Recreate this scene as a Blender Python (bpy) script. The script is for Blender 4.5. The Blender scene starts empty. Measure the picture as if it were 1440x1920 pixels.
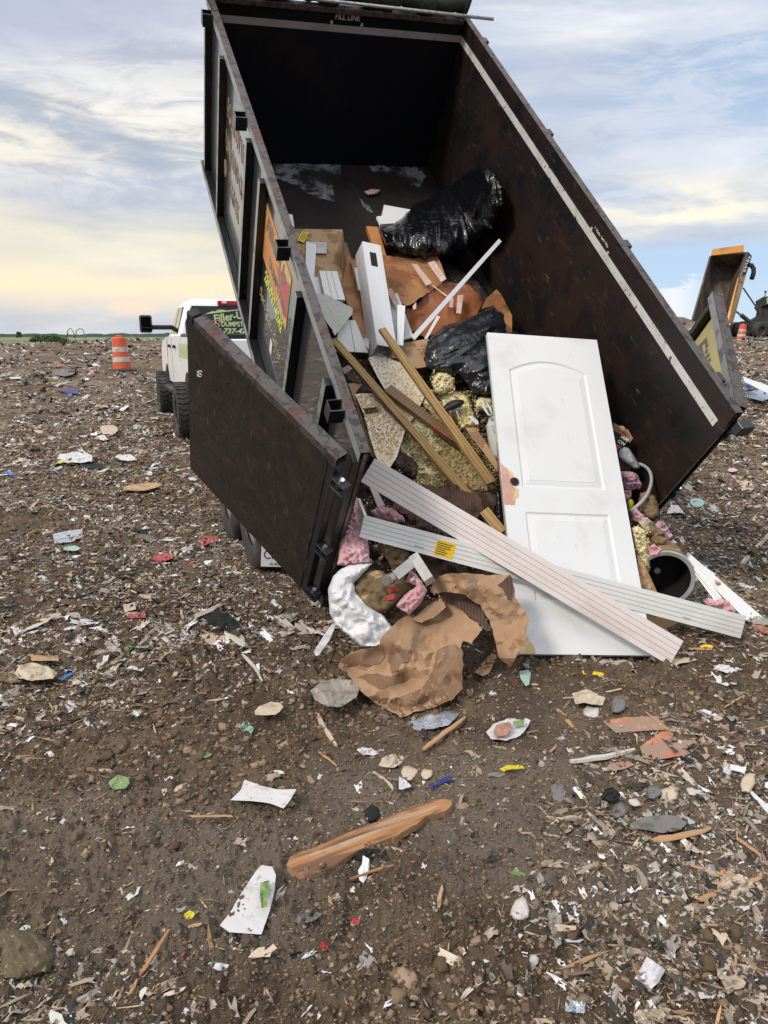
import bpy, math, random
import numpy as np
from mathutils import Vector, Matrix, noise as mn
from mathutils.geometry import delaunay_2d_cdt, tessellate_polygon
random.seed(7); rng = np.random.default_rng(7)
S = bpy.context.scene; COL = S.collection
R = math.radians
# ---------------- camera ----------------
PITCH = R(13.5); FPX = 1386.0; CAM = Vector((0, 0, 1.65))
cd = bpy.data.cameras.new('camera'); cam = bpy.data.objects.new('camera', cd); COL.objects.link(cam)
cam.location = CAM; cam.rotation_euler = (math.pi/2-PITCH, 0, 0)
cd.sensor_fit = 'VERTICAL'; cd.sensor_height = 36; cd.lens = 36*FPX/1920; cd.clip_start = .05; cd.clip_end = 9000
S.camera = cam
# ---------------- light ----------------
S.view_settings.view_transform = 'Standard'; S.view_settings.look = 'None'
S.view_settings.exposure = 0.24; S.view_settings.gamma = 1
SUN_EL, SUN_AZ = R(42), R(226)      # azimuth from +Y clockwise; left of the camera, behind thin cloud
sd = bpy.data.lights.new('sun', 'SUN'); so = bpy.data.objects.new('sun', sd); COL.objects.link(so)
sd.energy = 2.1; sd.angle = R(12); sd.color = (1, .92, .82)
sdir = Vector((math.sin(SUN_AZ)*math.cos(SUN_EL), math.cos(SUN_AZ)*math.cos(SUN_EL), math.sin(SUN_EL)))
so.rotation_euler = (-sdir).to_track_quat('-Z', 'Y').to_euler()
W = bpy.data.worlds.new('World'); S.world = W; W.use_nodes = True
nt = W.node_tree; N = nt.nodes; L = nt.links; N.clear()
def nd(t, **k):
    n = N.new(t)
    for a, b in k.items(): setattr(n, a, b)
    return n
def lk(a, b): L.new(a, b)
def math_(op, a, b=None, c=None):
    n = nd('ShaderNodeMath', operation=op)
    for i, v in enumerate((a, b, c)):
        if v is None: continue
        if isinstance(v, (int, float)): n.inputs[i].default_value = v
        else: lk(v, n.inputs[i])
    return n.outputs[0]
def mixc(f, a, b):
    n = nd('ShaderNodeMix', data_type='RGBA'); 
    for s, v in ((n.inputs[0], f), (n.inputs[6], a), (n.inputs[7], b)):
        if isinstance(v, (int, float)): s.default_value = v
        elif isinstance(v, tuple): s.default_value = (*v, 1)
        else: lk(v, s)
    return n.outputs[2]
def smooth(x, a, b):
    n = nd('ShaderNodeMapRange', interpolation_type='SMOOTHSTEP'); lk(x, n.inputs[0])
    n.inputs[1].default_value = a; n.inputs[2].default_value = b
    return n.outputs[0]
tc = nd('ShaderNodeTexCoord'); sx = nd('ShaderNodeSeparateXYZ'); lk(tc.outputs['Generated'], sx.inputs[0])
X, Y, Z = sx.outputs
el = math_('MULTIPLY', math_('ARCSINE', Z), 57.2958)
az = math_('MULTIPLY', math_('ARCTAN2', X, Y), 57.2958)
def wnoise(sc, zs, det=6, rough=.55, dist=0.0, off=0):
    m = nd('ShaderNodeMapping'); lk(tc.outputs['Generated'], m.inputs[0]); m.inputs['Scale'].default_value = (1, 1, zs); m.inputs['Location'].default_value = (off, off*.7, off*.3)
    m.inputs['Rotation'].default_value = (0, R(5), 0)
    n = nd('ShaderNodeTexNoise'); lk(m.outputs[0], n.inputs[0]); n.inputs['Scale'].default_value = sc; n.inputs['Detail'].default_value = det
    n.inputs['Roughness'].default_value = rough; n.inputs['Distortion'].default_value = dist
    return n.outputs[0]
sky = nd('ShaderNodeTexSky', sky_type='NISHITA', sun_disc=False, sun_elevation=SUN_EL, sun_rotation=SUN_AZ)
BG = .1
def C(r, g, b, k=1.0): return (r*k/BG, g*k/BG, b*k/BG)
def gauss(x, c, w):
    d = math_('DIVIDE', math_('SUBTRACT', x, c), w); return math_('EXPONENT', math_('MULTIPLY', math_('MULTIPLY', d, d), -1))
n1 = wnoise(2.0, 3.0, 7, .55, .3); n2 = wnoise(3.6, 4.6, 8, .56, .4, 3.1); n3 = wnoise(1.3, 6.0, 5, .5, .2, 7.7); n4 = wnoise(14, 3.0, 6, .6, .6, 1.3); n5 = wnoise(7, 4.5, 9, .66, 1.0, 5.2)
# clear blue between the clouds, from the sky texture, whitened by haze low down
blue = mixc(.8, sky.outputs[0], C(.40, .53, .72))
base = mixc(smooth(el, 12, 0), blue, C(.47, .60, .72))
# veil of grey-lavender stratus
grey = mixc(smooth(n2, .25, .78), C(.42, .46, .56), C(.72, .73, .76))
veil = math_('ADD', math_('MULTIPLY', smooth(az, 26, -10), .70), math_('MULTIPLY', smooth(n1, .36, .62), .75))
veil = math_('MINIMUM', veil, 1.0)
colr = mixc(veil, base, grey)
# pale bright cirrus
cir = math_('MULTIPLY', smooth(n2, .50, .80), .75)
colr = mixc(cir, colr, C(.86, .87, .88))
# warm bands toward the left horizon and in the middle of the right
warmL = math_('MULTIPLY', smooth(az, 8, -14), smooth(el, 21, 11))
strk = smooth(n3, .40, .58)
w1 = math_('MULTIPLY', warmL, math_('MULTIPLY', smooth(n3, .36, .56), gauss(el, 10.5, 6.5)))
colr = mixc(math_('MULTIPLY', w1, 1.0), colr, C(.88, .80, .58))
brk = math_('MULTIPLY', math_('MULTIPLY', smooth(n5, .46, .60), gauss(el, 14.5, 4.0)), smooth(az, 0, -10))
colr = mixc(math_('MULTIPLY', brk, .75), colr, mixc(smooth(el, 20, 10), C(.80, .80, .84), C(.92, .88, .74)))
brk2 = math_('MULTIPLY', math_('MULTIPLY', smooth(n5, .50, .38), gauss(el, 13.5, 5.0)), smooth(az, 0, -10))
colr = mixc(math_('MULTIPLY', brk2, .8), colr, C(.40, .44, .54))
ul = math_('MULTIPLY', math_('MULTIPLY', smooth(az, -6, -20), smooth(el, 14, 19)), smooth(n1, .66, .42)); colr = mixc(math_('MULTIPLY', ul, .75), colr, C(.44, .47, .60))
rb = math_('MULTIPLY', math_('MULTIPLY', smooth(az, 8, 18), smooth(el, 6.5, 9)), smooth(n5, .40, .60)); colr = mixc(math_('MULTIPLY', rb, .6), colr, C(.64, .68, .76))
w2 = math_('MULTIPLY', warmL, math_('MULTIPLY', smooth(n3, .34, .56), gauss(el, 3.4, 1.5)))
colr = mixc(math_('MULTIPLY', w2, .85), colr, C(.93, .80, .54))
w2b = math_('MULTIPLY', warmL, math_('MULTIPLY', smooth(n3, .56, .42), gauss(el, 6.0, 1.5)))
colr = mixc(math_('MULTIPLY', w2b, .7), colr, C(.46, .52, .54))
w3 = math_('MULTIPLY', gauss(az, 21, 8), math_('MULTIPLY', gauss(math_('ADD', el, math_('MULTIPLY', n2, 5)), 11.3, 1.8), smooth(n2, .38, .6)))
colr = mixc(math_('MULTIPLY', w3, 1.0), colr, C(.95, .88, .70))
w4 = math_('MULTIPLY', gauss(az, -19, 4.5), math_('MULTIPLY', gauss(math_('ADD', el, math_('MULTIPLY', n2, 1.2)), 2.4, .8), smooth(n4, .45, .6)))
colr = mixc(math_('MULTIPLY', w4, .6), colr, C(.95, .70, .52))
# dark tilted cloud bar upper left
t = math_('ADD', math_('ADD', el, math_('MULTIPLY', az, .28)), math_('MULTIPLY', math_('SUBTRACT', n4, .5), 4.5))
bar = math_('MULTIPLY', gauss(t, 7.0, .95), math_('MULTIPLY', smooth(az, -10, -17), smooth(n2, .36, .5)))
colr = mixc(math_('MULTIPLY', bar, .85), colr, C(.36, .42, .52))
# low blue gap at right with white cumulus towers
gap = math_('MULTIPLY', smooth(az, 12, 19), math_('MULTIPLY', smooth(el, 6.6, 5.4), 1))
colr = mixc(math_('MULTIPLY', gap, .8), colr, mixc(smooth(el, 5.5, 0), C(.45, .62, .83), C(.55, .70, .80)))
cum = math_('MULTIPLY', math_('MAXIMUM', gauss(az, 20.6, 1.6), gauss(az, 15.5, 1.6)), smooth(math_('ADD', el, math_('MULTIPLY', math_('SUBTRACT', n4, .5), -7)), 3.2, 2.6))
colr = mixc(math_('MULTIPLY', cum, .8), colr, C(.83, .84, .87))
# the cloud deck overhead is thin and bright
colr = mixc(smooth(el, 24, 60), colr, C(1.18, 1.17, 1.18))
below = mixc(smooth(el, -1, -3), colr, C(.12, .10, .08))
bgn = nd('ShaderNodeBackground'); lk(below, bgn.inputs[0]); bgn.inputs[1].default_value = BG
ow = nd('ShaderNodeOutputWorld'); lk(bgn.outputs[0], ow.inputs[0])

# ---------------- materials ----------------
def mat(name, base, rough=.6, metal=0.0, layers=(), bump=0.0, bscale=20, bstretch=(1, 1, 1), coords='Object', spec=.5, vary=0.0, bdet=5, wave=None, alpha=1.0, vcol=False, trans=0.0, coat=0.0, sheen=0.0):
    m = bpy.data.materials.new(name); m.use_nodes = True
    global N, L
    N = m.node_tree.nodes; L = m.node_tree.links
    bs = N['Principled BSDF']; tcn = N.new('ShaderNodeTexCoord'); co = tcn.outputs[coords]
    def tex(sc, st, det, rg, dist=0, off=0):
        mp = N.new('ShaderNodeMapping'); lk(co, mp.inputs[0]); mp.inputs['Scale'].default_value = st; mp.inputs['Location'].default_value = (off, off, off)
        n = N.new('ShaderNodeTexNoise'); lk(mp.outputs[0], n.inputs[0]); n.inputs['Scale'].default_value = sc; n.inputs['Detail'].default_value = det
        n.inputs['Roughness'].default_value = rg; n.inputs['Distortion'].default_value = dist
        return n.outputs[0]
    if vcol:
        a = N.new('ShaderNodeVertexColor'); a.layer_name = 'tint'; c = a.outputs[0]
    else:
        rgb = N.new('ShaderNodeRGB'); rgb.outputs[0].default_value = (*base, 1); c = rgb.outputs[0]
    if vary:
        v = tex(6, (1, 1, 1), 6, .6); mr = N.new('ShaderNodeMapRange'); lk(v, mr.inputs[0]); mr.inputs[1].default_value = .3; mr.inputs[2].default_value = .7
        mr.inputs[3].default_value = 1-vary; mr.inputs[4].default_value = 1+vary
        h = N.new('ShaderNodeHueSaturation'); lk(mr.outputs[0], h.inputs['Value']); lk(c, h.inputs['Color']); c = h.outputs[0]
    rsock = None
    for i, ly in enumerate(layers):   # (color, scale, lo, hi, stretch, amount[, rough])
        colr_, sc, lo, hi, st, am = ly[:6]
        n = tex(sc, st, 7, .62, .2, 1.7*i+.3); f = smooth(n, lo, hi); f = math_('MULTIPLY', f, am); c = mixc(f, c, colr_)
        if len(ly) > 6:
            mr = N.new('ShaderNodeMix'); lk(f, mr.inputs[0]); mr.inputs[3].default_value = ly[6]
            if rsock is None: mr.inputs[2].default_value = rough
            else: lk(rsock, mr.inputs[2])
            rsock = mr.outputs[0]
    if wave:   # (scale, distortion, direction, color, amount): wood grain / corrugation
        mp = N.new('ShaderNodeMapping'); lk(co, mp.inputs[0]); mp.inputs['Scale'].default_value = wave[5] if len(wave) > 5 else (1, 1, 1)
        wv = N.new('ShaderNodeTexWave'); lk(mp.outputs[0], wv.inputs[0]); wv.inputs['Scale'].default_value = wave[0]; wv.inputs['Distortion'].default_value = wave[1]
        wv.inputs['Detail'].default_value = 3; wv.bands_direction = wave[2]; wv.inputs['Detail Scale'].default_value = 1.5
        c = mixc(math_('MULTIPLY', wv.outputs[1], wave[4]), c, wave[3])
    lk(c, bs.inputs['Base Color'])
    bs.inputs['Roughness'].default_value = rough; bs.inputs['Metallic'].default_value = metal
    if rsock is not None: lk(rsock, bs.inputs['Roughness'])
    bs.inputs['Specular IOR Level'].default_value = spec; bs.inputs['Alpha'].default_value = alpha
    bs.inputs['Transmission Weight'].default_value = trans; bs.inputs['Coat Weight'].default_value = coat; bs.inputs['Sheen Weight'].default_value = sheen
    if bump:
        hb = tex(bscale, bstretch, bdet, .62, 0, 5)
        if wave and len(wave) > 6: hb = math_('ADD', hb, math_('MULTIPLY', wv.outputs[1], wave[6]))
        b = N.new('ShaderNodeBump'); b.inputs['Strength'].default_value = 1; b.inputs['Distance'].default_value = bump; lk(hb, b.inputs['Height']); lk(b.outputs[0], bs.inputs['Normal'])
    return m
O1 = (1, 1, 1)
M = {}
M['steel_in'] = mat('steel_in', (.014, .011, .011), .5, 0, [((.024, .012, .009), 1.6, .42, .60, O1, .95, .55), ((.006, .007, .010), 4.0, .48, .66, O1, .8, .42), ((.06, .038, .028), 22, .58, .70, (1, .25, 1), .6), ((.13, .105, .085), 60, .66, .72, (1, .10, .5), .7), ((.055, .022, .013), 5, .62, .72, O1, .6), ((.35, .30, .24), 55, .765, .78, O1, .9)], .0016, 34, spec=.35)
M['steel_back'] = mat('steel_back', (.0045, .006, .010), .5, 0, [((.014, .010, .010), 2.2, .5, .66, O1, .7), ((.05, .045, .04), 45, .68, .74, (.3, 1, 1), .6), ((.35, .30, .22), 40, .755, .775, O1, .9)], .0012, 30, spec=.25)
M['floor'] = mat('floor', (.011, .008, .008), .6, 0, [((.026, .012, .010), 3, .42, .6, O1, .8), ((.12, .11, .11), 2.6, .60, .70, (1, 1, 1), .4, .7), ((.05, .03, .02), 14, .6, .7, O1, .7)], .002, 20)
M['door_in'] = mat('door_in', (.020, .017, .014), .45, 0, [((.030, .024, .019), 9, .44, .60, (1, 1, .7), .8), ((.008, .009, .012), 22, .50, .60, (1, 1, .6), .75, .36), ((.075, .028, .012), 2.4, .56, .74, (1, 1, 1), .75), ((.10, .07, .05), 34, .60, .68, (1, 1, .3), .6), ((.30, .24, .17), 70, .73, .76, (1, 1, 1), .8)], .0016, 50, spec=.4)
M['black'] = mat('black', (.012, .013, .016), .28, 0, [((.035, .035, .034), 5, .5, .7, O1, .45, .5), ((.075, .035, .02), 14, .60, .70, O1, .6, .7)], .0012, 30)
M['side'] = mat('side', (.030, .033, .037), .24, 0, [((.075, .075, .073), 3, .45, .7, (1, .5, .3), .5, .33)], .0003, 12, coat=.6)
M['rail'] = mat('rail', (.085, .074, .070), .55, .15, [((.085, .030, .022), 7, .50, .60, O1, .8), ((.018, .017, .020), 22, .50, .60, O1, .85), ((.22, .20, .18), 60, .64, .72, O1, .5)], .0012, 50)
M['edge'] = mat('edge', (.30, .31, .31), .45, .2, [((.06, .06, .06), 8, .5, .62, (1, .4, 1), .7), ((.12, .07, .05), 20, .62, .7, O1, .7)], .0006, 30)
M['hole'] = mat('hole', (.004, .004, .005), .8)
M['stripe'] = mat('stripe', (.60, .60, .58), .55, 0, [((.30, .29, .27), 6, .45, .7, O1, .45), ((.018, .016, .016), 26, .62, .66, (.5, 1.6, 1), .95), ((.02, .017, .016), 8, .64, .67, (1, 1, 1), .95)], .0006, 40)
M['stripeb'] = mat('stripeb', (.36, .35, .34), .6, 0, [((.20, .19, .18), 6, .45, .7, O1, .5), ((.018, .016, .016), 14, .66, .70, (1, 1, 1), .9)])
M['letter'] = mat('letter', (.55, .55, .53), .6, 0, [((.02, .018, .018), 30, .60, .66, O1, .8)])
M['rust_letter'] = mat('rust_letter', (.33, .25, .18), .7, 0, [((.20, .08, .03), 12, .48, .58, O1, .9)])
M['sticker'] = mat('sticker', (.62, .36, .14), .42, 0, [((.58, .20, .05), 2.0, .48, .62, O1, .8), ((.55, .40, .25), 5, .6, .7, O1, .4)])
M['sticker_r'] = mat('sticker_r', (.50, .42, .22), .45, 0, [((.58, .52, .22), 2.5, .45, .6, O1, .8)])
M['stk_red'] = mat('stk_red', (.45, .10, .09), .45); M['stk_grey'] = mat('stk_grey', (.16, .15, .13), .5)
M['stk_yel'] = mat('stk_yel', (.62, .70, .08), .5); M['cream'] = mat('cream', (.48, .36, .24), .6)
M['decal'] = mat('decal', (.42, .50, .24), .5); M['white_dec'] = mat('white_dec', (.7, .7, .7), .5)
M['tarp'] = mat('tarp', (.018, .022, .016), .8, 0, [((.035, .045, .022), 30, .5, .62, O1, .8)], .006, 35)
M['pole'] = mat('pole', (.45, .45, .43), .4, .7, [((.18, .17, .15), 30, .5, .6, (1, .2, 1), .6)])
M['rubber'] = mat('rubber', (.030, .029, .028), .78, 0, [((.11, .10, .09), 6, .45, .65, O1, .6)], .002, 60)
M['rim'] = mat('rim', (.32, .32, .32), .35, .8, [((.12, .10, .08), 8, .5, .7, O1, .5)])
M['car'] = mat('car', (.80, .81, .82), .36, 0, [((.60, .57, .50), 1.2, .5, .75, (1, 1, 2.5), .35)], coat=.15)
M['cardirt'] = mat('cardirt', (.45, .42, .38), .5)
M['glass'] = mat('glass', (.012, .014, .018), .06); M['plastic_blk'] = mat('plastic_blk', (.014, .014, .015), .45)
M['mirror'] = mat('mirror', (.55, .57, .6), .05, 1.0)
M['redlamp'] = mat('redlamp', (.50, .01, .015), .12); M['clear'] = mat('clear', (.8, .8, .8), .15)
M['orange'] = mat('orange', (.60, .10, .035), .45, 0, [((.42, .16, .09), 4, .5, .7, O1, .6), ((.25, .16, .11), 22, .6, .7, O1, .6)])
M['reflect'] = mat('reflect', (.52, .47, .43), .4, 0, [((.42, .20, .14), 9, .5, .64, O1, .7)])
M['yellow'] = mat('yellow', (.62, .29, .05), .45, 0, [((.28, .14, .05), 1.0, .5, .7, O1, .6)])
M['hauler_in'] = mat('hauler_in', (.075, .055, .042), .7, 0, [((.16, .12, .095), .5, .42, .62, (1, 1, .5), .85), ((.04, .022, .016), .8, .5, .65, O1, .8)])
M['machine'] = mat('machine', (.03, .028, .025), .7, 0, [((.10, .075, .055), .8, .45, .65, O1, .7)])
M['doorw'] = mat('doorw', (.63, .64, .645), .42, 0, [((.50, .49, .44), 3.0, .50, .72, (1, 1, 1), .6), ((.40, .36, .30), 22, .64, .74, (1, .4, 1), .35), ((.35, .31, .26), 40, .71, .78, O1, .5), ((.50, .47, .40), 9, .62, .75, O1, .4)], .00035, 120)
M['doorbare'] = mat('doorbare', (.58, .40, .20), .8, 0, [((.72, .60, .40), 12, .5, .6, O1, .7)], .001, 50)
M['doorpink'] = mat('doorpink', (.48, .27, .22), .8, 0, [((.60, .40, .26), 10, .52, .6, O1, .7)], .001, 50)
M['dooredge'] = mat('dooredge', (.30, .20, .16), .8, 0, [((.45, .38, .34), 14, .5, .6, O1, .7)], .001, 50)
M['pvc'] = mat('pvc', (.70, .70, .67), .42, 0, [((.50, .48, .43), 3, .48, .7, (.4, 1, 1), .6), ((.22, .19, .16), 45, .70, .76, (.5, 1, 1), .8)])
M['pvc_pink'] = mat('pvc_pink', (.65, .585, .56), .45, 0, [((.47, .40, .37), 4, .45, .68, (.4, 1, 1), .6), ((.30, .22, .18), 45, .69, .76, (.5, 1, 1), .7)])
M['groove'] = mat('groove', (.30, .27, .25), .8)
M['pvc_clean'] = mat('pvc_clean', (.64, .65, .66), .35, 0, [((.54, .52, .48), 5, .55, .75, O1, .5), ((.5, .42, .3), 50, .72, .78, O1, .5)])
M['pine'] = mat('pine', (.36, .23, .085), .7, 0, [((.22, .13, .05), 5, .5, .65, (.25, 1, 1), .6)], .0008, 60, (.1, 1, 1), wave=(14, 7, 'Y', (.17, .095, .035), .75, (.12, 1, 1)))
M['pine_or'] = mat('pine_or', (.55, .25, .08), .7, 0, [], .0008, 60, (.1, 1, 1), wave=(24, 4, 'Y', (.38, .15, .05), .6, (.12, 1, 1)))
M['oldwood'] = mat('oldwood', (.36, .18, .08), .75, 0, [((.13, .055, .03), 13, .46, .58, (.14, 1, 1), .85), ((.42, .31, .21), 24, .54, .62, (.10, 1, 1), .65), ((.07, .035, .022), 45, .58, .64, (.05, 1, 1), .85), ((.17, .08, .045), 3, .5, .6, O1, .6)], .005, 60, (.05, 1, 1))
M['splinter'] = mat('splinter', (.40, .235, .12), .8, 0, [((.28, .13, .06), 12, .48, .62, (.2, 1, 1), .7)], .001, 80, (.1, 1, 1))
M['kraft'] = mat('kraft', (.335, .205, .115), .72, 0, [((.20, .115, .06), 2.6, .53, .56, O1, .6), ((.42, .28, .17), 30, .6, .7, (1, .2, 1), .3), ((.37, .25, .15), 9, .5, .7, O1, .3)], .0012, 14, wave=(55, .6, 'X', (.27, .165, .095), .25, (1, 1, 1), .05))
M['kraft_dk'] = mat('kraft_dk', (.085, .042, .025), .75, 0, [((.15, .08, .045), 5, .5, .62, O1, .6)], .0025, 10, wave=(20, .8, 'X', (.04, .02, .012), .75, (1, .5, .3), .5))
M['orpaper'] = mat('orpaper', (.36, .17, .07), .6, 0, [((.20, .07, .022), 3.2, .46, .54, O1, .85), ((.15, .05, .015), 12, .58, .64, O1, .5)], .002, 12)
M['orpaper2'] = mat('orpaper2', (.23, .075, .022), .5, 0, [((.12, .035, .012), 4, .5, .6, O1, .7)], .003, 10)
M['tape'] = mat('tape', (.50, .33, .27), .22, 0, [((.62, .50, .45), 25, .5, .6, (1, .3, 1), .7)])
M['card'] = mat('card', (.42, .28, .15), .8, 0, [((.25, .14, .07), 7, .50, .545, O1, .85)], .0006, 40)
M['cardwet'] = mat('cardwet', (.13, .085, .038), .7, 0, [((.40, .28, .13), 5.5, .50, .55, O1, .85), ((.05, .032, .015), 6, .6, .7, O1, .8)], .003, 16)
M['bag'] = mat('bag', (.005, .0055, .007), .17, 0, [], .010, 9, (.5, 3, 3), spec=.7, bdet=3)
M['bag_b'] = mat('bag_b', (.010, .012, .016), .25, 0, [((.03, .033, .038), 6, .5, .7, O1, .5)], .012, 9, (3, .5, 3), spec=.6, bdet=3)
M['gypsum'] = mat('gypsum', (.74, .72, .66), .75, 0, [((.36, .20, .06), 55, .53, .58, O1, .9), ((.70, .44, .12), 70, .52, .57, O1, .8), ((.62, .44, .18), 3, .52, .62, O1, .35)], .002, 90)
M['greyfoam'] = mat('greyfoam', (.46, .46, .42), .9, 0, [((.30, .30, .27), 40, .5, .65, O1, .5)], .002, 90)
M['foam'] = mat('foam', (.82, .68, .34), .9, 0, [((.84, .78, .52), 8, .45, .6, O1, .8), ((.03, .016, .012), 38, .62, .67, O1, .7), ((.60, .34, .08), 26, .55, .65, O1, .6)], .012, 55)
M['foam_dk'] = mat('foam_dk', (.40, .30, .14), .9, 0, [((.28, .19, .08), 14, .5, .6, O1, .7), ((.55, .44, .22), 40, .55, .62, O1, .6)], .010, 60)
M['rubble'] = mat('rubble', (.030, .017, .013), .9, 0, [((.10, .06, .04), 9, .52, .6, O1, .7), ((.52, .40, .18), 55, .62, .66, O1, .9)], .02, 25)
M['pink'] = mat('pink', (.60, .31, .34), .95, 0, [((.70, .46, .48), 14, .45, .62, (1, 1, .5), .8), ((.46, .22, .24), 30, .55, .66, (1, 1, .4), .6)], .012, 40, (1, 1, .5), sheen=.3)
M['pinkdirty'] = mat('pinkdirty', (.52, .30, .36), .95, 0, [((.07, .07, .09), 10, .52, .58, O1, .85), ((.70, .44, .50), 16, .5, .62, O1, .6)], .012, 40)
M['whitesack'] = mat('whitesack', (.62, .62, .63), .6, 0, [((.54, .49, .44), 3, .58, .75, O1, .4)], .004, 12, (1, 1.5, .8), bdet=3)
M['greysack'] = mat('greysack', (.38, .40, .43), .35, 0, [], .01, 14)
M['brownpad'] = mat('brownpad', (.22, .145, .075), .85, 0, [((.66, .50, .20), 50, .66, .69, O1, .9), ((.09, .055, .03), 5, .5, .65, O1, .6)], .006, 18)
M['metal'] = mat('metal', (.45, .45, .43), .4, .35, [((.30, .29, .27), 9, .5, .65, O1, .5)])
M['chrome'] = mat('chrome', (.7, .7, .7), .15, 1.0)
M['foil'] = mat('foil', (.55, .60, .68), .25, .6, [((.30, .30, .32), 20, .5, .6, O1, .6)], .006, 60)
M['film'] = mat('film', (.42, .38, .33), .3, 0, [((.22, .18, .14), 9, .48, .62, O1, .7)], .01, 30, alpha=.75)
M['labely'] = mat('labely', (.80, .52, .01), .5); M['labelyy'] = mat('labelyy', (.62, .52, .04), .5, 0, [((.38, .28, .12), 26, .55, .65, O1, .5)]); M['ink'] = mat('ink', (.03, .025, .02), .7)
M['red'] = mat('red', (.42, .04, .05), .5, 0, [((.26, .15, .11), 16, .50, .62, O1, .7)]); M['blue'] = mat('blue', (.03, .16, .50), .4); M['navy'] = mat('navy', (.02, .03, .20), .6, 0, [], .01, 30)
M['green'] = mat('green', (.15, .27, .07), .5, 0, [((.24, .22, .16), 22, .48, .62, O1, .8)]); M['leaf'] = mat('leaf', (.12, .22, .05), .5); M['teal'] = mat('teal', (.30, .44, .39), .5, 0, [((.36, .33, .28), 14, .5, .65, O1, .7)])
M['paper'] = mat('paper', (.56, .54, .55), .7, 0, [((.36, .30, .24), 7, .50, .66, O1, .6), ((.24, .19, .15), 40, .58, .68, O1, .6)], .003, 40)
M['papert'] = mat('papert', (.48, .40, .30), .8, 0, [((.22, .16, .11), 14, .5, .65, O1, .6)], .004, 40)
M['stonew'] = mat('stonew', (.52, .49, .45), .85, 0, [((.24, .19, .15), 12, .52, .66, O1, .8)], .004, 50)
M['stoneg'] = mat('stoneg', (.16, .15, .145), .85, 0, [((.07, .065, .06), 12, .5, .6, O1, .6)], .003, 50)
M['brick'] = mat('brick', (.43, .16, .09), .85, 0, [((.27, .20, .15), 9, .42, .52, O1, .9), ((.58, .26, .15), 20, .55, .65, O1, .5)], .004, 50, (1, .3, 1))
M['blackrag'] = mat('blackrag', (.008, .008, .008), .9, 0, [((.03, .025, .02), 30, .55, .65, O1, .6)], .01, 60)
M['net'] = mat('net', (.11, .085, .05), .9, 0, [((.42, .36, .14), 60, .62, .65, O1, .8)], .01, 40)
M['whitepost'] = mat('whitepost', (.64, .65, .67), .4, 0, [((.54, .54, .54), 20, .45, .7, (.08, 1, 1), .5)])

M['foamcrumb'] = mat('foamcrumb', (.84, .72, .40), .9, vary=.3); M['foamorange'] = mat('foamorange', (.60, .36, .10), .9, vary=.3)
# ---------------- geometry helpers ----------------
ct, st_ = math.cos(PITCH), math.sin(PITCH)
def D(px, py, d):      # point at d metres along the optical axis
    x = (px-720)/FPX*d; y = (py-960)/FPX*d
    return Vector((x, d*ct - y*st_, CAM.z - d*st_ - y*ct))
def ray(px, py): return D(px, py, 1.0)-CAM
RB = Matrix(((0.9405, -.2772, .1967), (.3367, .6802, -.6512), (.0467, .6786, .733)))   # columns: width, length, up of the tipped bed
BW, BL, BH = 2.06, 4.324, 1.28
BO = Vector((-.3186, 4.0917, .195))
_u = Vector(RB.col[0]).normalized(); _l = Vector(RB.col[1]); _l = (_l-_u*_l.dot(_u)).normalized(); _n = _u.cross(_l)
RB = Matrix((_u, _l, _n)).transposed()
BM = Matrix.Translation(BO) @ RB.to_4x4(); BMi = BM.inverted()
def bed(a, b, c): return BM @ Vector((a, b, c))
def F(px, py, t):      # point on the view ray at height t above the bed floor
    r = ray(px, py); return CAM + r*((t-(CAM-BO).dot(_n))/r.dot(_n))
# ground height (vectorised value noise)
def _h(ix, iy, s):
    v = np.sin(ix*127.1+iy*311.7+s*74.7)*43758.5453; return v-np.floor(v)
def vn(x, y, s=0):
    ix = np.floor(x); iy = np.floor(y); fx = x-ix; fy = y-iy; fx = fx*fx*(3-2*fx); fy = fy*fy*(3-2*fy)
    return (_h(ix, iy, s)*(1-fx)+_h(ix+1, iy, s)*fx)*(1-fy)+(_h(ix, iy+1, s)*(1-fx)+_h(ix+1, iy+1, s)*fx)*fy
def fbm(x, y, s, o=4):
    r = 0; a = 1; t = 0
    for i in range(o):
        r = r+a*(vn(x, y, s+i)-.5); t += a; a *= .5; x = x*2.03+1.7; y = y*2.03+9.2
    return r/t*2
def sst(a, b, x):
    t = np.clip((x-a)/(b-a), 0, 1); return t*t*(3-2*t)
def gz(x, y, fine=True):
    x = np.asarray(x, float); y = np.asarray(y, float); r = np.hypot(x, y); a = np.degrees(np.arctan2(x, y))
    z = sst(8, 42, r)*(.85+.45*sst(5, 18, a))
    z = z-sst(85, 220, r)*(1.9+.45*sst(5, 18, a))
    g = lambda cx, cy, w, h: h*np.exp(-((x-cx)**2+(y-cy)**2)/w**2)
    z = z+g(15.8, 41, 1.7, 1.25)+g(-17.5, 40, 4.5, .35)+g(-14, 46, 3.5, .4)
    f = sst(200, 60, r)
    z = z+f*(.05*fbm(x*.45, y*.45, 1, 2)*sst(2, 9, r)+.10*fbm(x*.2, y*.2, 3, 2)*sst(12, 30, r))
    if fine:
        k = sst(3.2, 1.0, np.abs(r-2.4))
        cr = sst(14, 5, r)
        z = z+f*(.050*fbm(x*2.2, y*2.2, 5, 3)+.045*np.abs(fbm(x*5, y*5, 9, 4))+cr*(.3+1.3*vn(x*1.1, y*1.1, 41))*(.045*np.abs(fbm(x*14, y*14, 13, 4))+.016*np.abs(fbm(x*48, y*48, 17, 2))))
        # wheel ruts beside the trailer, running with it
        u = x*.92+y*.39
        for c0 in (-1.6, -3.0, -4.1): z = z-f*.035*np.exp(-((u-c0+.12*fbm(x*.5, y*.5, 21, 2))/.22)**2)*sst(3, 6, y)
    return z
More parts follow.
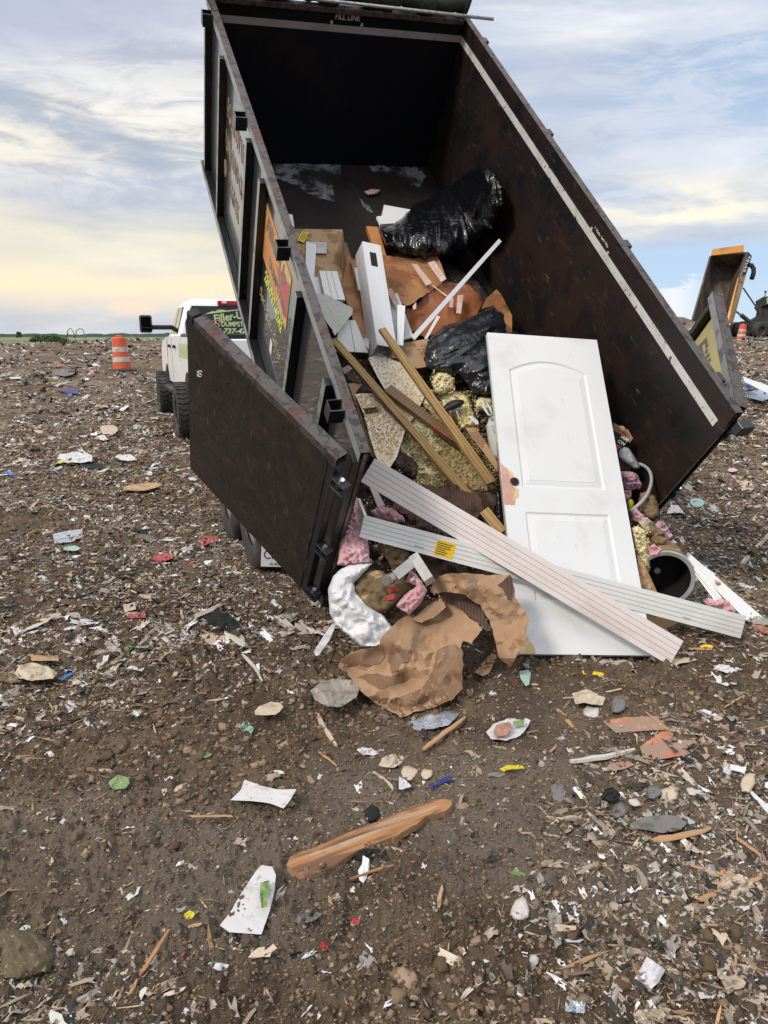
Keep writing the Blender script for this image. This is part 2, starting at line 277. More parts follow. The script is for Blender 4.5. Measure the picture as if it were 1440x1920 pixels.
def gz1(x, y):
    return float(gz(np.array([x]), np.array([y]))[0])
def G(px, py, lift=0.0):
    r = ray(px, py); s = (lift-CAM.z)/r.z if r.z < 0 else 50
    for _ in range(4 if py > 850 else 12):
        p = CAM+r*s; z = gz1(p.x, p.y)+lift; s = s*.2+.8*(s*(CAM.z-z)/(CAM.z-p.z)) if CAM.z-p.z > 1e-6 else s
    return CAM+r*s
def cdepth(p):
    v = p-CAM; return v.y*ct - v.z*st_

class MB:
    def __init__(s): s.v = []; s.f = []; s.m = []; s.mats = []; s.cur = 0; s.T = None
    def use(s, m):
        if m not in s.mats: s.mats.append(m)
        s.cur = s.mats.index(m); return s
    def add(s, vs, fs):
        k = len(s.v); vs = [Vector(v) for v in vs]
        if s.T is not None: vs = [s.T @ v for v in vs]
        s.v += vs; s.f += [tuple(i+k for i in f) for f in fs]; s.m += [s.cur]*len(fs); return s
    def box(s, x0, x1, y0, y1, z0, z1):
        vs = [(x, y, z) for x in (x0, x1) for y in (y0, y1) for z in (z0, z1)]
        return s.add(vs, [(0, 1, 3, 2), (4, 6, 7, 5), (0, 4, 5, 1), (2, 3, 7, 6), (0, 2, 6, 4), (1, 5, 7, 3)])
    def bbox(s, x0, x1, y0, y1, z0, z1, b=.004):   # box with chamfered long edges
        xm = sorted((x0, x1)); ym = sorted((y0, y1)); zm = sorted((z0, z1)); vs = []; cx, cy, cz = [(a[0]+a[1])/2 for a in (xm, ym, zm)]
        h = [(xm[1]-xm[0])/2, (ym[1]-ym[0])/2, (zm[1]-zm[0])/2]; b = min(b, min(h)*.6); pts = {}
        for sx_ in (-1, 1):
            for sy in (-1, 1):
                for sz in (-1, 1):
                    for ax in range(3):
                        p = [h[0]-b, h[1]-b, h[2]-b]; p[ax] = h[ax]; pts[(sx_, sy, sz, ax)] = len(vs); vs.append((cx+sx_*p[0], cy+sy*p[1], cz+sz*p[2]))
        fs = []
        for ax in range(3):
            o1, o2 = [i for i in range(3) if i != ax]
            for sg in (-1, 1):
                q = []
                for a, c in ((-1, -1), (1, -1), (1, 1), (-1, 1)):
                    k = [0, 0, 0]; k[ax] = sg; k[o1] = a; k[o2] = c; q.append(pts[(*k, ax)])
                fs.append(tuple(q))
            for a in (-1, 1):
                for c in (-1, 1):
                    k1 = [0, 0, 0]; k1[ax] = -1; k1[o1] = a; k1[o2] = c; k2 = list(k1); k2[ax] = 1
                    fs.append((pts[(*k1, o1)], pts[(*k2, o1)], pts[(*k2, o2)], pts[(*k1, o2)]))
        for sx_ in (-1, 1):
            for sy in (-1, 1):
                for sz in (-1, 1): fs.append(tuple(pts[(sx_, sy, sz, ax)] for ax in range(3)))
        return s.add(vs, fs)
    def prism(s, poly, axis, a0, a1):     # poly 2D in the other two axes
        def P(u, v, a): return {0: (a, u, v), 1: (u, a, v), 2: (u, v, a)}[axis]
        n = len(poly); vs = [P(u, v, a0) for u, v in poly]+[P(u, v, a1) for u, v in poly]
        tr = tessellate_polygon([[Vector((u, v, 0)) for u, v in poly]])
        fs = [tuple(t) for t in tr]+[tuple(i+n for i in reversed(t)) for t in tr]+[(i, (i+1) % n, (i+1) % n+n, i+n) for i in range(n)]
        return s.add(vs, fs)
    def tube(s, path, r, seg=10, cap=True, r2=None):
        path = [Vector(p) for p in path]; n = len(path); vs = []; fs = []; rs = [r]*n if not isinstance(r, (list, tuple)) else r
        up = None
        for i, p in enumerate(path):
            d = (path[min(i+1, n-1)]-path[max(i-1, 0)]).normalized()
            if up is None: up = d.orthogonal().normalized()
            up = (up-d*up.dot(d)).normalized(); w = d.cross(up)
            for k in range(seg):
                a = 2*math.pi*k/seg; vs.append(p+(up*math.cos(a)+w*math.sin(a))*rs[i])
        for i in range(n-1):
            for k in range(seg): fs.append((i*seg+k, i*seg+(k+1) % seg, (i+1)*seg+(k+1) % seg, (i+1)*seg+k))
        if cap: fs += [tuple(range(seg))[::-1], tuple((n-1)*seg+k for k in range(seg))]
        return s.add(vs, fs)
    def lathe(s, prof, seg=32, axis=Matrix.Identity(4), close=False):   # prof [(r,z)], about local z
        vs = []; n = len(prof)
        for k in range(seg):
            a = 2*math.pi*k/seg
            for r_, z in prof: vs.append(axis @ Vector((r_*math.cos(a), r_*math.sin(a), z)))
        fs = []
        for k in range(seg):
            for i in range(n-1 if not close else n): j = (i+1) % n; k2 = (k+1) % seg; fs.append((k*n+i, k2*n+i, k2*n+j, k*n+j))
        return s.add(vs, fs)
    def build(s, name, m=None, parent=None, smooth=False, M4=None, mods=()):
        me = bpy.data.meshes.new(name); v = s.v
        if M4 is not None: inv = M4.inverted(); v = [inv @ p for p in v]
        me.from_pydata([tuple(p) for p in v], [], s.f)
        ms = s.mats if s.mats else [m]
        for q in ms: me.materials.append(M[q])
        if s.mats: me.polygons.foreach_set('material_index', s.m)
        if smooth is True: me.polygons.foreach_set('use_smooth', [True]*len(me.polygons))
        elif smooth:
            me.polygons.foreach_set('use_smooth', [True]*len(me.polygons)); me.set_sharp_from_angle(angle=R(smooth))
        me.validate(); me.update()
        o = bpy.data.objects.new(name, me); COL.objects.link(o)
        if parent is not None: o.parent = parent
        elif M4 is not None: o.matrix_world = M4
        return o
def box(name, m, parent, *a, b=.003): return MB().bbox(*a, b=b).build(name, m, parent)
def tag(o, label, cat, group=None, kind=None):
    if cat and not kind: kind = 'thing'
    if label: o['label'] = label
    if cat: o['category'] = cat
    if group: o['group'] = group
    if kind: o['kind'] = kind
    return o
def empty(name, M4, label, cat, group=None):
    o = bpy.data.objects.new(name, None); COL.objects.link(o); o.matrix_world = M4; o.empty_display_size = .1
    return tag(o, label, cat, group)
def frame(o, x, y):    # matrix with given origin, x axis, approx y axis
    x = x.normalized(); z = x.cross(y).normalized(); y = z.cross(x)
    m = Matrix((x, y, z)).transposed().to_4x4(); m.translation = o; return m
def text(s, size, m, parent, M4, name='lettering', ext=.0015, shear=0, sx=1.0, spacing=1.0, align='CENTER', bold=0.0):
    cu = bpy.data.curves.new(name, 'FONT'); cu.body = s; cu.size = size; cu.extrude = ext; cu.shear = shear; cu.align_x = align; cu.align_y = 'CENTER'; cu.space_character = spacing; cu.offset = bold*size
    cu.resolution_u = 3
    t = bpy.data.objects.new('tmp', cu); COL.objects.link(t); bpy.context.view_layer.update()
    me = bpy.data.meshes.new_from_object(t.evaluated_get(bpy.context.evaluated_depsgraph_get())); bpy.data.objects.remove(t)
    me.materials.clear(); me.materials.append(M[m]); me.transform(M4 @ Matrix.Diagonal((sx, 1, 1, 1)))
    o = bpy.data.objects.new(name, me); COL.objects.link(o); o.parent = parent; return o

def resample(pts, step, rag=0.0, closed=True):
    out = []; n = len(pts)
    for i in range(n if closed else n-1):
        a = Vector(pts[i]); b = Vector(pts[(i+1) % n]); k = max(1, int((b-a).length/step))
        for j in range(k):
            p = a.lerp(b, j/k)
            if rag: q = mn.noise_vector(Vector((p.x*.09, p.y*.09, 3.3))); q2 = mn.noise_vector(Vector((p.x*.35, p.y*.35, 1.3))); p = p+Vector((q.x, q.y))*rag+Vector((q2.x, q2.y))*rag*.5
            out.append(p)
    return out
def chaikin(p, n=1):
    for _ in range(n):
        q = []
        for i in range(len(p)):
            a = Vector(p[i]); b = Vector(p[(i+1) % len(p)]); q += [a.lerp(b, .25), a.lerp(b, .75)]
        p = q
    return [tuple(a) for a in p]
def trimesh(outline, step, rag=0.0, rnd=0):
    if rnd: outline = chaikin(outline, rnd)
    bd = resample([Vector(p[:2]) for p in outline], step, rag); nb = len(bd)
    B = np.array([(p.x, p.y) for p in bd]); lo = B.min(0); hi = B.max(0); pts = []
    ys = np.arange(lo[1]+step*.5, hi[1], step*.87)
    nx = np.roll(B, -1, 0); d = nx-B; l2 = (d**2).sum(1)+1e-9
    for j, y in enumerate(ys):
        for x in np.arange(lo[0]+step*(.5 if j % 2 else 0), hi[0], step):
            x2 = x+(random.random()-.5)*step*.5; y2 = y+(random.random()-.5)*step*.5
            t = np.clip(((x2-B[:, 0])*d[:, 0]+(y2-B[:, 1])*d[:, 1])/l2, 0, 1)
            if np.min((B[:, 0]+t*d[:, 0]-x2)**2+(B[:, 1]+t*d[:, 1]-y2)**2) > (step*.45)**2: pts.append(Vector((x2, y2)))
    vs, es, fs, *_ = delaunay_2d_cdt(bd+pts, [(i, (i+1) % nb) for i in range(nb)], [], 1, 1e-4)
    V = np.array([(v.x, v.y) for v in vs])
    t = np.clip(((V[:, None, 0]-B[None, :, 0])*d[:, 0]+(V[:, None, 1]-B[None, :, 1])*d[:, 1])/l2, 0, 1)
    dist = np.sqrt(np.min((B[:, 0]+t*d[:, 0]-V[:, None, 0])**2+(B[:, 1]+t*d[:, 1]-V[:, None, 1])**2, 1))
    cnt = {}
    for f in fs:
        for i in range(3): e = (f[i], f[(i+1) % 3]); cnt[e] = 1
    bedge = [e for e in cnt if (e[1], e[0]) not in cnt]
    return V, dist, [tuple(f) for f in fs], bedge
def _hv(i, j, k):
    v = math.sin(i*127.1+j*311.7+k*74.7)*43758.5453; return v-math.floor(v)
def facet(x, y, k):    # flat facets meeting in straight creases
    q = (x+y)*.366; i = math.floor(x+q); j = math.floor(y+q); u = x+q-i; v = y+q-j
    if u > v: return _hv(i, j, k)*(1-u)+_hv(i+1, j, k)*(u-v)+_hv(i+1, j+1, k)*v
    return _hv(i, j, k)*(1-v)+_hv(i, j+1, k)*(v-u)+_hv(i+1, j+1, k)*u
def crease(p, freq, seed, stretch=(1, 1)):
    x = p[0]*freq*1.5; y = p[1]*freq*1.5; a = seed*1.7; x, y = x*math.cos(a)-y*math.sin(a), x*math.sin(a)+y*math.cos(a); x *= stretch[0]; y *= stretch[1]
    w = mn.noise_vector(Vector((x*.6, y*.6, seed*5.3))); x += w.x*.45; y += w.y*.45
    return (facet(x, y, seed)-.5)*1.25+(facet(x*2.1+4, y*2.1, seed+3)-.5)*.6+(facet(x*4.7, y*4.7+2, seed+7)-.5)*.22
def fluffy(p, freq, seed, stretch=(1, 1)):
    v = Vector((p[0]*freq*stretch[0], p[1]*freq*stretch[1], seed*5.3))
    w = v+mn.noise_vector(v*.7)*.55; a = abs(mn.noise(w)); b = abs(mn.noise(w*2.3+Vector((3, 1, 0)))); c = abs(mn.noise(w*5.1))
    return (.75-2.4*a)*.8+(.7-2.4*b)*.45+(.7-2.4*c)*.25
SOFT = {'pink', 'pinkdirty', 'foam', 'foam_wh', 'foam_dk', 'rubble', 'brownpad', 'stonew', 'stoneg', 'net', 'tarp', 'yelfoil'}
def sheet(outline, dep, m, mb=None, amp=.02, freq=.03, th=.004, step=7, rag=0.0, seed=0, rnd=0, stretch=(1, 1), fold=None, gc=False):
    """torn or crumpled sheet of real thickness; dep(px,py) gives its distance along the optical axis"""
    V, dist, fs, be = trimesh(outline, step, rag, rnd); mb = mb or MB(); mb.use(m); P = []; Q = []
    for (x, y) in V:
        d = dep(x, y)+amp*crease((x, y), freq, seed, stretch)+amp*.5*mn.noise(Vector((x*freq*.5, y*freq*.5, seed*9.1)))*2
        if fold: d += fold(x, y)
        if gc: d = min(d, cdepth(G(x, y, .012+.01*random.random())))
        P.append(D(x, y, d)); Q.append(D(x, y, d)+ray(x, y).normalized()*th)
    n = len(P); mb.add(P+Q, [f for f in fs]+[tuple(i+n for i in reversed(f)) for f in fs]+[(a, a+n, b+n, b) for a, b in be])
    return mb
def inflate(outline, dep, m, bulge, mb=None, amp=.01, freq=.03, step=6, R0=None, back=.7, seed=0, rnd=2, rag=0.0, stretch=(1, 1), soft=0.0):
    """closed cushion-like volume bulging from its outline to both sides"""
    V, dist, fs, be = trimesh(outline, step, rag, rnd); mb = mb or MB(); mb.use(m); md = dist.max(); R0 = R0 or md
    P = []; Q = []; q = {}
    for i, (x, y) in enumerate(V):
        k = min(dist[i]/R0, 1); h = math.sqrt(max(0, 1-(1-k)**2)); c = dep(x, y)
        w = amp*((fluffy if m in SOFT else crease)((x, y), freq, seed, stretch)+soft*mn.noise(Vector((x*freq*.6, y*freq*.6, seed+.5))))*min(1, dist[i]/8+.1)
        P.append(D(x, y, c-bulge*h-w))
    n = len(P); idx = list(range(n)); Qi = {}; k2 = n
    for i, (x, y) in enumerate(V):
        if dist[i] < .3: Qi[i] = i
        else:
            k = min(dist[i]/R0, 1); h = math.sqrt(max(0, 1-(1-k)**2)); Qi[i] = k2; k2 += 1; Q.append(D(x, y, dep(x, y)+bulge*back*h))
    mb.add(P+Q, fs+[tuple(Qi[i] for i in reversed(f)) for f in fs])
    if m in ('foam', 'foam_wh', 'foam_dk'):
        mb.use({'foam': 'foamcrumb', 'foam_wh': 'foamcrumb', 'foam_dk': 'foam_dk'}[m])
        for _ in range(int(len(P)*.9)):
            c = random.choice(P)+Vector((rng.normal(), rng.normal(), rng.normal()))*.004; r = .002+.005*random.random()**2; q = Vector((rng.normal(), rng.normal(), rng.normal())).normalized(); e = q.orthogonal().normalized(); f = q.cross(e)
            mb.add([c+q*r*1.5, c-q*r*1.3, c+e*r*.8, c-e*r*.8, c+f*r*.7, c-f*r*.7], [(0, 2, 4), (0, 4, 3), (0, 3, 5), (0, 5, 2), (1, 4, 2), (1, 3, 4), (1, 5, 3), (1, 2, 5)])
    return mb
def crumbs(mb, outline, dep, n, m, lo=.003, hi=.009, jit=.01):
    xs = [p[0] for p in outline]; ys = [p[1] for p in outline]; t = 0; k = len(outline)
    def ins(x, y):
        c = False
        for i in range(k):
            (x1, y1), (x2, y2) = outline[i], outline[(i+1) % k]
            if (y1 > y) != (y2 > y) and x < (x2-x1)*(y-y1)/(y2-y1)+x1: c = not c
        return c
    mb.use(m); j = 0
    while j < n and t < n*6:
        t += 1; x = random.uniform(min(xs), max(xs)); y = random.uniform(min(ys), max(ys))
        if not ins(x, y): continue
        j += 1; r = lo*(hi/lo)**(random.random()**1.6); c = D(x, y, dep(x, y)-random.random()*jit); q = Vector((rng.normal(), rng.normal(), rng.normal())).normalized(); e = q.orthogonal().normalized(); f = q.cross(e)
        mb.add([c+q*r*1.5, c-q*r*1.3, c+e*r*.8, c-e*r*.8, c+f*r*.7, c-f*r*.7], [(0, 2, 4), (0, 4, 3), (0, 3, 5), (0, 5, 2), (1, 4, 2), (1, 3, 4), (1, 5, 3), (1, 2, 5)])
    return mb
def cst(d): return lambda x, y: d
def lin(p0, d0, p1, d1, p2=None, d2=None):   # depth field, linear in inverse depth through two or three pixels
    if p2 is None:
        v = Vector(p1)-Vector(p0); p2 = (p0[0]-v.y, p0[1]+v.x); d2 = d0
    A = np.array([[p[0], p[1], 1] for p in (p0, p1, p2)], float); s = np.linalg.solve(A, [1/d0, 1/d1, 1/d2])
    return lambda x, y: 1/(s[0]*x+s[1]*y+s[2])
def bt(t): return lambda x, y: cdepth(F(x, y, t))
def wc(t, gap=.10):    # height above the bed floor, but never through the right wall
    def f(x, y):
        r = ray(x, y); n_ = RB.col[0]; s_ = ((BO+Vector(n_)*(BW-gap))-CAM).dot(Vector(n_))/r.dot(Vector(n_)); return min(cdepth(F(x, y, t)), s_ if s_ > 0 else 99)
    return f
def gd(l=0.0): return lambda x, y: cdepth(G(x, y, l))
def ctr(mb):
    c = Vector((0, 0, 0))
    for p in mb.v: c += p
    c /= max(1, len(mb.v)); z = min(p.z for p in mb.v); return Matrix.Translation((c.x, c.y, z))
def thing(mb, name, label, cat, group=None, smooth=40, kind=None, M4=None):
    return tag(mb.build(name, None, None, smooth, M4 if M4 is not None else ctr(mb)), label, cat, group, kind)
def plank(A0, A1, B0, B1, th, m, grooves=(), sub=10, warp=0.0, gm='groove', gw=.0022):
    """board from end A (edge points A0,A1) to end B; returns mb and its own frame (x along the grain)"""
    A = (A0+A1)/2; B = (B0+B1)/2; x = (B-A); Ln = x.length; M4 = frame(A, x, A1-A0)
    vw = -(CAM-A); 
    wa = (A1-A0).length/2; wb = (B1-B0).length/2; inv = M4.inverted()
    toward = 1 if (inv.to_3x3() @ (CAM-A)).z > 0 else -1
    prof = [(-1, 0, 0)]
    for g in grooves: prof += [(g-gw/wa, 0, 0), (g-gw/wa*.6, -.0025, 1), (g+gw/wa*.6, -.0025, 1), (g+gw/wa, 0, 1)]
    prof += [(1, 0, 1)]
    mb = MB(); n = len(prof); vs = []
    for i in range(sub+1):
        t = i/sub; w = wa*(1-t)+wb*t; bz = warp*math.sin(t*math.pi)*toward
        for (u, dz, _) in prof: vs.append(Vector((Ln*t, u*w, bz+dz*toward)))
        for (u) in (1, -1): vs.append(Vector((Ln*t, u*w, bz-th*toward)))
    k = n+2; fm = []; fg = []
    for i in range(sub):
        for j in range(k):
            f = (i*k+j, i*k+(j+1) % k, (i+1)*k+(j+1) % k, (i+1)*k+j)
            isg = j < n-1 and prof[j][1] < 0 and prof[j+1][1] < 0
            (fg if isg else fm).append(f)
    fm += [tuple(range(k)), tuple(sub*k+j for j in range(k))[::-1]]
    vs = [M4 @ v for v in vs]; mb.use(m).add(vs, fm)
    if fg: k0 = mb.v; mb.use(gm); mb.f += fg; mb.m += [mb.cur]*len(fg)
    return mb, M4
def plank_px(a0, a1, b0, b1, da, db, th, m, name, label, cat, group=None, grooves=(), warp=0.0, dep=None, **k):
    if dep: P = [D(*p, dep(*p)) for p in (a0, a1, b0, b1)]
    else: P = [D(*a0, da), D(*a1, da), D(*b0, db), D(*b1, db)]
    mb, M4 = plank(*P, th, m, grooves, warp=warp, **k); return tag(mb.build(name, None, None, False, M4), label, cat, group)

# ---------------- ground: one sheet from the feet to the horizon ----------------
def ground():
    rr = [0.0, .5, .9]; r = 1.15
    while r < 75: rr.append(r); r *= 1.0042 if r < 4.5 else 1.0085 if r < 14 else 1.014
    while r < 7000: rr.append(r); r *= 1.12
    rr = np.array(rr); a = np.concatenate([np.linspace(-41, 41, 900), np.linspace(42, 318, 120)[1:-1]]); a = np.radians(a)
    RR, AA = np.meshgrid(rr, a, indexing='ij'); X_ = RR*np.sin(AA); Y_ = RR*np.cos(AA); Z_ = gz(X_, Y_)
    n, k = RR.shape; V = np.stack([X_, Y_, Z_], -1).reshape(-1, 3)
    i = np.arange(n-1)[:, None]*k; j = np.arange(k)[None]; j2 = (j+1) % k
    Fq = np.stack([i+j, i+k+j, i+k+j2, i+j2], -1).reshape(-1, 4)
    me = bpy.data.meshes.new('ground'); me.vertices.add(len(V)); me.vertices.foreach_set('co', V.ravel())
    me.loops.add(Fq.size); me.loops.foreach_set('vertex_index', Fq.ravel()); me.polygons.add(len(Fq)); me.polygons.foreach_set('loop_start', np.arange(0, Fq.size, 4))
    me.polygons.foreach_set('use_smooth', [True]*len(Fq)); me.update(); me.validate()
    o = bpy.data.objects.new('ground', me); COL.objects.link(o); o['kind'] = 'structure'
    m = bpy.data.materials.new('soil'); m.use_nodes = True; me.materials.append(m)
    global N, L
    N = m.node_tree.nodes; L = m.node_tree.links; bs = N['Principled BSDF']; tcn = N.new('ShaderNodeTexCoord'); co = tcn.outputs['Object']
    def tx(sc, det=8, rg=.6, st=(1, 1, 1), off=0):
        mp = N.new('ShaderNodeMapping'); lk(co, mp.inputs[0]); mp.inputs['Scale'].default_value = st; mp.inputs['Location'].default_value = (off, off, 0)
        t = N.new('ShaderNodeTexNoise'); lk(mp.outputs[0], t.inputs[0]); t.inputs['Scale'].default_value = sc; t.inputs['Detail'].default_value = det; t.inputs['Roughness'].default_value = rg; return t.outputs[0]
    c = mixc(smooth(tx(1.1), .35, .65), (.140, .097, .063), (.262, .190, .130))
    c = mixc(math_('MULTIPLY', smooth(tx(9, 8, .65, off=3), .42, .62), .75), c, (.094, .064, .042))
    c = mixc(math_('MULTIPLY', smooth(tx(.55, 5, .55, off=8), .50, .66), .8), c, (.265, .22, .175))
    c = mixc(math_('MULTIPLY', smooth(tx(60, 4, .6, off=5), .57, .66), .55), c, (.26, .21, .165))
    c = mixc(math_('MULTIPLY', smooth(tx(120, 3, .6, off=1), .66, .72), .8), c, (.48, .44, .39))
    # far land turns from turned soil to grass
    ln = N.new('ShaderNodeVectorMath'); ln.operation = 'LENGTH'; lk(co, ln.inputs[0]); rd = ln.outputs[1]
    far = smooth(math_('ADD', rd, math_('MULTIPLY', tx(.05, 5), 60)), 95, 120)
    gr = mixc(smooth(tx(.012, 8, .65, (1, .3, 1)), .42, .60), (.085, .125, .040), (.21, .23, .13))
    gr = mixc(smooth(tx(.03, 8, .65, (1, .25, 1), 4), .60, .64), gr, (.34, .31, .25))
    c = mixc(far, c, gr)
    lk(c, bs.inputs['Base Color']); bs.inputs['Roughness'].default_value = .92; bs.inputs['Specular IOR Level'].default_value = .25
    hh = math_('ADD', math_('MULTIPLY', tx(38, 8, .68, off=2), 1.0), math_('MULTIPLY', tx(7, 8, .62, off=6), 2.2))
    b = N.new('ShaderNodeBump'); b.inputs['Distance'].default_value = .055; lk(hh, b.inputs['Height']); b.inputs['Strength'].default_value = 1; lk(b.outputs[0], bs.inputs['Normal'])
ground()

# ---------------- uncountable ground cover: clods, chips, scraps ----------------
M['chips'] = mat('chips', (.5, .5, .5), .8, vcol=True, bump=.002, bscale=60)
M['clods'] = mat('clods', (.5, .5, .5), .95, vcol=True, bump=.004, bscale=70, spec=.2)
def ico():
    t = (1+5**.5)/2; v = np.array([(-1, t, 0), (1, t, 0), (-1, -t, 0), (1, -t, 0), (0, -1, t), (0, 1, t), (0, -1, -t), (0, 1, -t), (t, 0, -1), (t, 0, 1), (-t, 0, -1), (-t, 0, 1)], float)/math.hypot(1, t)
    f = [(0, 11, 5), (0, 5, 1), (0, 1, 7), (0, 7, 10), (0, 10, 11), (1, 5, 9), (5, 11, 4), (11, 10, 2), (10, 7, 6), (7, 1, 8), (3, 9, 4), (3, 4, 2), (3, 2, 6), (3, 6, 8), (3, 8, 9), (4, 9, 5), (2, 4, 11), (6, 2, 10), (8, 6, 7), (9, 8, 1)]
    return v, np.array(f)
def chipT(n):   # thin irregular plate, slightly bent
    a = np.sort(rng.uniform(0, 2*math.pi, n)+0); a = np.linspace(0, 2*math.pi, n, endpoint=False)+rng.uniform(-.4, .4, n)
    r_ = rng.uniform(.6, 1.1, n); top = np.stack([r_*np.cos(a), r_*np.sin(a), rng.uniform(-.12, .12, n)+.08], -1); bot = top-[0, 0, .16]
    v = np.concatenate([top, bot]); f = []
    for i in range(1, n-1): f += [(0, i, i+1), (n, n+i+1, n+i)]
    for i in range(n): j = (i+1) % n; f += [(i, n+i, n+j), (i, n+j, j)]
    return v, np.array(f)
def scatter(name, label, cat, mname, templ, count, pal, szf, stretch, rmin=1.3, rmax=60, dens=None, flat=.3, sink=.2, smooth=False):
    r = np.exp(rng.uniform(math.log(rmin), math.log(rmax), count)); a = np.radians(rng.uniform(-40, 40, count)); x = r*np.sin(a); y = r*np.cos(a)
    if dens is not None: k = rng.uniform(0, 1, count) < dens(x, y); x, y, r = x[k], y[k], r[k]
    n = len(x); s = szf(r, n); z = gz(x, y); Vs = []; Fs = []; Cs = []; off = 0; pal = np.array(pal)
    tid = rng.integers(0, len(templ), n)
    for t, (tv, tf) in enumerate(templ):
        k = np.where(tid == t)[0]; m = len(k)
        if not m: continue
        yaw = rng.uniform(0, 2*math.pi, m); tl = rng.normal(0, flat, m); tl2 = rng.normal(0, flat, m)
        st = np.stack([rng.uniform(*stretch[0], m), rng.uniform(*stretch[1], m), rng.uniform(*stretch[2], m)], -1)
        P = tv[None]*(1+rng.uniform(-.25, .25, (m, len(tv), 1)))*st[:, None]*s[k][:, None, None]
        c, q = np.cos(tl)[:, None], np.sin(tl)[:, None]; P = np.stack([P[..., 0]*c+P[..., 2]*q, P[..., 1], -P[..., 0]*q+P[..., 2]*c], -1)
        c, q = np.cos(tl2)[:, None], np.sin(tl2)[:, None]; P = np.stack([P[..., 0], P[..., 1]*c+P[..., 2]*q, -P[..., 1]*q+P[..., 2]*c], -1)
        c, q = np.cos(yaw)[:, None], np.sin(yaw)[:, None]; P = np.stack([P[..., 0]*c-P[..., 1]*q, P[..., 0]*q+P[..., 1]*c, P[..., 2]], -1)
        hz = (st[:, 2]*s[k])*(1-sink*2)
        P = P+np.stack([x[k], y[k], z[k]+hz*.6+.001], -1)[:, None]
        Vs.append(P.reshape(-1, 3)); Fs.append((tf[None]+(np.arange(m)*len(tv))[:, None, None]+off).reshape(-1, 3)); off += m*len(tv)
        col = pal[rng.integers(0, len(pal), m)]*rng.uniform(.7, 1.2, (m, 1)); Cs.append(np.repeat(col, len(tv), 0))
    V = np.concatenate(Vs); Fq = np.concatenate(Fs); Cc = np.concatenate(Cs)
    me = bpy.data.meshes.new(name); me.vertices.add(len(V)); me.vertices.foreach_set('co', V.ravel()); me.loops.add(Fq.size); me.loops.foreach_set('vertex_index', Fq.ravel().astype(np.int32))
    me.polygons.add(len(Fq)); me.polygons.foreach_set('loop_start', np.arange(0, Fq.size, 3)); me.polygons.foreach_set('use_smooth', [smooth]*len(Fq)); me.update(); me.validate()
    ca = me.color_attributes.new('tint', 'FLOAT_COLOR', 'POINT'); ca.data.foreach_set('color', np.concatenate([Cc, np.ones((len(Cc), 1))], 1).ravel().astype(np.float32))
    me.materials.append(M[mname]); o = bpy.data.objects.new(name, me); COL.objects.link(o); tag(o, label, cat, None, 'stuff'); return o
def sub(v, f):
    vs = [tuple(a) for a in v]; mp = {}; out = []
    def mid(a, b):
        k = (min(a, b), max(a, b))
        if k not in mp: q = np.array(vs[a])+np.array(vs[b]); q = q/np.linalg.norm(q); mp[k] = len(vs); vs.append(tuple(q))
        return mp[k]
    for a, b, c in f: ab, bc, ca = mid(a, b), mid(b, c), mid(c, a); out += [(a, ab, ca), (b, bc, ab), (c, ca, bc), (ab, bc, ca)]
    return np.array(vs), np.array(out)
def lump(k):
    v, f = sub(*ico()); v = np.array([a*(1+.55*mn.noise(Vector(a)*1.7+Vector((k*3.1, 0, 0)))+.45*mn.noise(Vector(a)*4+Vector((0, k*2.7, 0)))) for a in v]); return v, f
IC = ico(); icos = [(IC[0]*(1+rng.uniform(-.3, .3, (12, 1))), IC[1]) for _ in range(6)]; chips = [chipT(k) for k in (4, 5, 5, 6, 4, 6)]
def crT(k):
    g = np.linspace(-1, 1, 4); v = []
    for a in g:
        for b_ in g: v.append((a*(1+rng.uniform(-.3, .3)), b_*(1+rng.uniform(-.3, .3)), rng.uniform(-.35, .35)))
    f = []
    for i in range(3):
        for j in range(3):
            a = i*4+j; q = [(a, a+4, a+5), (a, a+5, a+1)]
            if (i in (0, 2) and j in (0, 2)) and rng.uniform() < .5: q = q[:1]
            f += q
    return np.array(v)*[1, .8, 1], np.array(f)
crs = [crT(k) for k in range(9)]
def pw(lo, hi, p):   # sizes: power law, never finer than about a pixel at that distance
    def f(r, n):
        l = np.maximum(lo, r*lo*.50); u = rng.uniform(0, 1, n); h = np.maximum(hi, l*1.6); return (l**(-p)+u*(h**(-p)-l**(-p)))**(-1/p)
    return f
dn2 = lambda x, y: np.clip(-.15+2.8*fbm(x*1.3, y*1.3, 51, 4), 0, 1)
dn = lambda x, y: np.clip(.24+1.7*fbm(x*.9, y*.9, 31, 4)+.62*sst(-.2, 1.5, x)*sst(6, 2, y)+.50*sst(3.2, 6, y)*sst(26, 14, y), .06, 1)
soil = [(.14, .096, .062), (.185, .13, .087), (.11, .074, .05), (.22, .157, .106), (.26, .19, .135)]
scatter('soil_clods', 'crumbly brown soil clods covering the tipping ground', 'soil', 'clods', [lump(k) for k in range(8)], 10000, soil, pw(.006, .028, 2.6), ((.8, 1.4), (.6, 1.1), (.4, .8)), rmax=14, smooth=True, sink=.45, dens=dn2)
scatter('soil_crumbs', 'fine crumbs of brown soil between the clods', 'soil', 'clods', icos, 46000, soil, pw(.0028, .010, 2.4), ((.8, 1.3), (.7, 1.1), (.5, .9)), rmax=14, smooth=False)
scatter('stone_chips', 'pale and grey stone and plaster chips strewn over the soil', 'rubble', 'chips', icos+chips[:2], 36000, [(.40, .35, .29), (.58, .55, .51), (.27, .23, .19), (.20, .18, .16), (.34, .27, .21), (.30, .24, .19), (.50, .45, .39)], pw(.0026, .022, 1.9), ((.8, 1.3), (.6, 1), (.35, .7)), dens=dn)
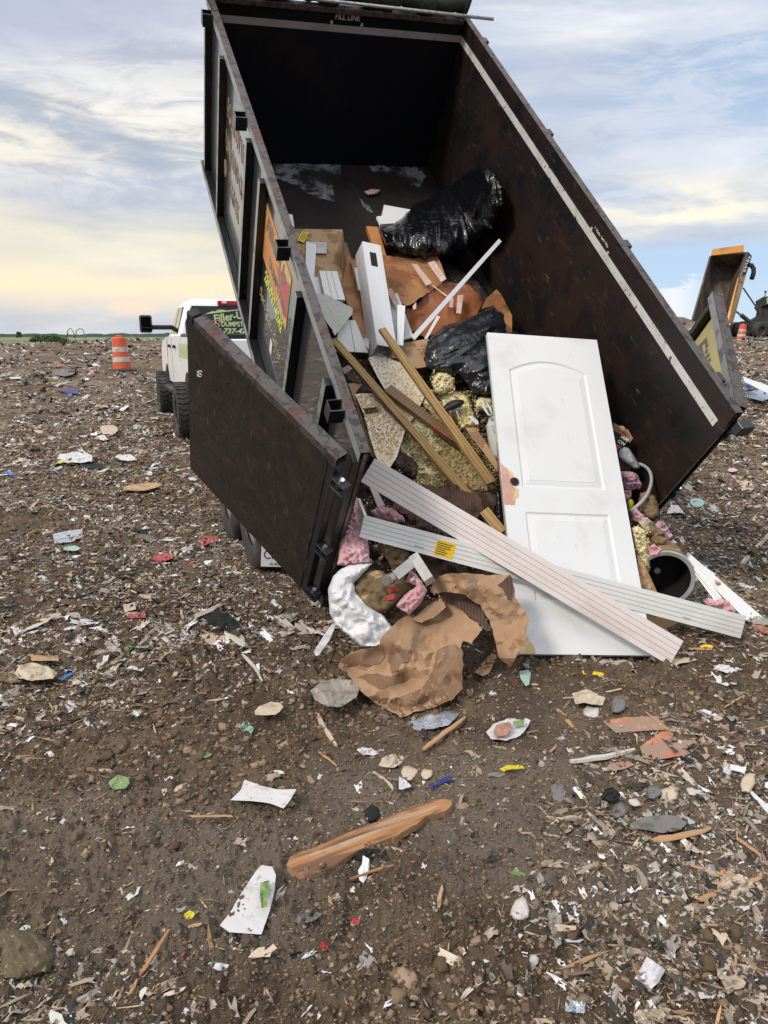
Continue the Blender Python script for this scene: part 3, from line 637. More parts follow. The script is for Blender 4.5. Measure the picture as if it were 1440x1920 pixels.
scatter('paper_scraps', 'tiny trampled scraps of paper and plastic mixed in the soil', 'litter', 'chips', crs, 52000, [(.60, .58, .55), (.46, .40, .33), (.36, .29, .22), (.62, .64, .67), (.28, .22, .17), (.42, .34, .25), (.33, .29, .25), (.38, .32, .27), (.27, .25, .23)], pw(.0042, .030, 1.7), ((.8, 1.9), (.35, 1), (.5, 1.2)), dens=dn, flat=.3, sink=.3)
scatter('paper_drifts', 'drifts of dirty white and grey paper litter beyond the near ground', 'litter', 'chips', crs, 6500, [(.58, .57, .55), (.48, .44, .38), (.62, .63, .66), (.36, .31, .26), (.50, .40, .32), (.30, .27, .24)], pw(.010, .055, 1.9), ((.8, 2.0), (.35, 1), (.4, .9)), rmin=3.6, rmax=26, dens=lambda x, y: np.clip(-.12+2.3*fbm(x*.7, y*1.1, 71, 4), 0, 1), flat=.22, sink=.3)
scatter('coloured_scraps', 'tiny coloured bits of plastic and paper among the soil', 'litter', 'chips', chips, 1500, [(.50, .04, .06), (.05, .14, .45), (.60, .50, .05), (.15, .40, .12), (.55, .20, .08), (.25, .50, .48), (.6, .25, .3), (.4, .42, .6)], pw(.0035, .016, 2.2), ((.8, 1.4), (.6, 1), (.5, 1.2)), dens=dn, flat=.4)
scatter('wood_chips', 'brown and orange splinters of broken wood across the soil', 'wood chips', 'chips', chips, 34000, [(.34, .21, .11), (.42, .27, .15), (.26, .20, .15), (.30, .25, .20), (.22, .13, .075), (.16, .10, .065), (.42, .32, .22), (.28, .22, .17)], pw(.0036, .018, 2.0), ((1.8, 5), (.3, .6), (.4, .9)), dens=dn, flat=.25)
scatter('dark_scraps', 'dark rags bark and plastic shreds trodden into the soil', 'litter', 'chips', crs, 14000, [(.025, .022, .02), (.04, .032, .026), (.06, .05, .045), (.03, .035, .04), (.09, .07, .055)], pw(.005, .030, 2.0), ((.9, 2.2), (.5, 1), (.5, 1.2)), dens=dn, flat=.35)

# ---------------- the tipping trailer ----------------
TR = empty('dump_trailer', BM, 'black rusty dump trailer with its high sided bed tipped up and rear doors open', 'dump trailer')
T_ = .05; ib = BMi
b = MB().use('floor').bbox(0, BW, -.01, BL, -.006, 0, b=.001); b.use('black').bbox(-.04, BW+.04, 0, BL+.04, -.05, -.008, b=.003); b.build('floor_plate', None, TR)
def side_panel(a0, a1, nm):
    b = MB().use('steel_in').box(*((a0, a0+.006) if nm == 'r' else (a1-.006, a1)), 0, BL, 0, BH)
    b.use('side').box(*((a0+.006, a1) if nm == 'r' else (a0, a1-.006)), 0, BL, -.02, BH); return b.build('side_wall', None, TR)
side_panel(-.025, 0, 'l'); side_panel(BW, BW+.025, 'r')
b = MB().use('steel_back').box(.002, BW-.002, BL, BL+.006, 0, BH+.02); b.use('side').box(-.02, BW+.02, BL+.006, BL+.03, -.04, BH+.02); b.build('front_wall', None, TR)
def stripfaces(mb, P, nrm, off):   # helper for painted stripes following points
    pass
# painted fill line on right, front and left walls
SH = BH-.105
b = MB().use('stripe').box(BW-.0025, BW-.0005, .06, BL-.004, SH-.052, SH); b.build('fill_stripe', None, TR)
b = MB().use('stripeb').box(.004, BW-.004, BL-.0028, BL-.0005, SH-.052, SH); b.build('fill_stripe', None, TR)
def arrowtext(M4):
    t = text('FILL LINE', .062, 'letter', TR, M4, sx=.82, bold=.018)
    for sx_ in (-1, 1):
        b = MB().use('letter'); b.T = M4 @ Matrix.Translation((sx_*.125, -.043, 0)); b.prism([(-.008, .012), (.008, .012), (.008, -.002), (.014, -.002), (0, -.018), (-.014, -.002), (-.008, -.002)], 2, -.001, .0015); b.T = None; b.build('arrow_mark', None, TR)
arrowtext(Matrix(((1, 0, 0, 1.05), (0, 0, -1, BL-.002), (0, 1, 0, BH-.045), (0, 0, 0, 1))))
arrowtext(Matrix(((0, 0, -1, BW-.002), (-1, 0, 0, 1.60), (0, 1, 0, BH-.055), (0, 0, 0, 1))))
# top rails: open square tube, worn through to rust
def rail(a0, a1, l0, l1, c0, c1, name='top_rail'):
    b = MB(); w = .004
    b.use('rail').bbox(a0, a1, l0, l1, c1-w, c1, b=.0015); 
    b.use('edge' if a0 < 0 else 'steel_in'); b.box(a0, a0+w, l0, l1, c0, c1-w-.0002); b.use('steel_in').box(a1-w, a1, l0, l1, c0, c1-w-.0002)
    b.use('rail').box(a0+w, a1-w, l0, l1, c0, c0+w); b.use('hole').box(a0+w+.001, a1-w-.001, l0+.10, l0+.105, c0+w+.001, c1-w-.001)
    return b.build(name, None, TR)
rail(-.044, .006, 0, BL+.03, BH-.050, BH+.012); rail(BW-.006, BW+.044, 0, BL+.03, BH-.055, BH+.022)
b = MB().use('rail').bbox(.014, BW-.014, BL-.02, BL+.045, BH-.02, BH+.022); b.build('front_rail', None, TR)
# vertical posts, outside
for l in (.50, 1.13, 2.135, 2.56, 3.575, 4.22):
    for s in (-1, 1):
        a = (-.026-.048, -.026) if s < 0 else (BW+.026, BW+.101)
        b = MB().use('black').box(a[0], a[1], l-.025, l+.025, -.10, BH-.056)
        if s < 0: b.use('edge').box(a[0]-.003, a[0]-.0005, l-.026, l+.026, -.10, BH-.056)
        b.build('post', None, TR)
for s, a in ((-1, (-.10, -.0265)), (1, (BW+.0265, BW+.10))):   # rear corner post and bottom rail
    b = MB().use('black').bbox(a[0]+.03, a[1]-(.001 if s < 0 else .03)+(-.0 if s < 0 else 0), .0, .09, -.06, BH-.056); b.build('corner_post', None, TR)
    b = MB().use('black').bbox(a[0]+.02, a[1], .12, BL+.02, -.085, .0); b.use('edge').bbox(a[0]+.008, a[0]+.0195, .12, BL+.02, -.015, .004, b=.002); b.build('bottom_rail', None, TR)
for l in (.29, 1.46, 2.73, 4.07):   # stake pockets under the rail
    for s in (-1, 1):
        a0, a1 = (-.118, -.045) if s < 0 else (BW+.045, BW+.115); b = MB().use('black'); w = .005; c0, c1 = BH-.075, BH+.012
        if s > 0: b.bbox(a0, a1, l-.035, l+.035, c0, c1-.02).build('stake_pocket', None, TR); continue
        b.box(a0, a0+w, l-.035, l+.035, c0, c1); b.box(a0+w, a1, l-.035, l-.035+w, c0, c1); b.box(a0+w, a1, l+.035-w, l+.035, c0, c1)
        b.use('edge').box(a0-.001, a1, l-.0355, l-.0345, c1-.003, c1+.0008)
        b.use('hole').box(a0+w+.001, a1, l-.029, l+.029, c0+.01, c0+.014); b.build('stake_pocket', None, TR)
# rear sill and cross members under the bed
b = MB().use('black').bbox(-.05, BW+.05, -.055, -.012, -.09, -.004); b.build('rear_sill', None, TR)
for l in np.arange(.5, BL, .42): box('cross_member', 'black', TR, 0.02, BW-.02, l-.03, l+.03, -.13, -.051)
for a in (.55, BW-.63): box('floor_beam', 'black', TR, a, a+.08, .1, BL, -.25, -.131)
b = MB().use('black').tube([(-.005+BW, .06, -.03), (BW+.07, .02, -.02)], .03); b.build('hinge_pin', None, TR); b = MB().use('black').bbox(BW+.03, BW+.12, -.07, -.01, BH-.10, BH-.03); b.build('hinge_lug', None, TR)
# lettering on the left side
def LM(l, c, rot=0): # text runs from front to rear, read from the left
    return Matrix(((0, 0, -1, -.0265), (-1, 0, 0, l), (0, 1, 0, c), (0, 0, 0, 1)))
for s_, c_ in (('FOLLOW US', .93), ('UNLOAD ON', .68), ('TIKTOK', .43)): text(s_, .20, 'rust_letter', TR, LM(3.14, c_), sx=.60, bold=.02)
b = MB().use('rust_letter').tube([(-.029, 3.50, .45), (-.0265, 3.50, .45)], .065, 20); b.build('round_emblem', None, TR)
b = MB().use('sticker').prism([(1.40, .72), (2.10, .72), (2.10, 1.10), (1.40, 1.10)], 0, -.028, -.0262); b.build('company_sticker', None, TR); MB().use('yellow').prism([(2.105, .74), (2.16, .74), (2.16, 1.10), (2.105, 1.10)], 0, -.0288, -.0262).build('sticker_edge', None, TR)
b = MB().use('stk_red').prism([(1.41, .80), (1.50, .76), (1.75, .93), (1.62, .96), (1.41, 1.05)], 0, -.0292, -.0282); b.build('sticker_swoosh', None, TR)
LS = lambda l, c: Matrix(((0, 0, -1, -.0284), (-1, 0, 0, l), (0, 1, 0, c), (0, 0, 0, 1)))
text('Filler-Up', .15, 'stk_grey', TR, LS(1.78, 1.0), sx=1.05, shear=.2, bold=.02); text('DUMPSTERS', .10, 'stk_grey', TR, LS(1.68, .82), sx=.9, bold=.02)
text('239-737-4242', .115, 'stk_yel', TR, LM(1.75, .645), sx=.80, bold=.03, shear=.2)
text("Don't Cuss - Call us", .10, 'cream', TR, LM(1.79, .44), sx=.80, shear=.35)
b = MB().use('white_dec').prism([(1.66, .26), (1.72, .26), (1.72, .36), (1.66, .36)], 0, -.0285, -.0262); b.build('small_label', None, TR)
b = MB().use('white_dec').prism([(3.72, .98), (3.8, .98), (3.8, 1.12), (3.72, 1.12)], 0, -.0285, -.0262); b.build('small_label', None, TR)

# rear doors, swung right round against the sides
def bdoor(ox, oy, th, wd, side, c0, c1, name, lab):
    dx, dy = math.sin(th)*side, math.cos(th)
    x = Vector((dx, dy, 0)); z = Vector((0, 0, 1)); y = z.cross(x)  # local x: hinge to free edge
    m = Matrix((x, y, z)).transposed().to_4x4(); m.translation = (ox, oy, 0)
    g = bpy.data.objects.new(name, None); COL.objects.link(g); g.parent = TR; g.matrix_local = m; g.empty_display_size = .1; g['label'] = lab
    ins = 1 if side < 0 else -1      # inner face (smooth) looks away from the trailer
    i0, i1 = (0, .006) if ins > 0 else (-.006, 0)
    b = MB().use('door_in').box(.045, wd-.05, i0, i1, c0+.045, c1-.045); b.build('panel', None, g)
    f = -ins
    def fr(x0, x1, z0, z1, nm, mt='black'): b = MB().use(mt); b.bbox(x0, x1, *sorted((i0 if ins > 0 else i1, f*.055)), z0, z1); return b
    b = fr(0, .045, c0, c1-.062, 'v'); b.build('stile', None, g)
    b = fr(wd-.05, wd, c0, c1-.0005, 'v', 'door_in'); b.build('stile', None, g); fr(.046, wd-.051, c0, c0+.045, 'h', 'door_in').build('bottom_tube', None, g)
    b = MB(); w = .004; te = wd-.065 if side < 0 else wd+.03; ya, yb = sorted((ins*.004, f*.062))      # top tube, open ended
    b.use('rail').box(0, te, ya, yb, c1-w, c1); b.use('rail').box(0, te, ya, ya+w, c1-.06, c1-w-.0003); b.use('edge' if side > 0 else 'rail').box(0, te, yb-w, yb, c1-.06, c1-w-.0003)
    b.box(0, te, ya+w, yb-w, c1-.06, c1-.06+w); b.use('hole').box(.10, .104, ya+w, yb-w, c1-.055, c1-w); b.use('hole').box(te-.06, te-.056, ya+w, yb-w, c1-.055, c1-w); b.build('top_tube', None, g)
    for t in ((.35, .68) if side < 0 else ()):
        b = MB().use('black').box(wd*t-.02, wd*t+.02, *sorted((f*.003, f*.05)), c0+.046, c1-.061); b.build('brace', None, g)
    for c in (c0+.06, c0+.52, c1-.16):      # hinges with bolts
        b = MB().use('black').bbox(-.085, -.002, *sorted((ins*.012, f*.04)), c-.035, c-.024); b.bbox(-.085, -.002, *sorted((ins*.012, f*.04)), c+.024, c+.035); b.tube([(-.04, f*.012, c-.02), (-.04, f*.012, c+.02)], .016)
        b.use('chrome').tube([(-.045, f*.012, c+.035), (-.045, f*.012, c+.05)], .013, 6); b.build('hinge', None, g)
    return g
LD = bdoor(-.150, -.010, .478, 1.105, -1, .03, 1.28, 'rear_door', 'left rear door folded back with its smooth rusty inner face outward')
RD = bdoor(BW+.110, .045, .425, .96, 1, .03, 1.28, 'rear_door', 'right rear door folded back behind the right wall')
b = MB().use('white_dec')   # chalk squiggle on the left door
pts = [(.99+.02*math.sin(t*1.9), .008, .93+.05*t/6+.012*math.cos(t*2.3)) for t in np.linspace(0, 6, 22)]; b.tube([Vector(p) for p in pts], .0022, 5); b.build('chalk_mark', None, LD)
b = MB().use('sticker_r').box(.08, .89, .0095, .0115, .70, 1.17); b.build('sticker_sheet', None, RD)
b = MB().use('stk_red').prism([(.10, .72), (.30, .72), (.10, 1.0)], 1, .0118, .013); b.build('sticker_swoosh', None, RD)
text('Filler-Up', .21, 'stk_grey', RD, Matrix(((-1, 0, 0, .47), (0, 0, 1, .0125), (0, 1, 0, 1.0), (0, 0, 0, 1))), shear=.2, bold=.02)
# tarp roll, pole and arms at the front top
b = MB().use('tarp'); pth = [(BW+.02-.05*i, BL+.05+.02*math.sin(i*1.3), BH+.10+.012*math.sin(i*.7)-.0*i) for i in range(0, 43)]
b.tube(pth, [.075+.012*math.sin(i*1.9)+.01*math.cos(i*.8) for i in range(43)], 14); b.build('tarp_roll', None, TR, True)
b = MB().use('pole').tube([(BW+.16, BL-.16, BH+.105), (.9, BL-.165, BH+.12), (-.35, BL-.17, BH+.15)], .013, 10); b.build('tarp_pole', None, TR, True)
b = MB().use('black').tube([(-.06, BL-.35, BH+.07), (-.20, BL-.1, BH+.30)], .006, 6); b.build('tarp_cord', None, TR); b = MB().use('black').tube([(-.5, BL-.45, BH+.35), (-.46, BL-.28, BH+.22)], .022, 8); b.build('tarp_arm', None, TR)

# chassis below: stays level, hinge near the rear axle
yaw = math.atan2(.28, .70); Hh = bed(BW/2, .75, -.28); CM = BMi @ (Matrix.Translation((Hh.x, Hh.y, 0)) @ Matrix.Rotation(yaw, 4, 'Z'))
def cb(nm, m, *a, b_=.004): q = MB(); q.T = CM; q.use(m).bbox(*a, b=b_); return q.build(nm, None, TR)
for x in (-.5, .42): cb('chassis_rail', 'black', x, x+.08, .14, 4.4, .40, .545)
cb('chassis_cross', 'black', -.42, .42, .15, .23, .41, .54); cb('chassis_cross', 'black', -.42, .42, 4.3, 4.39, .41, .54); cb('chassis_cross', 'black', -.42, .42, 2.0, 2.08, .41, .54)
for s in (-1, 1):
    q = MB(); q.T = CM; q.use('black').tube([(s*.46, 4.35, .50), (s*.04, 5.6, .55)], .05, 8); q.build('drawbar', None, TR)
q = MB(); q.T = CM; q.use('machine').tube([(0, 2.6, .6), (0, 1.95, 1.3)], .07, 12); q.use('chrome').tube([(0, 1.95, 1.3), (0, 1.55, 1.75)], .04, 12); q.build('hydraulic_ram', None, TR)
def tyre(mb, c, ax, ro, ri, w, lugs=0, mat_='rubber'):
    m = frame(c, ax.orthogonal(), ax.cross(ax.orthogonal())); mb.use(mat_)
    pr = [(ri, -w*.42), (ri+.02, -w*.47), ((ro+ri)/2, -w*.52), (ro-.03, -w*.48), (ro-.008, -w*.38), (ro, -w*.2), (ro, w*.2), (ro-.008, w*.38), (ro-.03, w*.48), ((ro+ri)/2, w*.52), (ri+.02, w*.47), (ri, w*.42)]
    mb.lathe(pr, 48, m)
    for k in range(lugs):
        a = 2*math.pi*k/lugs
        for s in (-1, 1):
            t = Matrix.Rotation(a+(math.pi/lugs if s > 0 else 0), 4, 'Z'); old = mb.T; mb.T = (old @ m @ t) if old else m @ t
            mb.prism([(s*.01*1, -.022), (s*w*.26, -.040), (s*w*.52, -.014), (s*w*.52, .032), (s*w*.26, .012), (s*.01, .022)] if True else [], 0, ro-.022, ro+.012) if False else mb.add([(ro+dz, yy, zz) for dz in (-.02, .012) for (zz, yy) in ((s*.008, -.022), (s*w*.26, -.04), (s*w*.50, -.016), (s*w*.50, .03), (s*w*.26, .010), (s*.008, .022))], [(0, 1, 2, 3, 4, 5), (11, 10, 9, 8, 7, 6)]+[(i, (i+1) % 6, (i+1) % 6+6, i+6) for i in range(6)])
            mb.T = old
    return m
def rim(mb, c, ax, ri, w, spokes=8, m_='rim'):
    m = frame(c, ax.orthogonal(), ax.cross(ax.orthogonal())); mb.use(m_).lathe([(ri, -w*.42), (ri-.02, -w*.40), (ri-.03, -w*.1), (ri-.05, w*.15), (ri*.35, w*.22), (.045, w*.30), (.001, w*.30)], 32, m)
    mb.lathe([(ri, w*.42), (ri-.02, w*.40), (ri-.03, w*.15)], 32, m); old = mb.T
    for k in range(spokes):
        a = 2*math.pi*k/spokes; mb.T = (old @ m if old else m) @ Matrix.Rotation(a, 4, 'Z'); mb.bbox(ri*.3, ri-.03, -.02, .02, w*.16, w*.30); mb.T = old
for y in (.42, 1.33):
    for s in (-1, 1):
        ax = Vector((-1, 0, 0)) if s < 0 else Vector((1, 0, 0)); c = Vector((s*1.17, y, .385+gz1(Hh.x-.37*y, Hh.y+.93*y)))
        q = MB(); q.T = CM; tyre(q, c, ax, .385, .205, .22); ty = q.build('tyre', None, TR, 50)
        q = MB(); q.T = CM; rim(q, c, ax, .205, .20); r_ = q.build('rim', None, ty, 40)
    q = MB(); q.T = CM; q.use('black').tube([(-1.1, y, .38), (1.1, y, .38)], .045, 10); q.build('axle', None, TR)
for s in (-1, 1):
    q = MB(); q.T = CM; x0, x1 = sorted((s*1.05, s*1.30)); P = [(-.12, .62), (.0, .86), (1.75, .86), (1.87, .62), (1.85, .62), (1.74, .845), (.01, .845), (-.10, .62)]
    q.use('black').prism(P, 0, x0, x1); q.build('fender', None, TR)
# licence plate hanging on the left rear of the chassis
pl = D(515, 1043, 4.72); q = Matrix.Translation(pl) @ Matrix.Rotation(yaw-.25, 4, 'Z') @ Matrix.Rotation(math.pi/2, 4, 'X') @ Matrix.Rotation(R(-4), 4, 'Z')
g = MB(); g.T = BMi @ q; g.use('white_dec').bbox(-.085, .215, -.07, .07, 0, .003, b=.001); g.build('licence_plate', None, TR); PLT = COL.objects[-1]
text('CF6 39', .085, 'ink', PLT, BMi @ q @ Matrix.Translation((-.072, .008, .0035)), sx=.8, align='LEFT'); text('IN GOD WE TRUST', .022, 'ink', PLT, BMi @ q @ Matrix.Translation((-.03, -.052, .0035)), sx=.9, align='LEFT')

# ---------------- pickup that pulls it ----------------
ty_ = R(20.5); TK = Matrix.Translation((-2.16, 11.92, gz1(-3, 12.5)+.0)) @ Matrix.Rotation(ty_, 4, 'Z') @ Matrix.Scale(.955, 4)
PK = empty('pickup_truck', TK, 'white lifted crew cab pickup with black rear window hitched to the trailer', 'pickup truck')
def arch(cy, r=.60, z0=.50, z=.78):
    a0 = math.asin((z-z0)/r); return [(cy+r*math.cos(a), z0+r*math.sin(a)) for a in np.linspace(math.pi-a0, a0, 14)][::-1]
for s in (-1, 1):
    x0, x1 = sorted((s*.90, s*.98))
    P = [(-1.25, .86), (-1.25, 1.60), (-1.15, 1.64), (1.50, 1.64), (1.50, .78)]+arch(0)
    b = MB().use('car').prism(P, 0, x0, x1); b.build('bed_side', None, PK)
    P = [(1.515, .78), (1.515, 1.66), (3.75, 1.64), (4.9, 1.52), (5.2, 1.35), (5.25, .85)]+arch(3.95)
    b = MB().use('car').prism(P, 0, x0, x1); b.build('cab_side', None, PK)
    for y in (2.55, 3.62): MB().use('hole').box(s*.981-.002, s*.981+.002, y-.006, y+.006, .85, 1.62).build('door_gap', None, PK)
    for y in (1.72, 2.75): MB().use('plastic_blk').bbox(s*.985, s*1.025, y, y+.22, 1.44, 1.50, b=.012).build('door_handle', None, PK)
    MB().use('plastic_blk').bbox(s*.98, s*1.12, 1.55, 3.35, .66, .71).build('running_board', None, PK)
    # greenhouse side glass and frame
    def gp(y, z): t = (z-1.62)/.70; return Vector((s*(.93-.20*t), y, z))
    g = MB().use('glass'); 
    for q in ([(1.92, 1.70), (2.60, 1.70), (2.60, 2.18), (2.05, 2.18)], [(2.70, 1.70), (3.52, 1.70), (3.05, 2.18), (2.70, 2.18)]):
        vs = [gp(*a)+Vector((s*.012, 0, 0)) for a in q]; vi = [v-Vector((s*.02, 0, 0)) for v in vs]
        g.add(vs+vi, [(0, 1, 2, 3), (7, 6, 5, 4)]+[(i, (i+1) % 4, (i+1) % 4+4, i+4) for i in range(4)])
    g.build('side_window', None, PK)
    m_ = MB().use('plastic_blk').bbox(s*1.50, s*1.26, 3.30, 3.40, 1.72, 2.06, b=.03); m_.bbox(s*1.27, s*.82, 3.33, 3.40, 1.78, 1.87, b=.02)
    mo = m_.build('towing_mirror', None, PK, 30); MB().use('mirror').bbox(s*1.48, s*1.28, 3.292, 3.299, 1.83, 2.04, b=.002).build('mirror_glass', None, mo); MB().use('mirror').bbox(s*1.48, s*1.28, 3.292, 3.299, 1.74, 1.81, b=.002).build('mirror_glass', None, mo)
b = MB().use('car')   # cab shell
ring0 = [(-.94, 1.53), (.94, 1.53), (.94, 3.85), (-.94, 3.85)]; ring1 = [(-.90, 1.56), (.90, 1.56), (.88, 3.60), (-.88, 3.60)]
vs = [(x, y, 1.60) for x, y in ring0]; vs += [(x*.79, y, 2.26) for x, y in [(-.93, 1.72), (.93, 1.72), (.93, 3.0), (-.93, 3.0)]]; vs += [(x, y, 2.32) for x, y in [(-.62, 1.85), (.62, 1.85), (.62, 2.9), (-.62, 2.9)]]
b.add(vs, [(0, 1, 5, 4), (1, 2, 6, 5), (2, 3, 7, 6), (3, 0, 4, 7), (4, 5, 9, 8), (5, 6, 10, 9), (6, 7, 11, 10), (7, 4, 8, 11), (8, 9, 10, 11), (3, 2, 1, 0)]); cs = b.build('cab_roof', None, PK)
bv = cs.modifiers.new('b', 'BEVEL'); bv.width = .05; bv.segments = 3; cs.data.polygons.foreach_set('use_smooth', [True]*len(cs.data.polygons))
def rw(x, z, o=.02): t = (z-1.60)/.66; return Vector((x, 1.53+.19*t-o, z))
q = [(-.80, 1.66), (.80, 1.66), (.80, 1.9), (.66, 2.19), (-.66, 2.19), (-.80, 1.9)]; vs = [rw(*a) for a in q]; vi = [rw(*a, -.01) for a in q]
b = MB().use('glass').add(vs+vi, [tuple(range(6)), tuple(range(11, 5, -1))]+[(i, (i+1) % 6, (i+1) % 6+6, i+6) for i in range(6)]); b.build('rear_window', None, PK)
tl = math.atan2(.19, .66); 
def RWm(x, z, o=.024): m = Matrix.Rotation(math.pi/2-tl, 4, 'X'); m = Matrix.Translation(rw(x, z, o)) @ m; return m
WT = COL.objects['rear_window']
text('Filler-Up', .20, 'decal', WT, RWm(.02, 2.0) @ Matrix.Rotation(R(9), 4, 'Z'), sx=.9, bold=.025, shear=.1); text('DUMPSTERS', .125, 'decal', WT, RWm(.12, 1.865), sx=.85, bold=.025); text('239-737-4242', .125, 'decal', WT, RWm(.0, 1.745), sx=1.15, bold=.03, shear=.3)
b = MB(); b.T = RWm(0, 2.0); b.use('decal'); 
b.prism([(-.42, .055), (-.30, .10), (-.24, .10), (-.20, .13), (-.10, .13), (-.05, .115), (.02, .125), (.3, .15), (.3, .14), (-.42, .045)], 2, 0, .002); b.T = None; b.build('hill_mark', None, WT)
b = MB(); b.T = RWm(0, 1.86); b.use('white_dec')
for cx in (-.38, -.25): b.tube([(cx+.045*math.cos(a), .045*math.sin(a)-.02, .003) for a in np.linspace(2.4, -.6, 10)], .006, 5)
b.T = None; b.build('wheel_mark', None, WT)
b = MB(); b.T = RWm(0, 1.91); b.use('stk_red').prism([(-.42, -.01), (-.22, .02), (-.17, -.04), (-.145, -.04), (-.20, .035), (-.25, .035), (-.42, 0)], 2, 0, .002); b.T = None; b.build('arrow_mark', None, WT)
b = MB().use('redlamp').bbox(-.20, .20, 1.63, 1.74, 2.205, 2.285, b=.01); lo = b.build('brake_light', None, PK); MB().use('clear').bbox(-.125, -.04, 1.618, 1.63, 2.235, 2.27).build('lens', None, lo)
b = MB().use('car').bbox(-.90, .90, -1.25, -1.17, .92, 1.62, b=.02); b.use('cardirt').box(-.8, .8, -1.258, -1.252, 1.25, 1.27); b.build('tailgate', None, PK)
MB().use('plastic_blk').bbox(-.91, .91, -1.2, 1.50, 1.625, 1.70, b=.02).build('bed_cover', None, PK); MB().use('chrome').bbox(-.98, .98, -1.45, -1.27, .70, .90, b=.02).build('rear_bumper', None, PK)
for s in (-1, 1): MB().use('redlamp').bbox(s*.91, s*.98, -1.262, -1.245, 1.05, 1.5, b=.004).build('tail_light', None, PK)
MB().use('plastic_blk').box(-.85, .85, -1.1, 5.1, .62, .80).build('chassis', None, PK); MB().use('car').prism([(3.7, 1.55), (3.7, 1.64), (4.9, 1.56), (5.2, 1.38), (5.24, .9), (5.1, .9)], 0, -.899, .899).build('hood', None, PK)
b = MB().use('decal')
for i in range(7): b.prism([(-.9+.3*i, 1.30+.02*(i % 2)), (-.66+.3*i, 1.30), (-.63+.3*i, 1.42), (-.7+.3*i, 1.55), (-.86+.3*i, 1.53)], 0, -.984, -.9815)
b.build('side_decal', None, PK)
for y in (0, 3.95):
    for s in (-1, 1):
        b = MB(); c = Vector((s*1.035, y, .47)); tyre(b, c, Vector((s, 0, 0)), .46, .27, .33, lugs=34); t = b.build('tyre', None, PK, 40)
        b = MB(); rim(b, c, Vector((s, 0, 0)), .27, .30); b.build('rim', None, t, 40)
    MB().use('plastic_blk').tube([(-.95, y, .47), (.95, y, .47)], .06).build('axle', None, PK)

# ---------------- traffic drums ----------------
def drum(p, h, label, lean=0.0):
    e = empty('traffic_drum', Matrix.Translation(p) @ Matrix.Rotation(lean, 4, 'Y'), label, 'traffic drum', 'orange traffic drums'); k = h
    b = MB(); zs = [0.07, .26, .40, .54, .68, .92]; r = lambda z: .29-.085*z
    for i in range(5):
        b.use('orange' if i in (0, 2, 4) else 'reflect'); z0, z1 = zs[i]*k, zs[i+1]*k; b.lathe([(r(zs[i])+.006*(i % 2), z0), (r(zs[i+1])+.006*(i % 2), z1-.001), (r(zs[i+1])-.008, z1)], 32)
    b.use('orange').lathe([(r(.92), .92*k), (r(.92)-.03, .95*k), (.0, .955*k)], 32); b.build('barrel', None, e, 40)
    b = MB().use('orange').bbox(-.10, .10, -.018, .018, .95*k, 1.0*k, b=.01); b.build('handle', None, e)
    b = MB().use('rubber').lathe([(.0, .0), (.44, .0), (.45, .03), (.42, .06), (.30, .075), (.0, .075)], 32); b.build('rubber_base', None, e, 40)
p = G(230, 696); p = CAM+(p-CAM); drum(Vector((p.x, p.y, gz1(p.x, p.y)-.02)), 1.03*(p-CAM).length/23.6, 'dirty orange traffic drum with two pale bands standing left of the pickup', R(-2))
dd_ = D(1388.5, 641, 50); drum(Vector((dd_.x, dd_.y, max(gz1(dd_.x, dd_.y)-.05, dd_.z-.1))), 1.15, 'small bright orange drum in front of the distant articulated hauler', R(3))

# ---------------- articulated hauler with raised body, far right ----------------
def slab(pts, deps, th, m, mb=None):
    mb = mb or MB(); mb.use(m); P = [D(x, y, d) for (x, y), d in zip(pts, deps)]; n_ = (P[1]-P[0]).cross(P[2]-P[0]).normalized()
    if n_.dot(CAM-P[0]) > 0: n_ = -n_
    Q = [p+n_*th for p in P]; n = len(P); mb.add(P+Q, [tuple(range(n)), tuple(range(2*n-1, n-1, -1))]+[(i, (i+1) % n, (i+1) % n+n, i+n) for i in range(n)]); return mb
hp = D(1400, 632, 71); HM = Matrix.Translation(hp)
HL = empty('dump_hauler', HM, 'yellow articulated hauler far off with its body raised to tip', 'dump truck'); hi = HM.inverted()
def hpart(mb, nm, sm=False):
    mb.v = [hi @ v for v in mb.v]; return mb.build(nm, None, HL, sm)
b = slab([(1314, 640), (1347, 640), (1374, 504), (1340, 497)], [69.5, 69.5, 72.5, 72.5], .15, 'hauler_in'); slab([(1297, 607), (1314, 640), (1340, 497), (1333, 480)], [67, 69.5, 72.5, 70], .15, 'hauler_in', b)
slab([(1347, 640), (1364, 607), (1399, 475), (1374, 504)], [69.5, 67, 70, 72.5], .15, 'hauler_in', b); slab([(1340, 497), (1374, 504), (1399, 475), (1333, 480)], [72.5, 72.5, 70, 70], .15, 'hauler_in', b); hb = hpart(b, 'tipper_body')
hpart(slab([(1337, 467), (1394.6, 459), (1394.6, 472), (1334, 479)], [69.5]*4, .15, 'yellow'), 'visor')
b = slab([(1364.5, 607), (1374, 607), (1399, 515), (1387.5, 521)], [66.8, 69, 71, 69.6], .2, 'yellow'); slab([(1387.5, 521), (1399, 515), (1410, 480), (1403, 472), (1399.5, 475)], [69.6, 71, 72, 71.4, 69.9], .2, 'machine', b); hpart(b, 'side_rim')
for i, ch in enumerate('VOLVO'):
    q = D(1404.3-2.2*i, 483+6*i, 69.3); t_ = Matrix.Translation(hi @ q) @ Matrix.Rotation(math.pi/2-PITCH, 4, 'X') @ Matrix.Rotation(R(-72), 4, 'Z'); text(ch, .32, 'white_dec', HL, t_, bold=.03, ext=.01)
q = D(1391, 530, 69.3); text('40', .34, 'ink', HL, Matrix.Translation(hi @ q) @ Matrix.Rotation(math.pi/2-PITCH, 4, 'X') @ Matrix.Rotation(R(-72), 4, 'Z'), ext=.01)
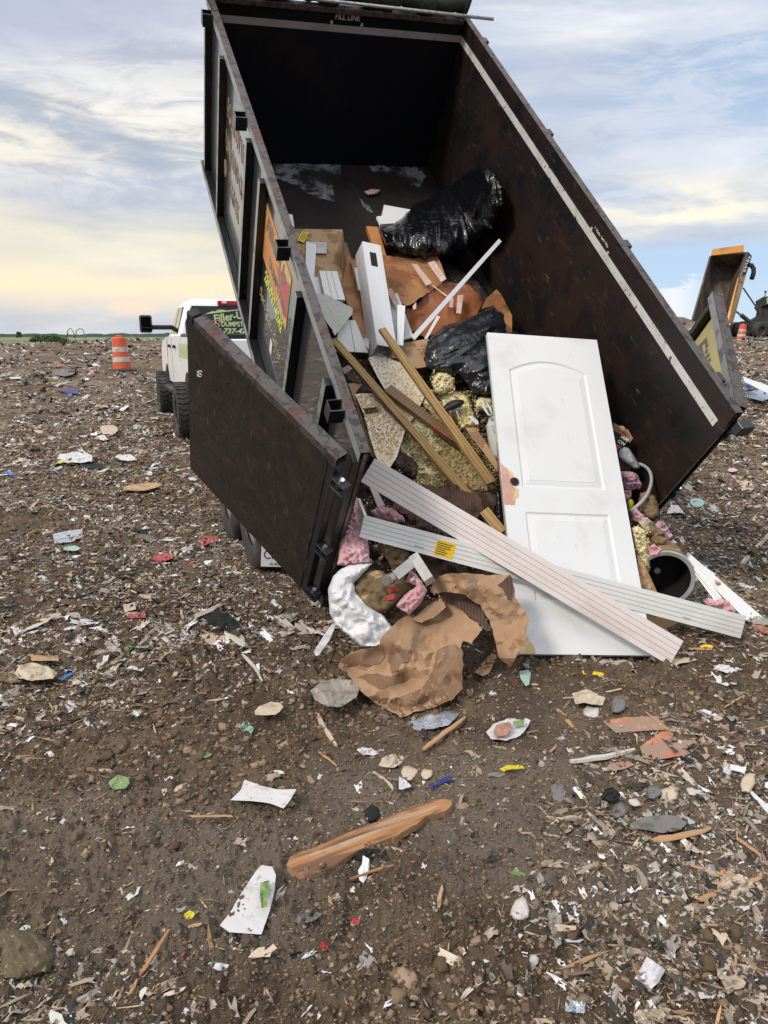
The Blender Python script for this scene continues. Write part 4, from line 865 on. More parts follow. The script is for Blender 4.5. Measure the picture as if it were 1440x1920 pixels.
hpart(MB().use('tarp').tube([D(1403, 497, 71.5), D(1409, 497.5, 71.5), D(1413, 504, 71.5), D(1413, 512, 71.5), D(1409.5, 523, 71.5)], .22, 12), 'exhaust_pipe', True)
hpart(MB().use('machine').tube([D(1393.5, 540, 72), D(1418, 576, 72.5)], .07), 'ram_rod'); hpart(MB().use('hauler_in').tube([D(1417, 575, 72.5), D(1443, 612, 73)], .19), 'ram_cylinder')
hpart(MB().use('metal').tube([D(1379, 583, 70), D(1391, 592, 71)], .10), 'ram_rod'); hpart(MB().use('hauler_in').tube([D(1390, 591, 71), D(1406, 604, 71.5)], .20), 'ram_cylinder')
hx = Vector((.25, -1, 0)).normalized()
for cx, cy, d in ((1425, 620, 70), (1393, 617, 71.5), (1380, 618, 74), (1460, 622, 69.5)):
    b = MB(); c = D(cx, cy, d); tyre(b, c, hx, .74, .36, .6, lugs=0); rim(b, c, hx, .36, .5, 5, 'hauler_in'); hpart(b, 'wheel', 40)
b = slab([(1385, 604), (1470, 600), (1470, 626), (1385, 626)], [72.5, 71, 71, 72.5], 1.2, 'machine'); hpart(b, 'chassis')
b = slab([(1413, 600), (1420, 592), (1430, 590), (1434, 572), (1445, 570), (1470, 570), (1470, 612), (1413, 612)], [72.4]*8, 1.5, 'machine'); hpart(b, 'engine_bay')
b = slab([(1432, 556), (1470, 555), (1470, 572), (1433, 572)], [72]*4, 1.6, 'machine'); cb_ = hpart(b, 'cab'); b = slab([(1437.5, 558.5), (1466, 558.5), (1466, 569.5), (1438, 569.5)], [71.9]*4, .03, 'teal'); hpart(b, 'cab_window')
hpart(MB().use('machine').tube([D(1434, 556, 72), D(1435.5, 548, 72)], .04), 'beacon_post'); hpart(MB().use('machine').tube([D(1433.6, 547, 72), D(1437, 547, 72)], .09), 'beacon')
for (a_, c_) in (((1426, 590), (1427, 569)), ((1427, 569), (1434, 569)), ((1426, 580), (1432, 580))): hpart(MB().use('machine').tube([D(*a_, 71.8), D(*c_, 71.8)], .045, 6), 'grab_rail')
# far left: hose hoops on a dirt mound, tree line, scrub
for (pts, lb) in (([(372, 628), (375, 617), (386, 612), (396, 614), (408, 622), (414, 632)], 'left rusty hoop of hose rising from the far dirt mound'), ([(418, 632), (423, 617), (440, 613), (458, 614), (470, 626), (475, 633)], 'taller right hoop of hose rising from the far dirt mound')):
    q = [D(x*.33+5.5 if False else (x-372)*.34+126, 600+(y-600)*1.0, 55) for x, y in pts]
    q = [D(126+(x-372)*.335, 641-(640-y)*.92, 55) for x, y in pts]
    b = MB().use('oldwood').tube(q, .035, 6); thing(b, 'hose_hoop', lb, 'hose', 'hose hoops on the far mound', smooth=True)
def leafmass(name, label, cx, cy, d, w, h, n, cols, kind=None, group=None, cat='shrub', sz=.16):
    c = D(cx, cy, d); vs = []; b = MB().use(cols)
    for _ in range(n):
        u = Vector((rng.normal(), rng.normal(), rng.normal())).normalized()*rng.uniform(.4, 1)**.5; k = 1+.35*mn.noise(u*2.1+Vector((cx, 0, 0)))
        p = c+Vector((u.x*w*k, u.y*w*.6*k, abs(u.z)*h*k)); a = Vector((rng.normal(), rng.normal(), rng.normal())).normalized()*sz; e = a.orthogonal().normalized()*sz*.5
        b.add([p-a, p+e, p+a, p-e], [(0, 1, 2, 3)])
    b.use('oldwood'); 
    for k in range(5): b.tube([c-Vector((0, 0, .2)), c+Vector((rng.uniform(-.5, .5)*w, 0, h*.7))], sz*.12, 4)
    return thing(b, name, label, cat, group, smooth=False, kind=kind)
M['bush'] = mat('bush', (.055, .085, .022), .8, vary=.5); M['farwood'] = mat('farwood', (.10, .155, .13), .95, vary=.35)
leafmass('shrub', 'green scrub growing on top of the left dirt mound', 92, 641, 52, 1.35, .45, 900, 'bush', sz=.09)
leafmass('shrub', 'small dark bush standing alone on the far green flats', 36, 632, 150, .6, 1.1, 200, 'bush', sz=.2)
b = MB().use('farwood'); random.seed(3)
for i in range(260):
    a = R(-50+100*i/260+random.random()*.3); r_ = 900+random.random()*250; h = 3.2+3.8*abs(mn.noise(Vector((i*.13, 0, 0))))+random.random()*1.3; w = 13+random.random()*16
    c = Vector((math.sin(a)*r_, math.cos(a)*r_, -1.7)); n = 9; tx_ = Vector((math.cos(a), -math.sin(a), 0)); top = [c+tx_*(w*(2*k/(n-1)-1))+Vector((0, 0, h*(math.sqrt(max(0, 1-(2*k/(n-1)-1)**2))*.8+.2*random.random()))) for k in range(n)]
    dp = Vector((math.sin(a), math.cos(a), 0))*10; lowp = [Vector((t.x, t.y, -2.2)) for t in top]
    b.add(top+lowp+[t+dp for t in top], [(k, k+1, k+1+n, k+n) for k in range(n-1)]+[(k, k+2*n, k+1+2*n, k+1) for k in range(n-1)])
tag(b.build('tree_line', None, None), 'low hazy band of woodland along the left horizon', 'woodland', None, 'stuff')
for cx, cy, d, w in ((62, 647, 85, 2.3), (245, 629, 130, 3.2), (20, 652, 70, 1.6), (268, 632, 120, 2.0)):
    pass

# ---------------- everything sliding out of the bed ----------------
Zm = lambda x, y, k, ox, oy: (x/k+ox, y/k+oy)
def A3(*p): return [Zm(x, y, 3.13, 500, 400) for x, y in p]
def AB(*p): return [Zm(x, y, 6.0, 600, 960) for x, y in p]
def AC(*p): return [Zm(x, y, 4.8, 1140, 900) for x, y in p]
def AK(*p): return [Zm(x, y, 3.79, 620, 1060) for x, y in p]
def AF(*p): return [Zm(x, y, 5.143, 680, 740) for x, y in p]
def A4(*p): return [Zm(x, y, 2.88, 560, 820) for x, y in p]
def AR(*p): return [Zm(x, y, 3.273, 1000, 800) for x, y in p]
def sc(mb, n, lab, cat, sm=50, **k): return thing(mb, n, lab, cat, smooth=sm, **k)

# plaster smears on the floor near the front wall
def floorsmear(pts, m, t=.002):
    V, dist, fs, be = trimesh(pts, 6, 5); P = [BMi @ F(x, y, t) for x, y in V]; b = MB().use(m); n = len(P)
    b.add(P+[p-Vector((0, 0, .0015)) for p in P], fs+[tuple(i+n for i in reversed(f)) for f in fs]+[(a, a+n, c+n, c) for a, c in be]); return b.build('plaster_smear', None, TR)
M['smear'] = mat('smear', (.22, .22, .225), .7, 0, [((.40, .39, .38), 8, .54, .68, O1, .9), ((.015, .011, .011), 3.5, .42, .56, O1, 1.0), ((.015, .011, .011), 16, .52, .60, O1, .9)])
floorsmear([(506, 306), (560, 306), (640, 308), (640, 330), (622, 345), (630, 380), (600, 372), (560, 350), (520, 335)], 'smear')
floorsmear([(690, 310), (780, 314), (800, 330), (785, 350), (760, 345), (740, 325), (700, 320)], 'smear'); floorsmear([(672, 370), (690, 385), (715, 420), (706, 424), (690, 400)], 'smear')

# dark base of broken rubble that everything lies on
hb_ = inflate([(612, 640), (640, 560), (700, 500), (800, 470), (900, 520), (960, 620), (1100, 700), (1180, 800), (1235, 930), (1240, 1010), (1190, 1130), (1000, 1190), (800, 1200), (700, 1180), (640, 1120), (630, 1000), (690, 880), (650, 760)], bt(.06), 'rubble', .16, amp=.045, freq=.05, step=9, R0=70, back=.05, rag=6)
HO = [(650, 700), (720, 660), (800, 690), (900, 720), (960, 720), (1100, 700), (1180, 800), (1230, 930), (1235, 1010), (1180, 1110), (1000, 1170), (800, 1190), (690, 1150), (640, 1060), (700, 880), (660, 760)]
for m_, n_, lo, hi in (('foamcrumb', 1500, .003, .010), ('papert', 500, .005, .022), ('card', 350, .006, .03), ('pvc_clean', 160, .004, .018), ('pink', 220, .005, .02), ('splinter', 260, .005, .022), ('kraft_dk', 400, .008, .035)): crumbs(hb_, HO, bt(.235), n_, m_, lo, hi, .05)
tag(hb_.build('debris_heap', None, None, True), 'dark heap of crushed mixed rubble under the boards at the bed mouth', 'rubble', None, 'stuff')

# cardboard box
b = sheet(A3((150, 90), (445, 95), (458, 190), (440, 420), (330, 360), (240, 420), (200, 260)), bt(.40), 'card', amp=.004, freq=.02, th=.006, step=9)
c = ctr(b); bx = thing(b, 'cardboard_box', 'water stained brown cardboard box with a yellow sticker against the left wall', 'cardboard box', smooth=40); ci = bx.matrix_world.inverted()
def onpart(mb, nm, par, sm=False):
    iv = par.matrix_world.inverted(); mb.v = [iv @ v for v in mb.v]; return mb.build(nm, None, par, sm)
bpy.context.view_layer.update()
onpart(sheet(A3((441, 95), (458, 175), (480, 200), (470, 430), (440, 420)), lin((640, 440), 5.32, (655, 440), 5.6), 'card', amp=.004, freq=.02, th=.006, step=9), 'side_flap', bx)
onpart(sheet(A3((180, 158), (210, 103), (250, 112), (218, 172)), lambda x, y: bt(.40)(x, y)-.022, 'labelyy', amp=.001, th=.001), 'sticker', bx)
for i in range(3): onpart(sheet(A3((192+i*10, 152+i*3), (216+i*10, 112+i*3), (219+i*10, 113+i*3), (195+i*10, 153+i*3)), lambda x, y: bt(.40)(x, y)-.025, 'ink', amp=.0, th=.001, step=20), 'print_line', bx)
onpart(sheet(A3((232, 165), (352, 170), (352, 236), (232, 232)), lambda x, y: bt(.40)(x, y)-.02, 'paper', amp=.001, th=.001), 'shipping_label', bx)
# wrapping paper, orange brown
b = sheet(A3((468, 165), (500, 290), (560, 470), (590, 640), (600, 800), (540, 800), (500, 600), (455, 480), (440, 420), (450, 260)), bt(.36), 'orpaper', amp=.03, freq=.02, th=.003, rag=4, seed=2)
sc(b, 'wrapping_paper', 'tall wet orange brown paper strip behind the white square post', 'paper')
b = sheet(A3((490, 270), (620, 250), (680, 240), (860, 265), (1000, 240), (1055, 385), (1030, 410), (940, 470), (870, 520), (820, 545), (770, 520), (700, 470), (650, 400), (520, 380)), bt(.34), 'orpaper', amp=.035, freq=.012, th=.004, rag=3, seed=4, fold=lambda x, y: .10*math.sin((x-y*.8)/48))
o = sc(b, 'wrapping_paper', 'big folded orange brown paper sheet with clear tape strips in the bed middle', 'paper'); bpy.context.view_layer.update()
for q in (((850, 295), (885, 300), (970, 410), (935, 425)), ((945, 290), (985, 278), (1055, 385), (1022, 402)), ((700, 445), (735, 440), (775, 520), (760, 560)), ((965, 420), (975, 420), (1070, 490), (1065, 497))):
    onpart(sheet(A3(*q), lambda x, y: bt(.34)(x, y)+.10*math.sin((x-y*.8)/48)-.055, 'tape', amp=.004, th=.001, step=5), 'tape_strip', o)
b = sheet(A3((870, 560), (910, 500), (960, 440), (1060, 400), (1190, 420), (1270, 500), (1240, 590), (1130, 650), (1000, 700), (930, 730), (850, 690), (815, 640), (820, 560)), bt(.28), 'orpaper2', amp=.08, freq=.022, th=.004, rag=3, seed=6, fold=lambda x, y: .05*math.sin((x+y*.6)/22))
o = sc(b, 'wrapping_paper', 'crumpled dark rust brown paper between the two black bags', 'paper'); bpy.context.view_layer.update()
for q in (((1120, 480), (1155, 478), (1140, 588), (1112, 586)), ((1075, 500), (1095, 495), (1095, 552), (1070, 550)), ((855, 545), (878, 522), (878, 560), (860, 566))):
    onpart(sheet(A3(*q), lambda x, y: bt(.28)(x, y)-.13, 'tape', amp=.004, th=.001, step=5), 'tape_strip', o)
b = sheet(A3((1260, 560), (1290, 500), (1350, 445), (1380, 480), (1440, 600), (1440, 700), (1400, 700), (1380, 600), (1330, 540)), bt(.30), 'orpaper', amp=.02, freq=.03, th=.004, seed=8)
sc(b, 'wrapping_paper', 'pointed brown paper corner sticking up behind the front black bag', 'paper')
# black bags
b = inflate([(712, 428), (740, 420), (775, 385), (815, 362), (850, 345), (880, 322), (905, 306), (930, 325), (945, 350), (945, 385), (925, 430), (890, 462), (850, 480), (800, 487), (745, 475), (720, 455)], wc(.26), 'bag', .30, amp=.070, freq=.022, step=2.6, back=.25, seed=1, rnd=0, rag=4, stretch=(.55, 1.8), soft=.8)
sc(b, 'rubbish_bag', 'big glossy black rubbish bag slumped against the right wall far up the bed', 'rubbish bag', True)
b = inflate([(796, 665), (800, 640), (830, 612), (880, 595), (925, 575), (945, 590), (950, 620), (958, 700), (925, 745), (890, 738), (860, 705), (820, 700), (798, 690)], bt(.42), 'bag_b', .20, amp=.045, freq=.026, step=2.6, back=.8, seed=3, rnd=0, rag=3, stretch=(1.5, .6), soft=1.0)
sc(b, 'rubbish_bag', 'dull black rubbish bag tucked behind the top left corner of the white door', 'rubbish bag', True)
# white box far up, pink scrap
b = slab([(720, 384), (776, 394), (748, 418), (714, 420)], [6.15, 6.2, 6.1, 6.05], .12, 'pvc_clean'); slab([(714, 420), (748, 418), (738, 424), (712, 424)], [6.04, 6.09, 6.1, 6.05], .10, 'pvc_clean', b); sc(b, 'foam_block', 'white block lying alone high on the bed floor beside the big black bag', 'packaging', False)
sc(inflate([(684, 358), (700, 354), (714, 356), (708, 364), (690, 366)], bt(.02), 'pink', .03, amp=0.009, step=2.6, rag=3, rnd=0), 'insulation_scrap', 'small pink insulation scrap stuck high on the bed floor', 'insulation', True)
# orange timber
mb, M4 = plank(F(687, 424, .15), F(697, 424, .15), F(706, 480, .22), F(716, 478, .22), .04, 'pine_or'); tag(mb.build('timber_stud', None, None, False, M4), 'left of two orange pine studs standing up beside the far black bag', 'timber')
mb, M4 = plank(F(698, 426, .16), F(707, 424, .16), F(714, 480, .22), F(723, 477, .22), .03, 'pine_or'); tag(mb.build('timber_stud', None, None, False, M4), 'right of two orange pine studs touching the far black bag', 'timber')
# square white column wrap with a slot
def column():
    A = F(690, 470, .52); B = F(718, 662, .40); x = (B-A); Ln = x.length; v = (CAM-A).normalized(); side = x.cross(v).normalized(); y = (side*.80+v*.60).normalized()
    M4 = frame(A, x, y); h = .072; t = .008; b = MB(); b.T = M4; b.use('whitepost')
    b.bbox(0, Ln, -h, h, h-t, h, b=.002); b.bbox(0, Ln, -h, h, -h, -h+t, b=.002); b.bbox(0, Ln, h-t, h, -h+t, h-t, b=.001); b.bbox(0, Ln, -h, -h+t, -h+t, h-t, b=.001)
    b.use('pvc_clean').bbox(-.004, .001, -h+.002, h-.002, -h+.002, h-.002)
    inv = M4.to_3x3().inverted(); vv = inv @ v
    b.use('hole')
    s2 = 1 if (M4.to_3x3() @ Vector((0, 1, 0))).dot(side) > 0 else -1
    zf = 1 if vv.z > 0 else -1; yf = 1 if vv.y > 0 else -1
    M4p = M4
    e = M4.to_3x3() @ Vector((0, yf, 0)); f_ = M4.to_3x3() @ Vector((0, 0, zf))
    if e.x > f_.x: b.box(.09, .22, *sorted((yf*(h+.0015), yf*(h-.002))), -.028, .022)
    else: b.box(.09, .22, -.022, .028, *sorted((zf*(h+.0015), zf*(h-.002))))
    o = b.build('column_wrap', None, None, False, M4); tag(o, 'tall square white hollow post with a dark slot near its top', 'post')
column()
# white trims and boards, left
W_ = 'white trim boards in the bed'
def tb(p, ta, tb_, th, m, lab, nm='trim_board', cat='board', gr=(), warp=0):
    P = A3(*p); Q = [F(*P[0], ta), F(*P[1], ta), F(*P[2], tb_), F(*P[3], tb_)]; mb, M4 = plank(*Q, th, m, gr, warp=warp); return tag(mb.build(nm, None, None, False, M4), lab, cat)
tb(((232, 170), (292, 180), (225, 430), (275, 440)), .47, .47, .02, 'pvc_clean', 'white trim board lying up the cardboard box front')
tb(((125, 0), (150, 10), (125, 60), (150, 90)), .5, .5, .02, 'pvc_clean', 'tip of a white board above the left rail over the cardboard box')
tb(((275, 375), (322, 378), (275, 470), (330, 475)), .46, .46, .015, 'pvc_clean', 'short white board below the trim on the cardboard box')
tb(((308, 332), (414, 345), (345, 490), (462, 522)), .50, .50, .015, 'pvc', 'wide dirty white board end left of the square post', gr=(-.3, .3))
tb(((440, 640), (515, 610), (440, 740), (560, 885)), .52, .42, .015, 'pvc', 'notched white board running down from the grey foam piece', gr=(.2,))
tb(((700, 450), (735, 520), (740, 745), (860, 740)), .36, .34, .012, 'pvc_clean', 'thin white panel with a torn end right of the square post')
tb(((768, 532), (813, 545), (765, 775), (800, 772)), .46, .42, .03, 'pvc_clean', 'white corner trim standing right of the square post')
tb(((1000, 600), (1018, 606), (925, 735), (940, 740)), .40, .42, .01, 'pvc_clean', 'short white sliver under the long thin stick')
tb(((515, 320), (530, 318), (540, 450), (555, 450)), .44, .42, .02, 'pvc_clean', 'narrow white edge peeking out left of the square post')
mb, M4 = plank(D(936, 447, 5.45), D(940, 453, 5.45), D(771, 631, 4.98), D(778, 637, 4.98), .012, 'whitepost'); tag(mb.build('trim_stick', None, None, False, M4), 'long thin white stick leaning up towards the right wall', 'trim')
b = sheet(A3((290, 470), (350, 475), (460, 530), (508, 560), (500, 600), (400, 718), (330, 600), (300, 540)), bt(.56), 'greyfoam', amp=.003, th=.03, rag=2, step=6); sc(b, 'foam_board', 'triangular grey foam board piece on the white boards by the left rail', 'foam board', 30)
b = sheet(A3((548, 780), (575, 730), (600, 735), (600, 800), (570, 760)), bt(.40), 'paper', amp=.02, th=.002, step=4); sc(b, 'torn_paper', 'torn white paper curl at the foot of the square post', 'paper')
b = sheet(A3((680, 830), (800, 760), (950, 735), (950, 790), (920, 850), (940, 900), (880, 910), (760, 850), (700, 850)), bt(.33), 'card', amp=.02, freq=.015, th=.005, seed=11); sc(b, 'cardboard_piece', 'brown cardboard scrap behind the speckled white panel', 'cardboard')
# speckled gypsum panels
b = sheet(A3((592, 848), (672, 827), (750, 865), (815, 885), (880, 960), (940, 1045), (905, 1120), (870, 1190), (820, 1150), (700, 1030), (690, 1030), (640, 940)), bt(.38), 'gypsum', amp=.002, th=.014, rag=1, step=6); sc(b, 'wall_panel', 'upper white panel speckled with yellow foam crumbs under the timber', 'wall panel', 30)
b = sheet(A3((520, 1060), (700, 1048), (760, 1080), (870, 1190), (830, 1240), (810, 1280), (760, 1440), (720, 1495), (665, 1490), (610, 1330), (570, 1180)), bt(.42), 'gypsum', amp=.002, th=.014, rag=1, step=6)
b.m = b.m; o = sc(b, 'wall_panel', 'lower white panel with a cut out outlet hole and yellow foam crumbs', 'wall panel', 30); bpy.context.view_layer.update()
cbx = crumbs(MB(), A3((530, 1065), (700, 1055), (870, 1190), (800, 1280), (740, 1440), (665, 1400), (600, 1280)), lambda x, y: bt(.42)(x, y)-.004, 1100, 'foamorange', .0022, .006, .006); CR = onpart(cbx, 'foam_crumbs', o); CR['kind'] = 'stuff'
onpart(sheet(A3((568, 1145), (645, 1135), (662, 1165), (585, 1180)), lambda x, y: bt(.42)(x, y)-.006, 'hole', amp=0, th=.003), 'outlet_hole', o)
b = sheet(A3((455, 900), (500, 850), (600, 860), (640, 950), (690, 1030), (520, 1060), (480, 1020), (470, 980)), bt(.32), 'rubble', amp=.04, freq=.05, th=.01, rag=3); sc(b, 'debris_clump', 'dark brown clump dotted with foam crumbs left of the panels', 'debris')
b = sheet(A3((480, 1000), (560, 1000), (520, 1060), (560, 1180), (610, 1330), (660, 1490), (600, 1400), (560, 1250)), bt(.36), 'card', amp=.02, freq=.03, th=.005, rag=2, seed=5); sc(b, 'cardboard_piece', 'brown cardboard edge along the left side of the lower panel', 'cardboard')
b = sheet(A3((440, 910), (500, 880), (510, 905), (460, 945)), bt(.40), 'pinkdirty', amp=.01, th=.01, step=4); sc(b, 'insulation_scrap', 'small pale insulation scrap by the left rail above the lower panel', 'insulation')
# foam heaps
b = inflate(AF((340, 520), (400, 380), (440, 260), (520, 190), (640, 260), (720, 350), (850, 420), (960, 520), (1080, 640), (1180, 780), (1300, 900), (1290, 960), (1050, 950), (860, 840), (760, 890), (560, 885), (480, 830)), bt(.24), 'foam', .12, amp=0.045, freq=0.105, step=2.6, R0=22, rag=3, back=.3, soft=2, rnd=0); crumbs(b, AF((340, 520), (400, 380), (440, 260), (520, 190), (640, 260), (720, 350), (960, 520), (1180, 780), (1290, 960), (1050, 950), (860, 840), (760, 890), (560, 885), (480, 830)), bt(.33), 1500, 'foamcrumb', jit=.03); sc(b, 'foam_heap', 'pale yellow crumbled spray foam heap filling the gap left of the door', 'spray foam', True)
b = inflate(AF((730, 370), (860, 430), (980, 540), (1100, 680), (1200, 800), (1300, 900), (1290, 945), (1050, 945), (900, 820), (800, 740), (720, 560), (700, 450)), bt(.32), 'foam_dk', .07, amp=0.018, freq=0.120, step=2.6, R0=14, rag=1, back=.3, rnd=0); sc(b, 'foam_slab', 'flat tan spray foam slab with a rough skin between the timbers', 'spray foam', True)
b = inflate(AF((250, 660), (330, 540), (420, 560), (520, 640), (560, 720), (500, 830), (400, 770)), bt(.34), 'rubble', .06, amp=.03, freq=.08, step=4, R0=12, rag=2, back=.2); sc(b, 'foam_clump', 'dark brown clump peppered with yellow crumbs below the lower panel', 'debris', True)
M['foam_wh'] = mat('foam_wh', (.70, .62, .36), .9, 0, [((.04, .025, .02), 34, .58, .63, O1, .9), ((.78, .74, .55), 20, .5, .6, O1, .6)], .012, 50)
b = inflate(AF((480, 240), (520, 180), (640, 240), (735, 350), (700, 520), (640, 500), (560, 400), (440, 300)), bt(.36), 'foam_wh', .05, amp=0.030, freq=0.120, step=2.6, R0=12, rag=2, back=.2, rnd=0); sc(b, 'foam_clump', 'cream foam lump with black crust under the crossing timbers', 'spray foam', True)
b = inflate(AF((560, 60), (640, 0), (700, 20), (720, 100), (760, 160), (700, 210), (600, 130)), bt(.34), 'foam_wh', .05, amp=0.030, freq=0.120, step=2.6, R0=12, rag=2, back=.2, seed=3, rnd=0); sc(b, 'foam_clump', 'pale foam lump showing between the upper timbers', 'spray foam', True)
b = inflate(A3((965, 990), (1000, 930), (1060, 920), (1105, 970), (1095, 1030), (1040, 1060), (990, 1050)), bt(.42), 'foam_wh', .07, amp=0.038, freq=0.135, step=2.6, R0=12, rag=2, back=.3, seed=4, rnd=0); sc(b, 'foam_clump', 'round cream foam lump directly below the front black bag', 'spray foam', True)
b = inflate(A3((1020, 1060), (1120, 1040), (1190, 1080), (1210, 1160), (1240, 1240), (1150, 1270), (1090, 1200), (1030, 1130)), bt(.36), 'foam', .06, amp=0.030, freq=0.135, step=2.6, R0=12, rag=2, back=.3, seed=5, rnd=0); sc(b, 'foam_clump', 'yellow foam lump around the black shoe sole', 'spray foam', True)
b = inflate(A3((1225, 1100), (1270, 1075), (1325, 1085), (1335, 1170), (1280, 1165), (1230, 1150)), bt(.44), 'foam_wh', .05, amp=0.030, freq=0.135, step=2.6, R0=10, rag=2, back=.3, seed=6, rnd=0); sc(b, 'foam_clump', 'foam lump beside the white cylinder handle next to the door edge', 'spray foam', True)
b = inflate(A3((1055, 1110), (1110, 1090), (1160, 1095), (1160, 1120), (1120, 1145), (1070, 1160), (1030, 1170), (1025, 1150)), bt(.46), 'plastic_blk', .05, amp=.003, step=4, back=.4); sc(b, 'shoe_sole', 'black rubber sole like piece lying on yellow foam', 'rubber', True)
for i, (p, lb) in enumerate((([(1090, 1160), (1130, 1150), (1170, 1140)], 'thin dark wire twisted on the foam below the black sole'), ([(1110, 1150), (1125, 1190), (1130, 1210)], 'short dark wire hanging under the black sole'))):
    sc(MB().use('metal').tube([F(*q, .46) for q in A3(*p)], .005, 6), 'wire', lb, 'wire')
# white gas cylinder (mostly behind the door) and small lids
def cyl():
    A = F(905, 800, .44); B = F(985, 830, .36); b = MB(); e = frame(A, B-A, CAM-A); z = Matrix.Rotation(math.pi/2, 4, 'Y'); r = .125
    b.use('pvc_clean').lathe([(0, -.05), (.06, -.05), (.10, -.03), (r, .02), (r+.002, .10), (r, .30), (.08, .36), (0, .37)], 40, e @ z)
    return b
P0 = F(925, 775, .55); P1 = F(938, 850, .45); e = frame((P0+P1)/2+Vector((.08, .06, -.02)), P1-P0, Vector((1, 0, 0)))
b = MB().use('pvc_clean').lathe([(0, -.15), (.05, -.15), (.10, -.125), (.125, -.08), (.128, 0), (.125, .12), (.09, .16), (0, .17)], 40, e @ Matrix.Rotation(math.pi/2, 4, 'Y'))
o = sc(b, 'gas_cylinder', 'white foam gas cylinder half hidden behind the left edge of the door', 'gas cylinder', 50); bpy.context.view_layer.update()
onpart(MB().use('pvc_clean').tube([F(*q, .58) for q in A3((1325, 1190), (1300, 1180), (1275, 1140), (1270, 1110), (1285, 1105), (1310, 1140), (1325, 1180))], .008, 8), 'handle', o, True)
for i in range(4): onpart(sheet([(921+i*1.5, 800+i*4), (934, 795+i*4), (934, 796.3+i*4), (921+i*1.5, 801.3+i*4)], lambda x, y: cdepth(P0)-.075, 'ink', amp=0, th=.001, step=20), 'print_line', o)
sc(sheet(A3((1180, 1190), (1200, 1185), (1240, 1215), (1245, 1235), (1230, 1240), (1200, 1210)), bt(.45), 'pvc_clean', amp=.002, th=.006, step=4), 'plastic_shard', 'white curved lid fragment left of the gas cylinder', 'plastic')
sc(inflate(A3((1205, 1165), (1240, 1160), (1285, 1185), (1270, 1215), (1230, 1210)), bt(.44), 'bag', .03, amp=.01, step=3), 'plastic_wad', 'small black plastic wad above the gas cylinder', 'plastic', True)
# timbers over the heap
T2 = 'treated timbers'
def tim(a0, a1, b0, b1, ta, tb_, th, m, lab, **k):
    Q = [F(*a0, ta), F(*a1, ta), F(*b0, tb_), F(*b1, tb_)]; mb, M4 = plank(*Q, th, m, **k); return tag(mb.build('timber_batten', None, None, False, M4), lab, 'timber')
tim((622, 639), (628, 630), (931, 999), (945, 991), .52, .36, .022, 'pine', 'longest treated batten crossing from the left rail down to the white boards')
tim((712, 618), (721, 612), (914, 907), (930, 901), .58, .50, .022, 'pine', 'right hand treated batten ending at the door edge')
M['pine_dk'] = mat('pine_dk', (.25, .15, .075), .7, 0, [((.12, .07, .035), 5, .5, .65, (.25, 1, 1), .7)], .0008, 60, wave=(10, 3, 'X', (.13, .07, .03), .8, (1.5, .4, 1)))
tim((722, 733), (732, 720), (868, 841), (882, 833), .48, .44, .025, 'pine_dk', 'short brown batten with banded grain lying between the other two')
tim((826, 765), (832, 758), (870, 848), (880, 842), .44, .44, .02, 'card', 'small brown wooden strip under the right hand batten')
sc(sheet(AF((655, 285), (690, 300), (860, 420), (900, 455), (890, 460), (840, 425), (690, 320)), bt(.47), 'red', amp=0, th=.01, step=5), 'red_strip', 'thin red strip along the lower edge of the banded batten', 'strip')
tim((845, 803), (853, 799), (910, 910), (918, 906), .47, .44, .012, 'foil', 'narrow silver foil faced strip between tan foam and brown board')
sc(sheet(AF((985, 315), (1090, 320), (1190, 460), (1300, 650), (1300, 745), (1170, 560), (1040, 400)), bt(.42), 'card', amp=.002, th=.02, step=7), 'brown_board', 'brown fibre board wedged below the gas cylinder', 'board', 30)
sc(sheet(AF((960, 540), (1060, 620), (1190, 780), (1260, 850), (1200, 860), (1080, 680)), bt(.45), 'kraft_dk', amp=.002, th=.02, step=7), 'brown_board', 'dark brown board strip right of the silver strip', 'board', 30)
sc(sheet(AF((700, 150), (760, 180), (860, 250), (858, 295), (790, 290), (710, 220)), bt(.46), 'card', amp=.002, th=.03, step=6), 'cardboard_piece', 'small tan block under the right hand batten', 'cardboard', 30)
mb, M4 = plank(D(900, 962, 4.25), D(915, 950, 4.25), D(936, 1005, 4.12), D(947, 990, 4.12), .04, 'pine'); tag(mb.build('timber_batten', None, None, False, M4), 'short batten end poking out below the dark corrugated paper', 'timber')
# dark corrugated wrap
b = sheet(AF((560, 880), (640, 875), (760, 890), (850, 840), (1000, 940), (1080, 935), (1300, 940), (1290, 1060), (1220, 1120), (1130, 1140), (1100, 1200), (1000, 1140), (900, 1070), (800, 1010), (700, 960)), bt(.42), 'kraft_dk', amp=.05, freq=.03, th=.004, rag=3, step=5, seed=9); sc(b, 'corrugated_wrap', 'dark brown corrugated paper crumpled above the pinkish board', 'corrugated paper')
b = sheet(AF((270, 1090), (330, 1010), (420, 1060), (520, 1120), (700, 1180), (900, 1290), (1050, 1420), (900, 1440), (700, 1380), (450, 1290), (400, 1180)), bt(.38), 'kraft_dk', amp=.06, freq=.035, th=.004, rag=3, step=5, seed=12); sc(b, 'corrugated_wrap', 'dark brown corrugated paper crumpled between the two long boards', 'corrugated paper')
b = sheet(A4((640, 640), (840, 680), (960, 720), (1140, 745), (1160, 860), (1000, 800), (860, 740), (720, 760), (660, 700)), lambda x, y: 3.98, 'kraft_dk', amp=.05, freq=.03, th=.004, rag=3, step=5, seed=13); sc(b, 'corrugated_wrap', 'dark brown corrugated paper hanging under the white grooved board', 'corrugated paper')
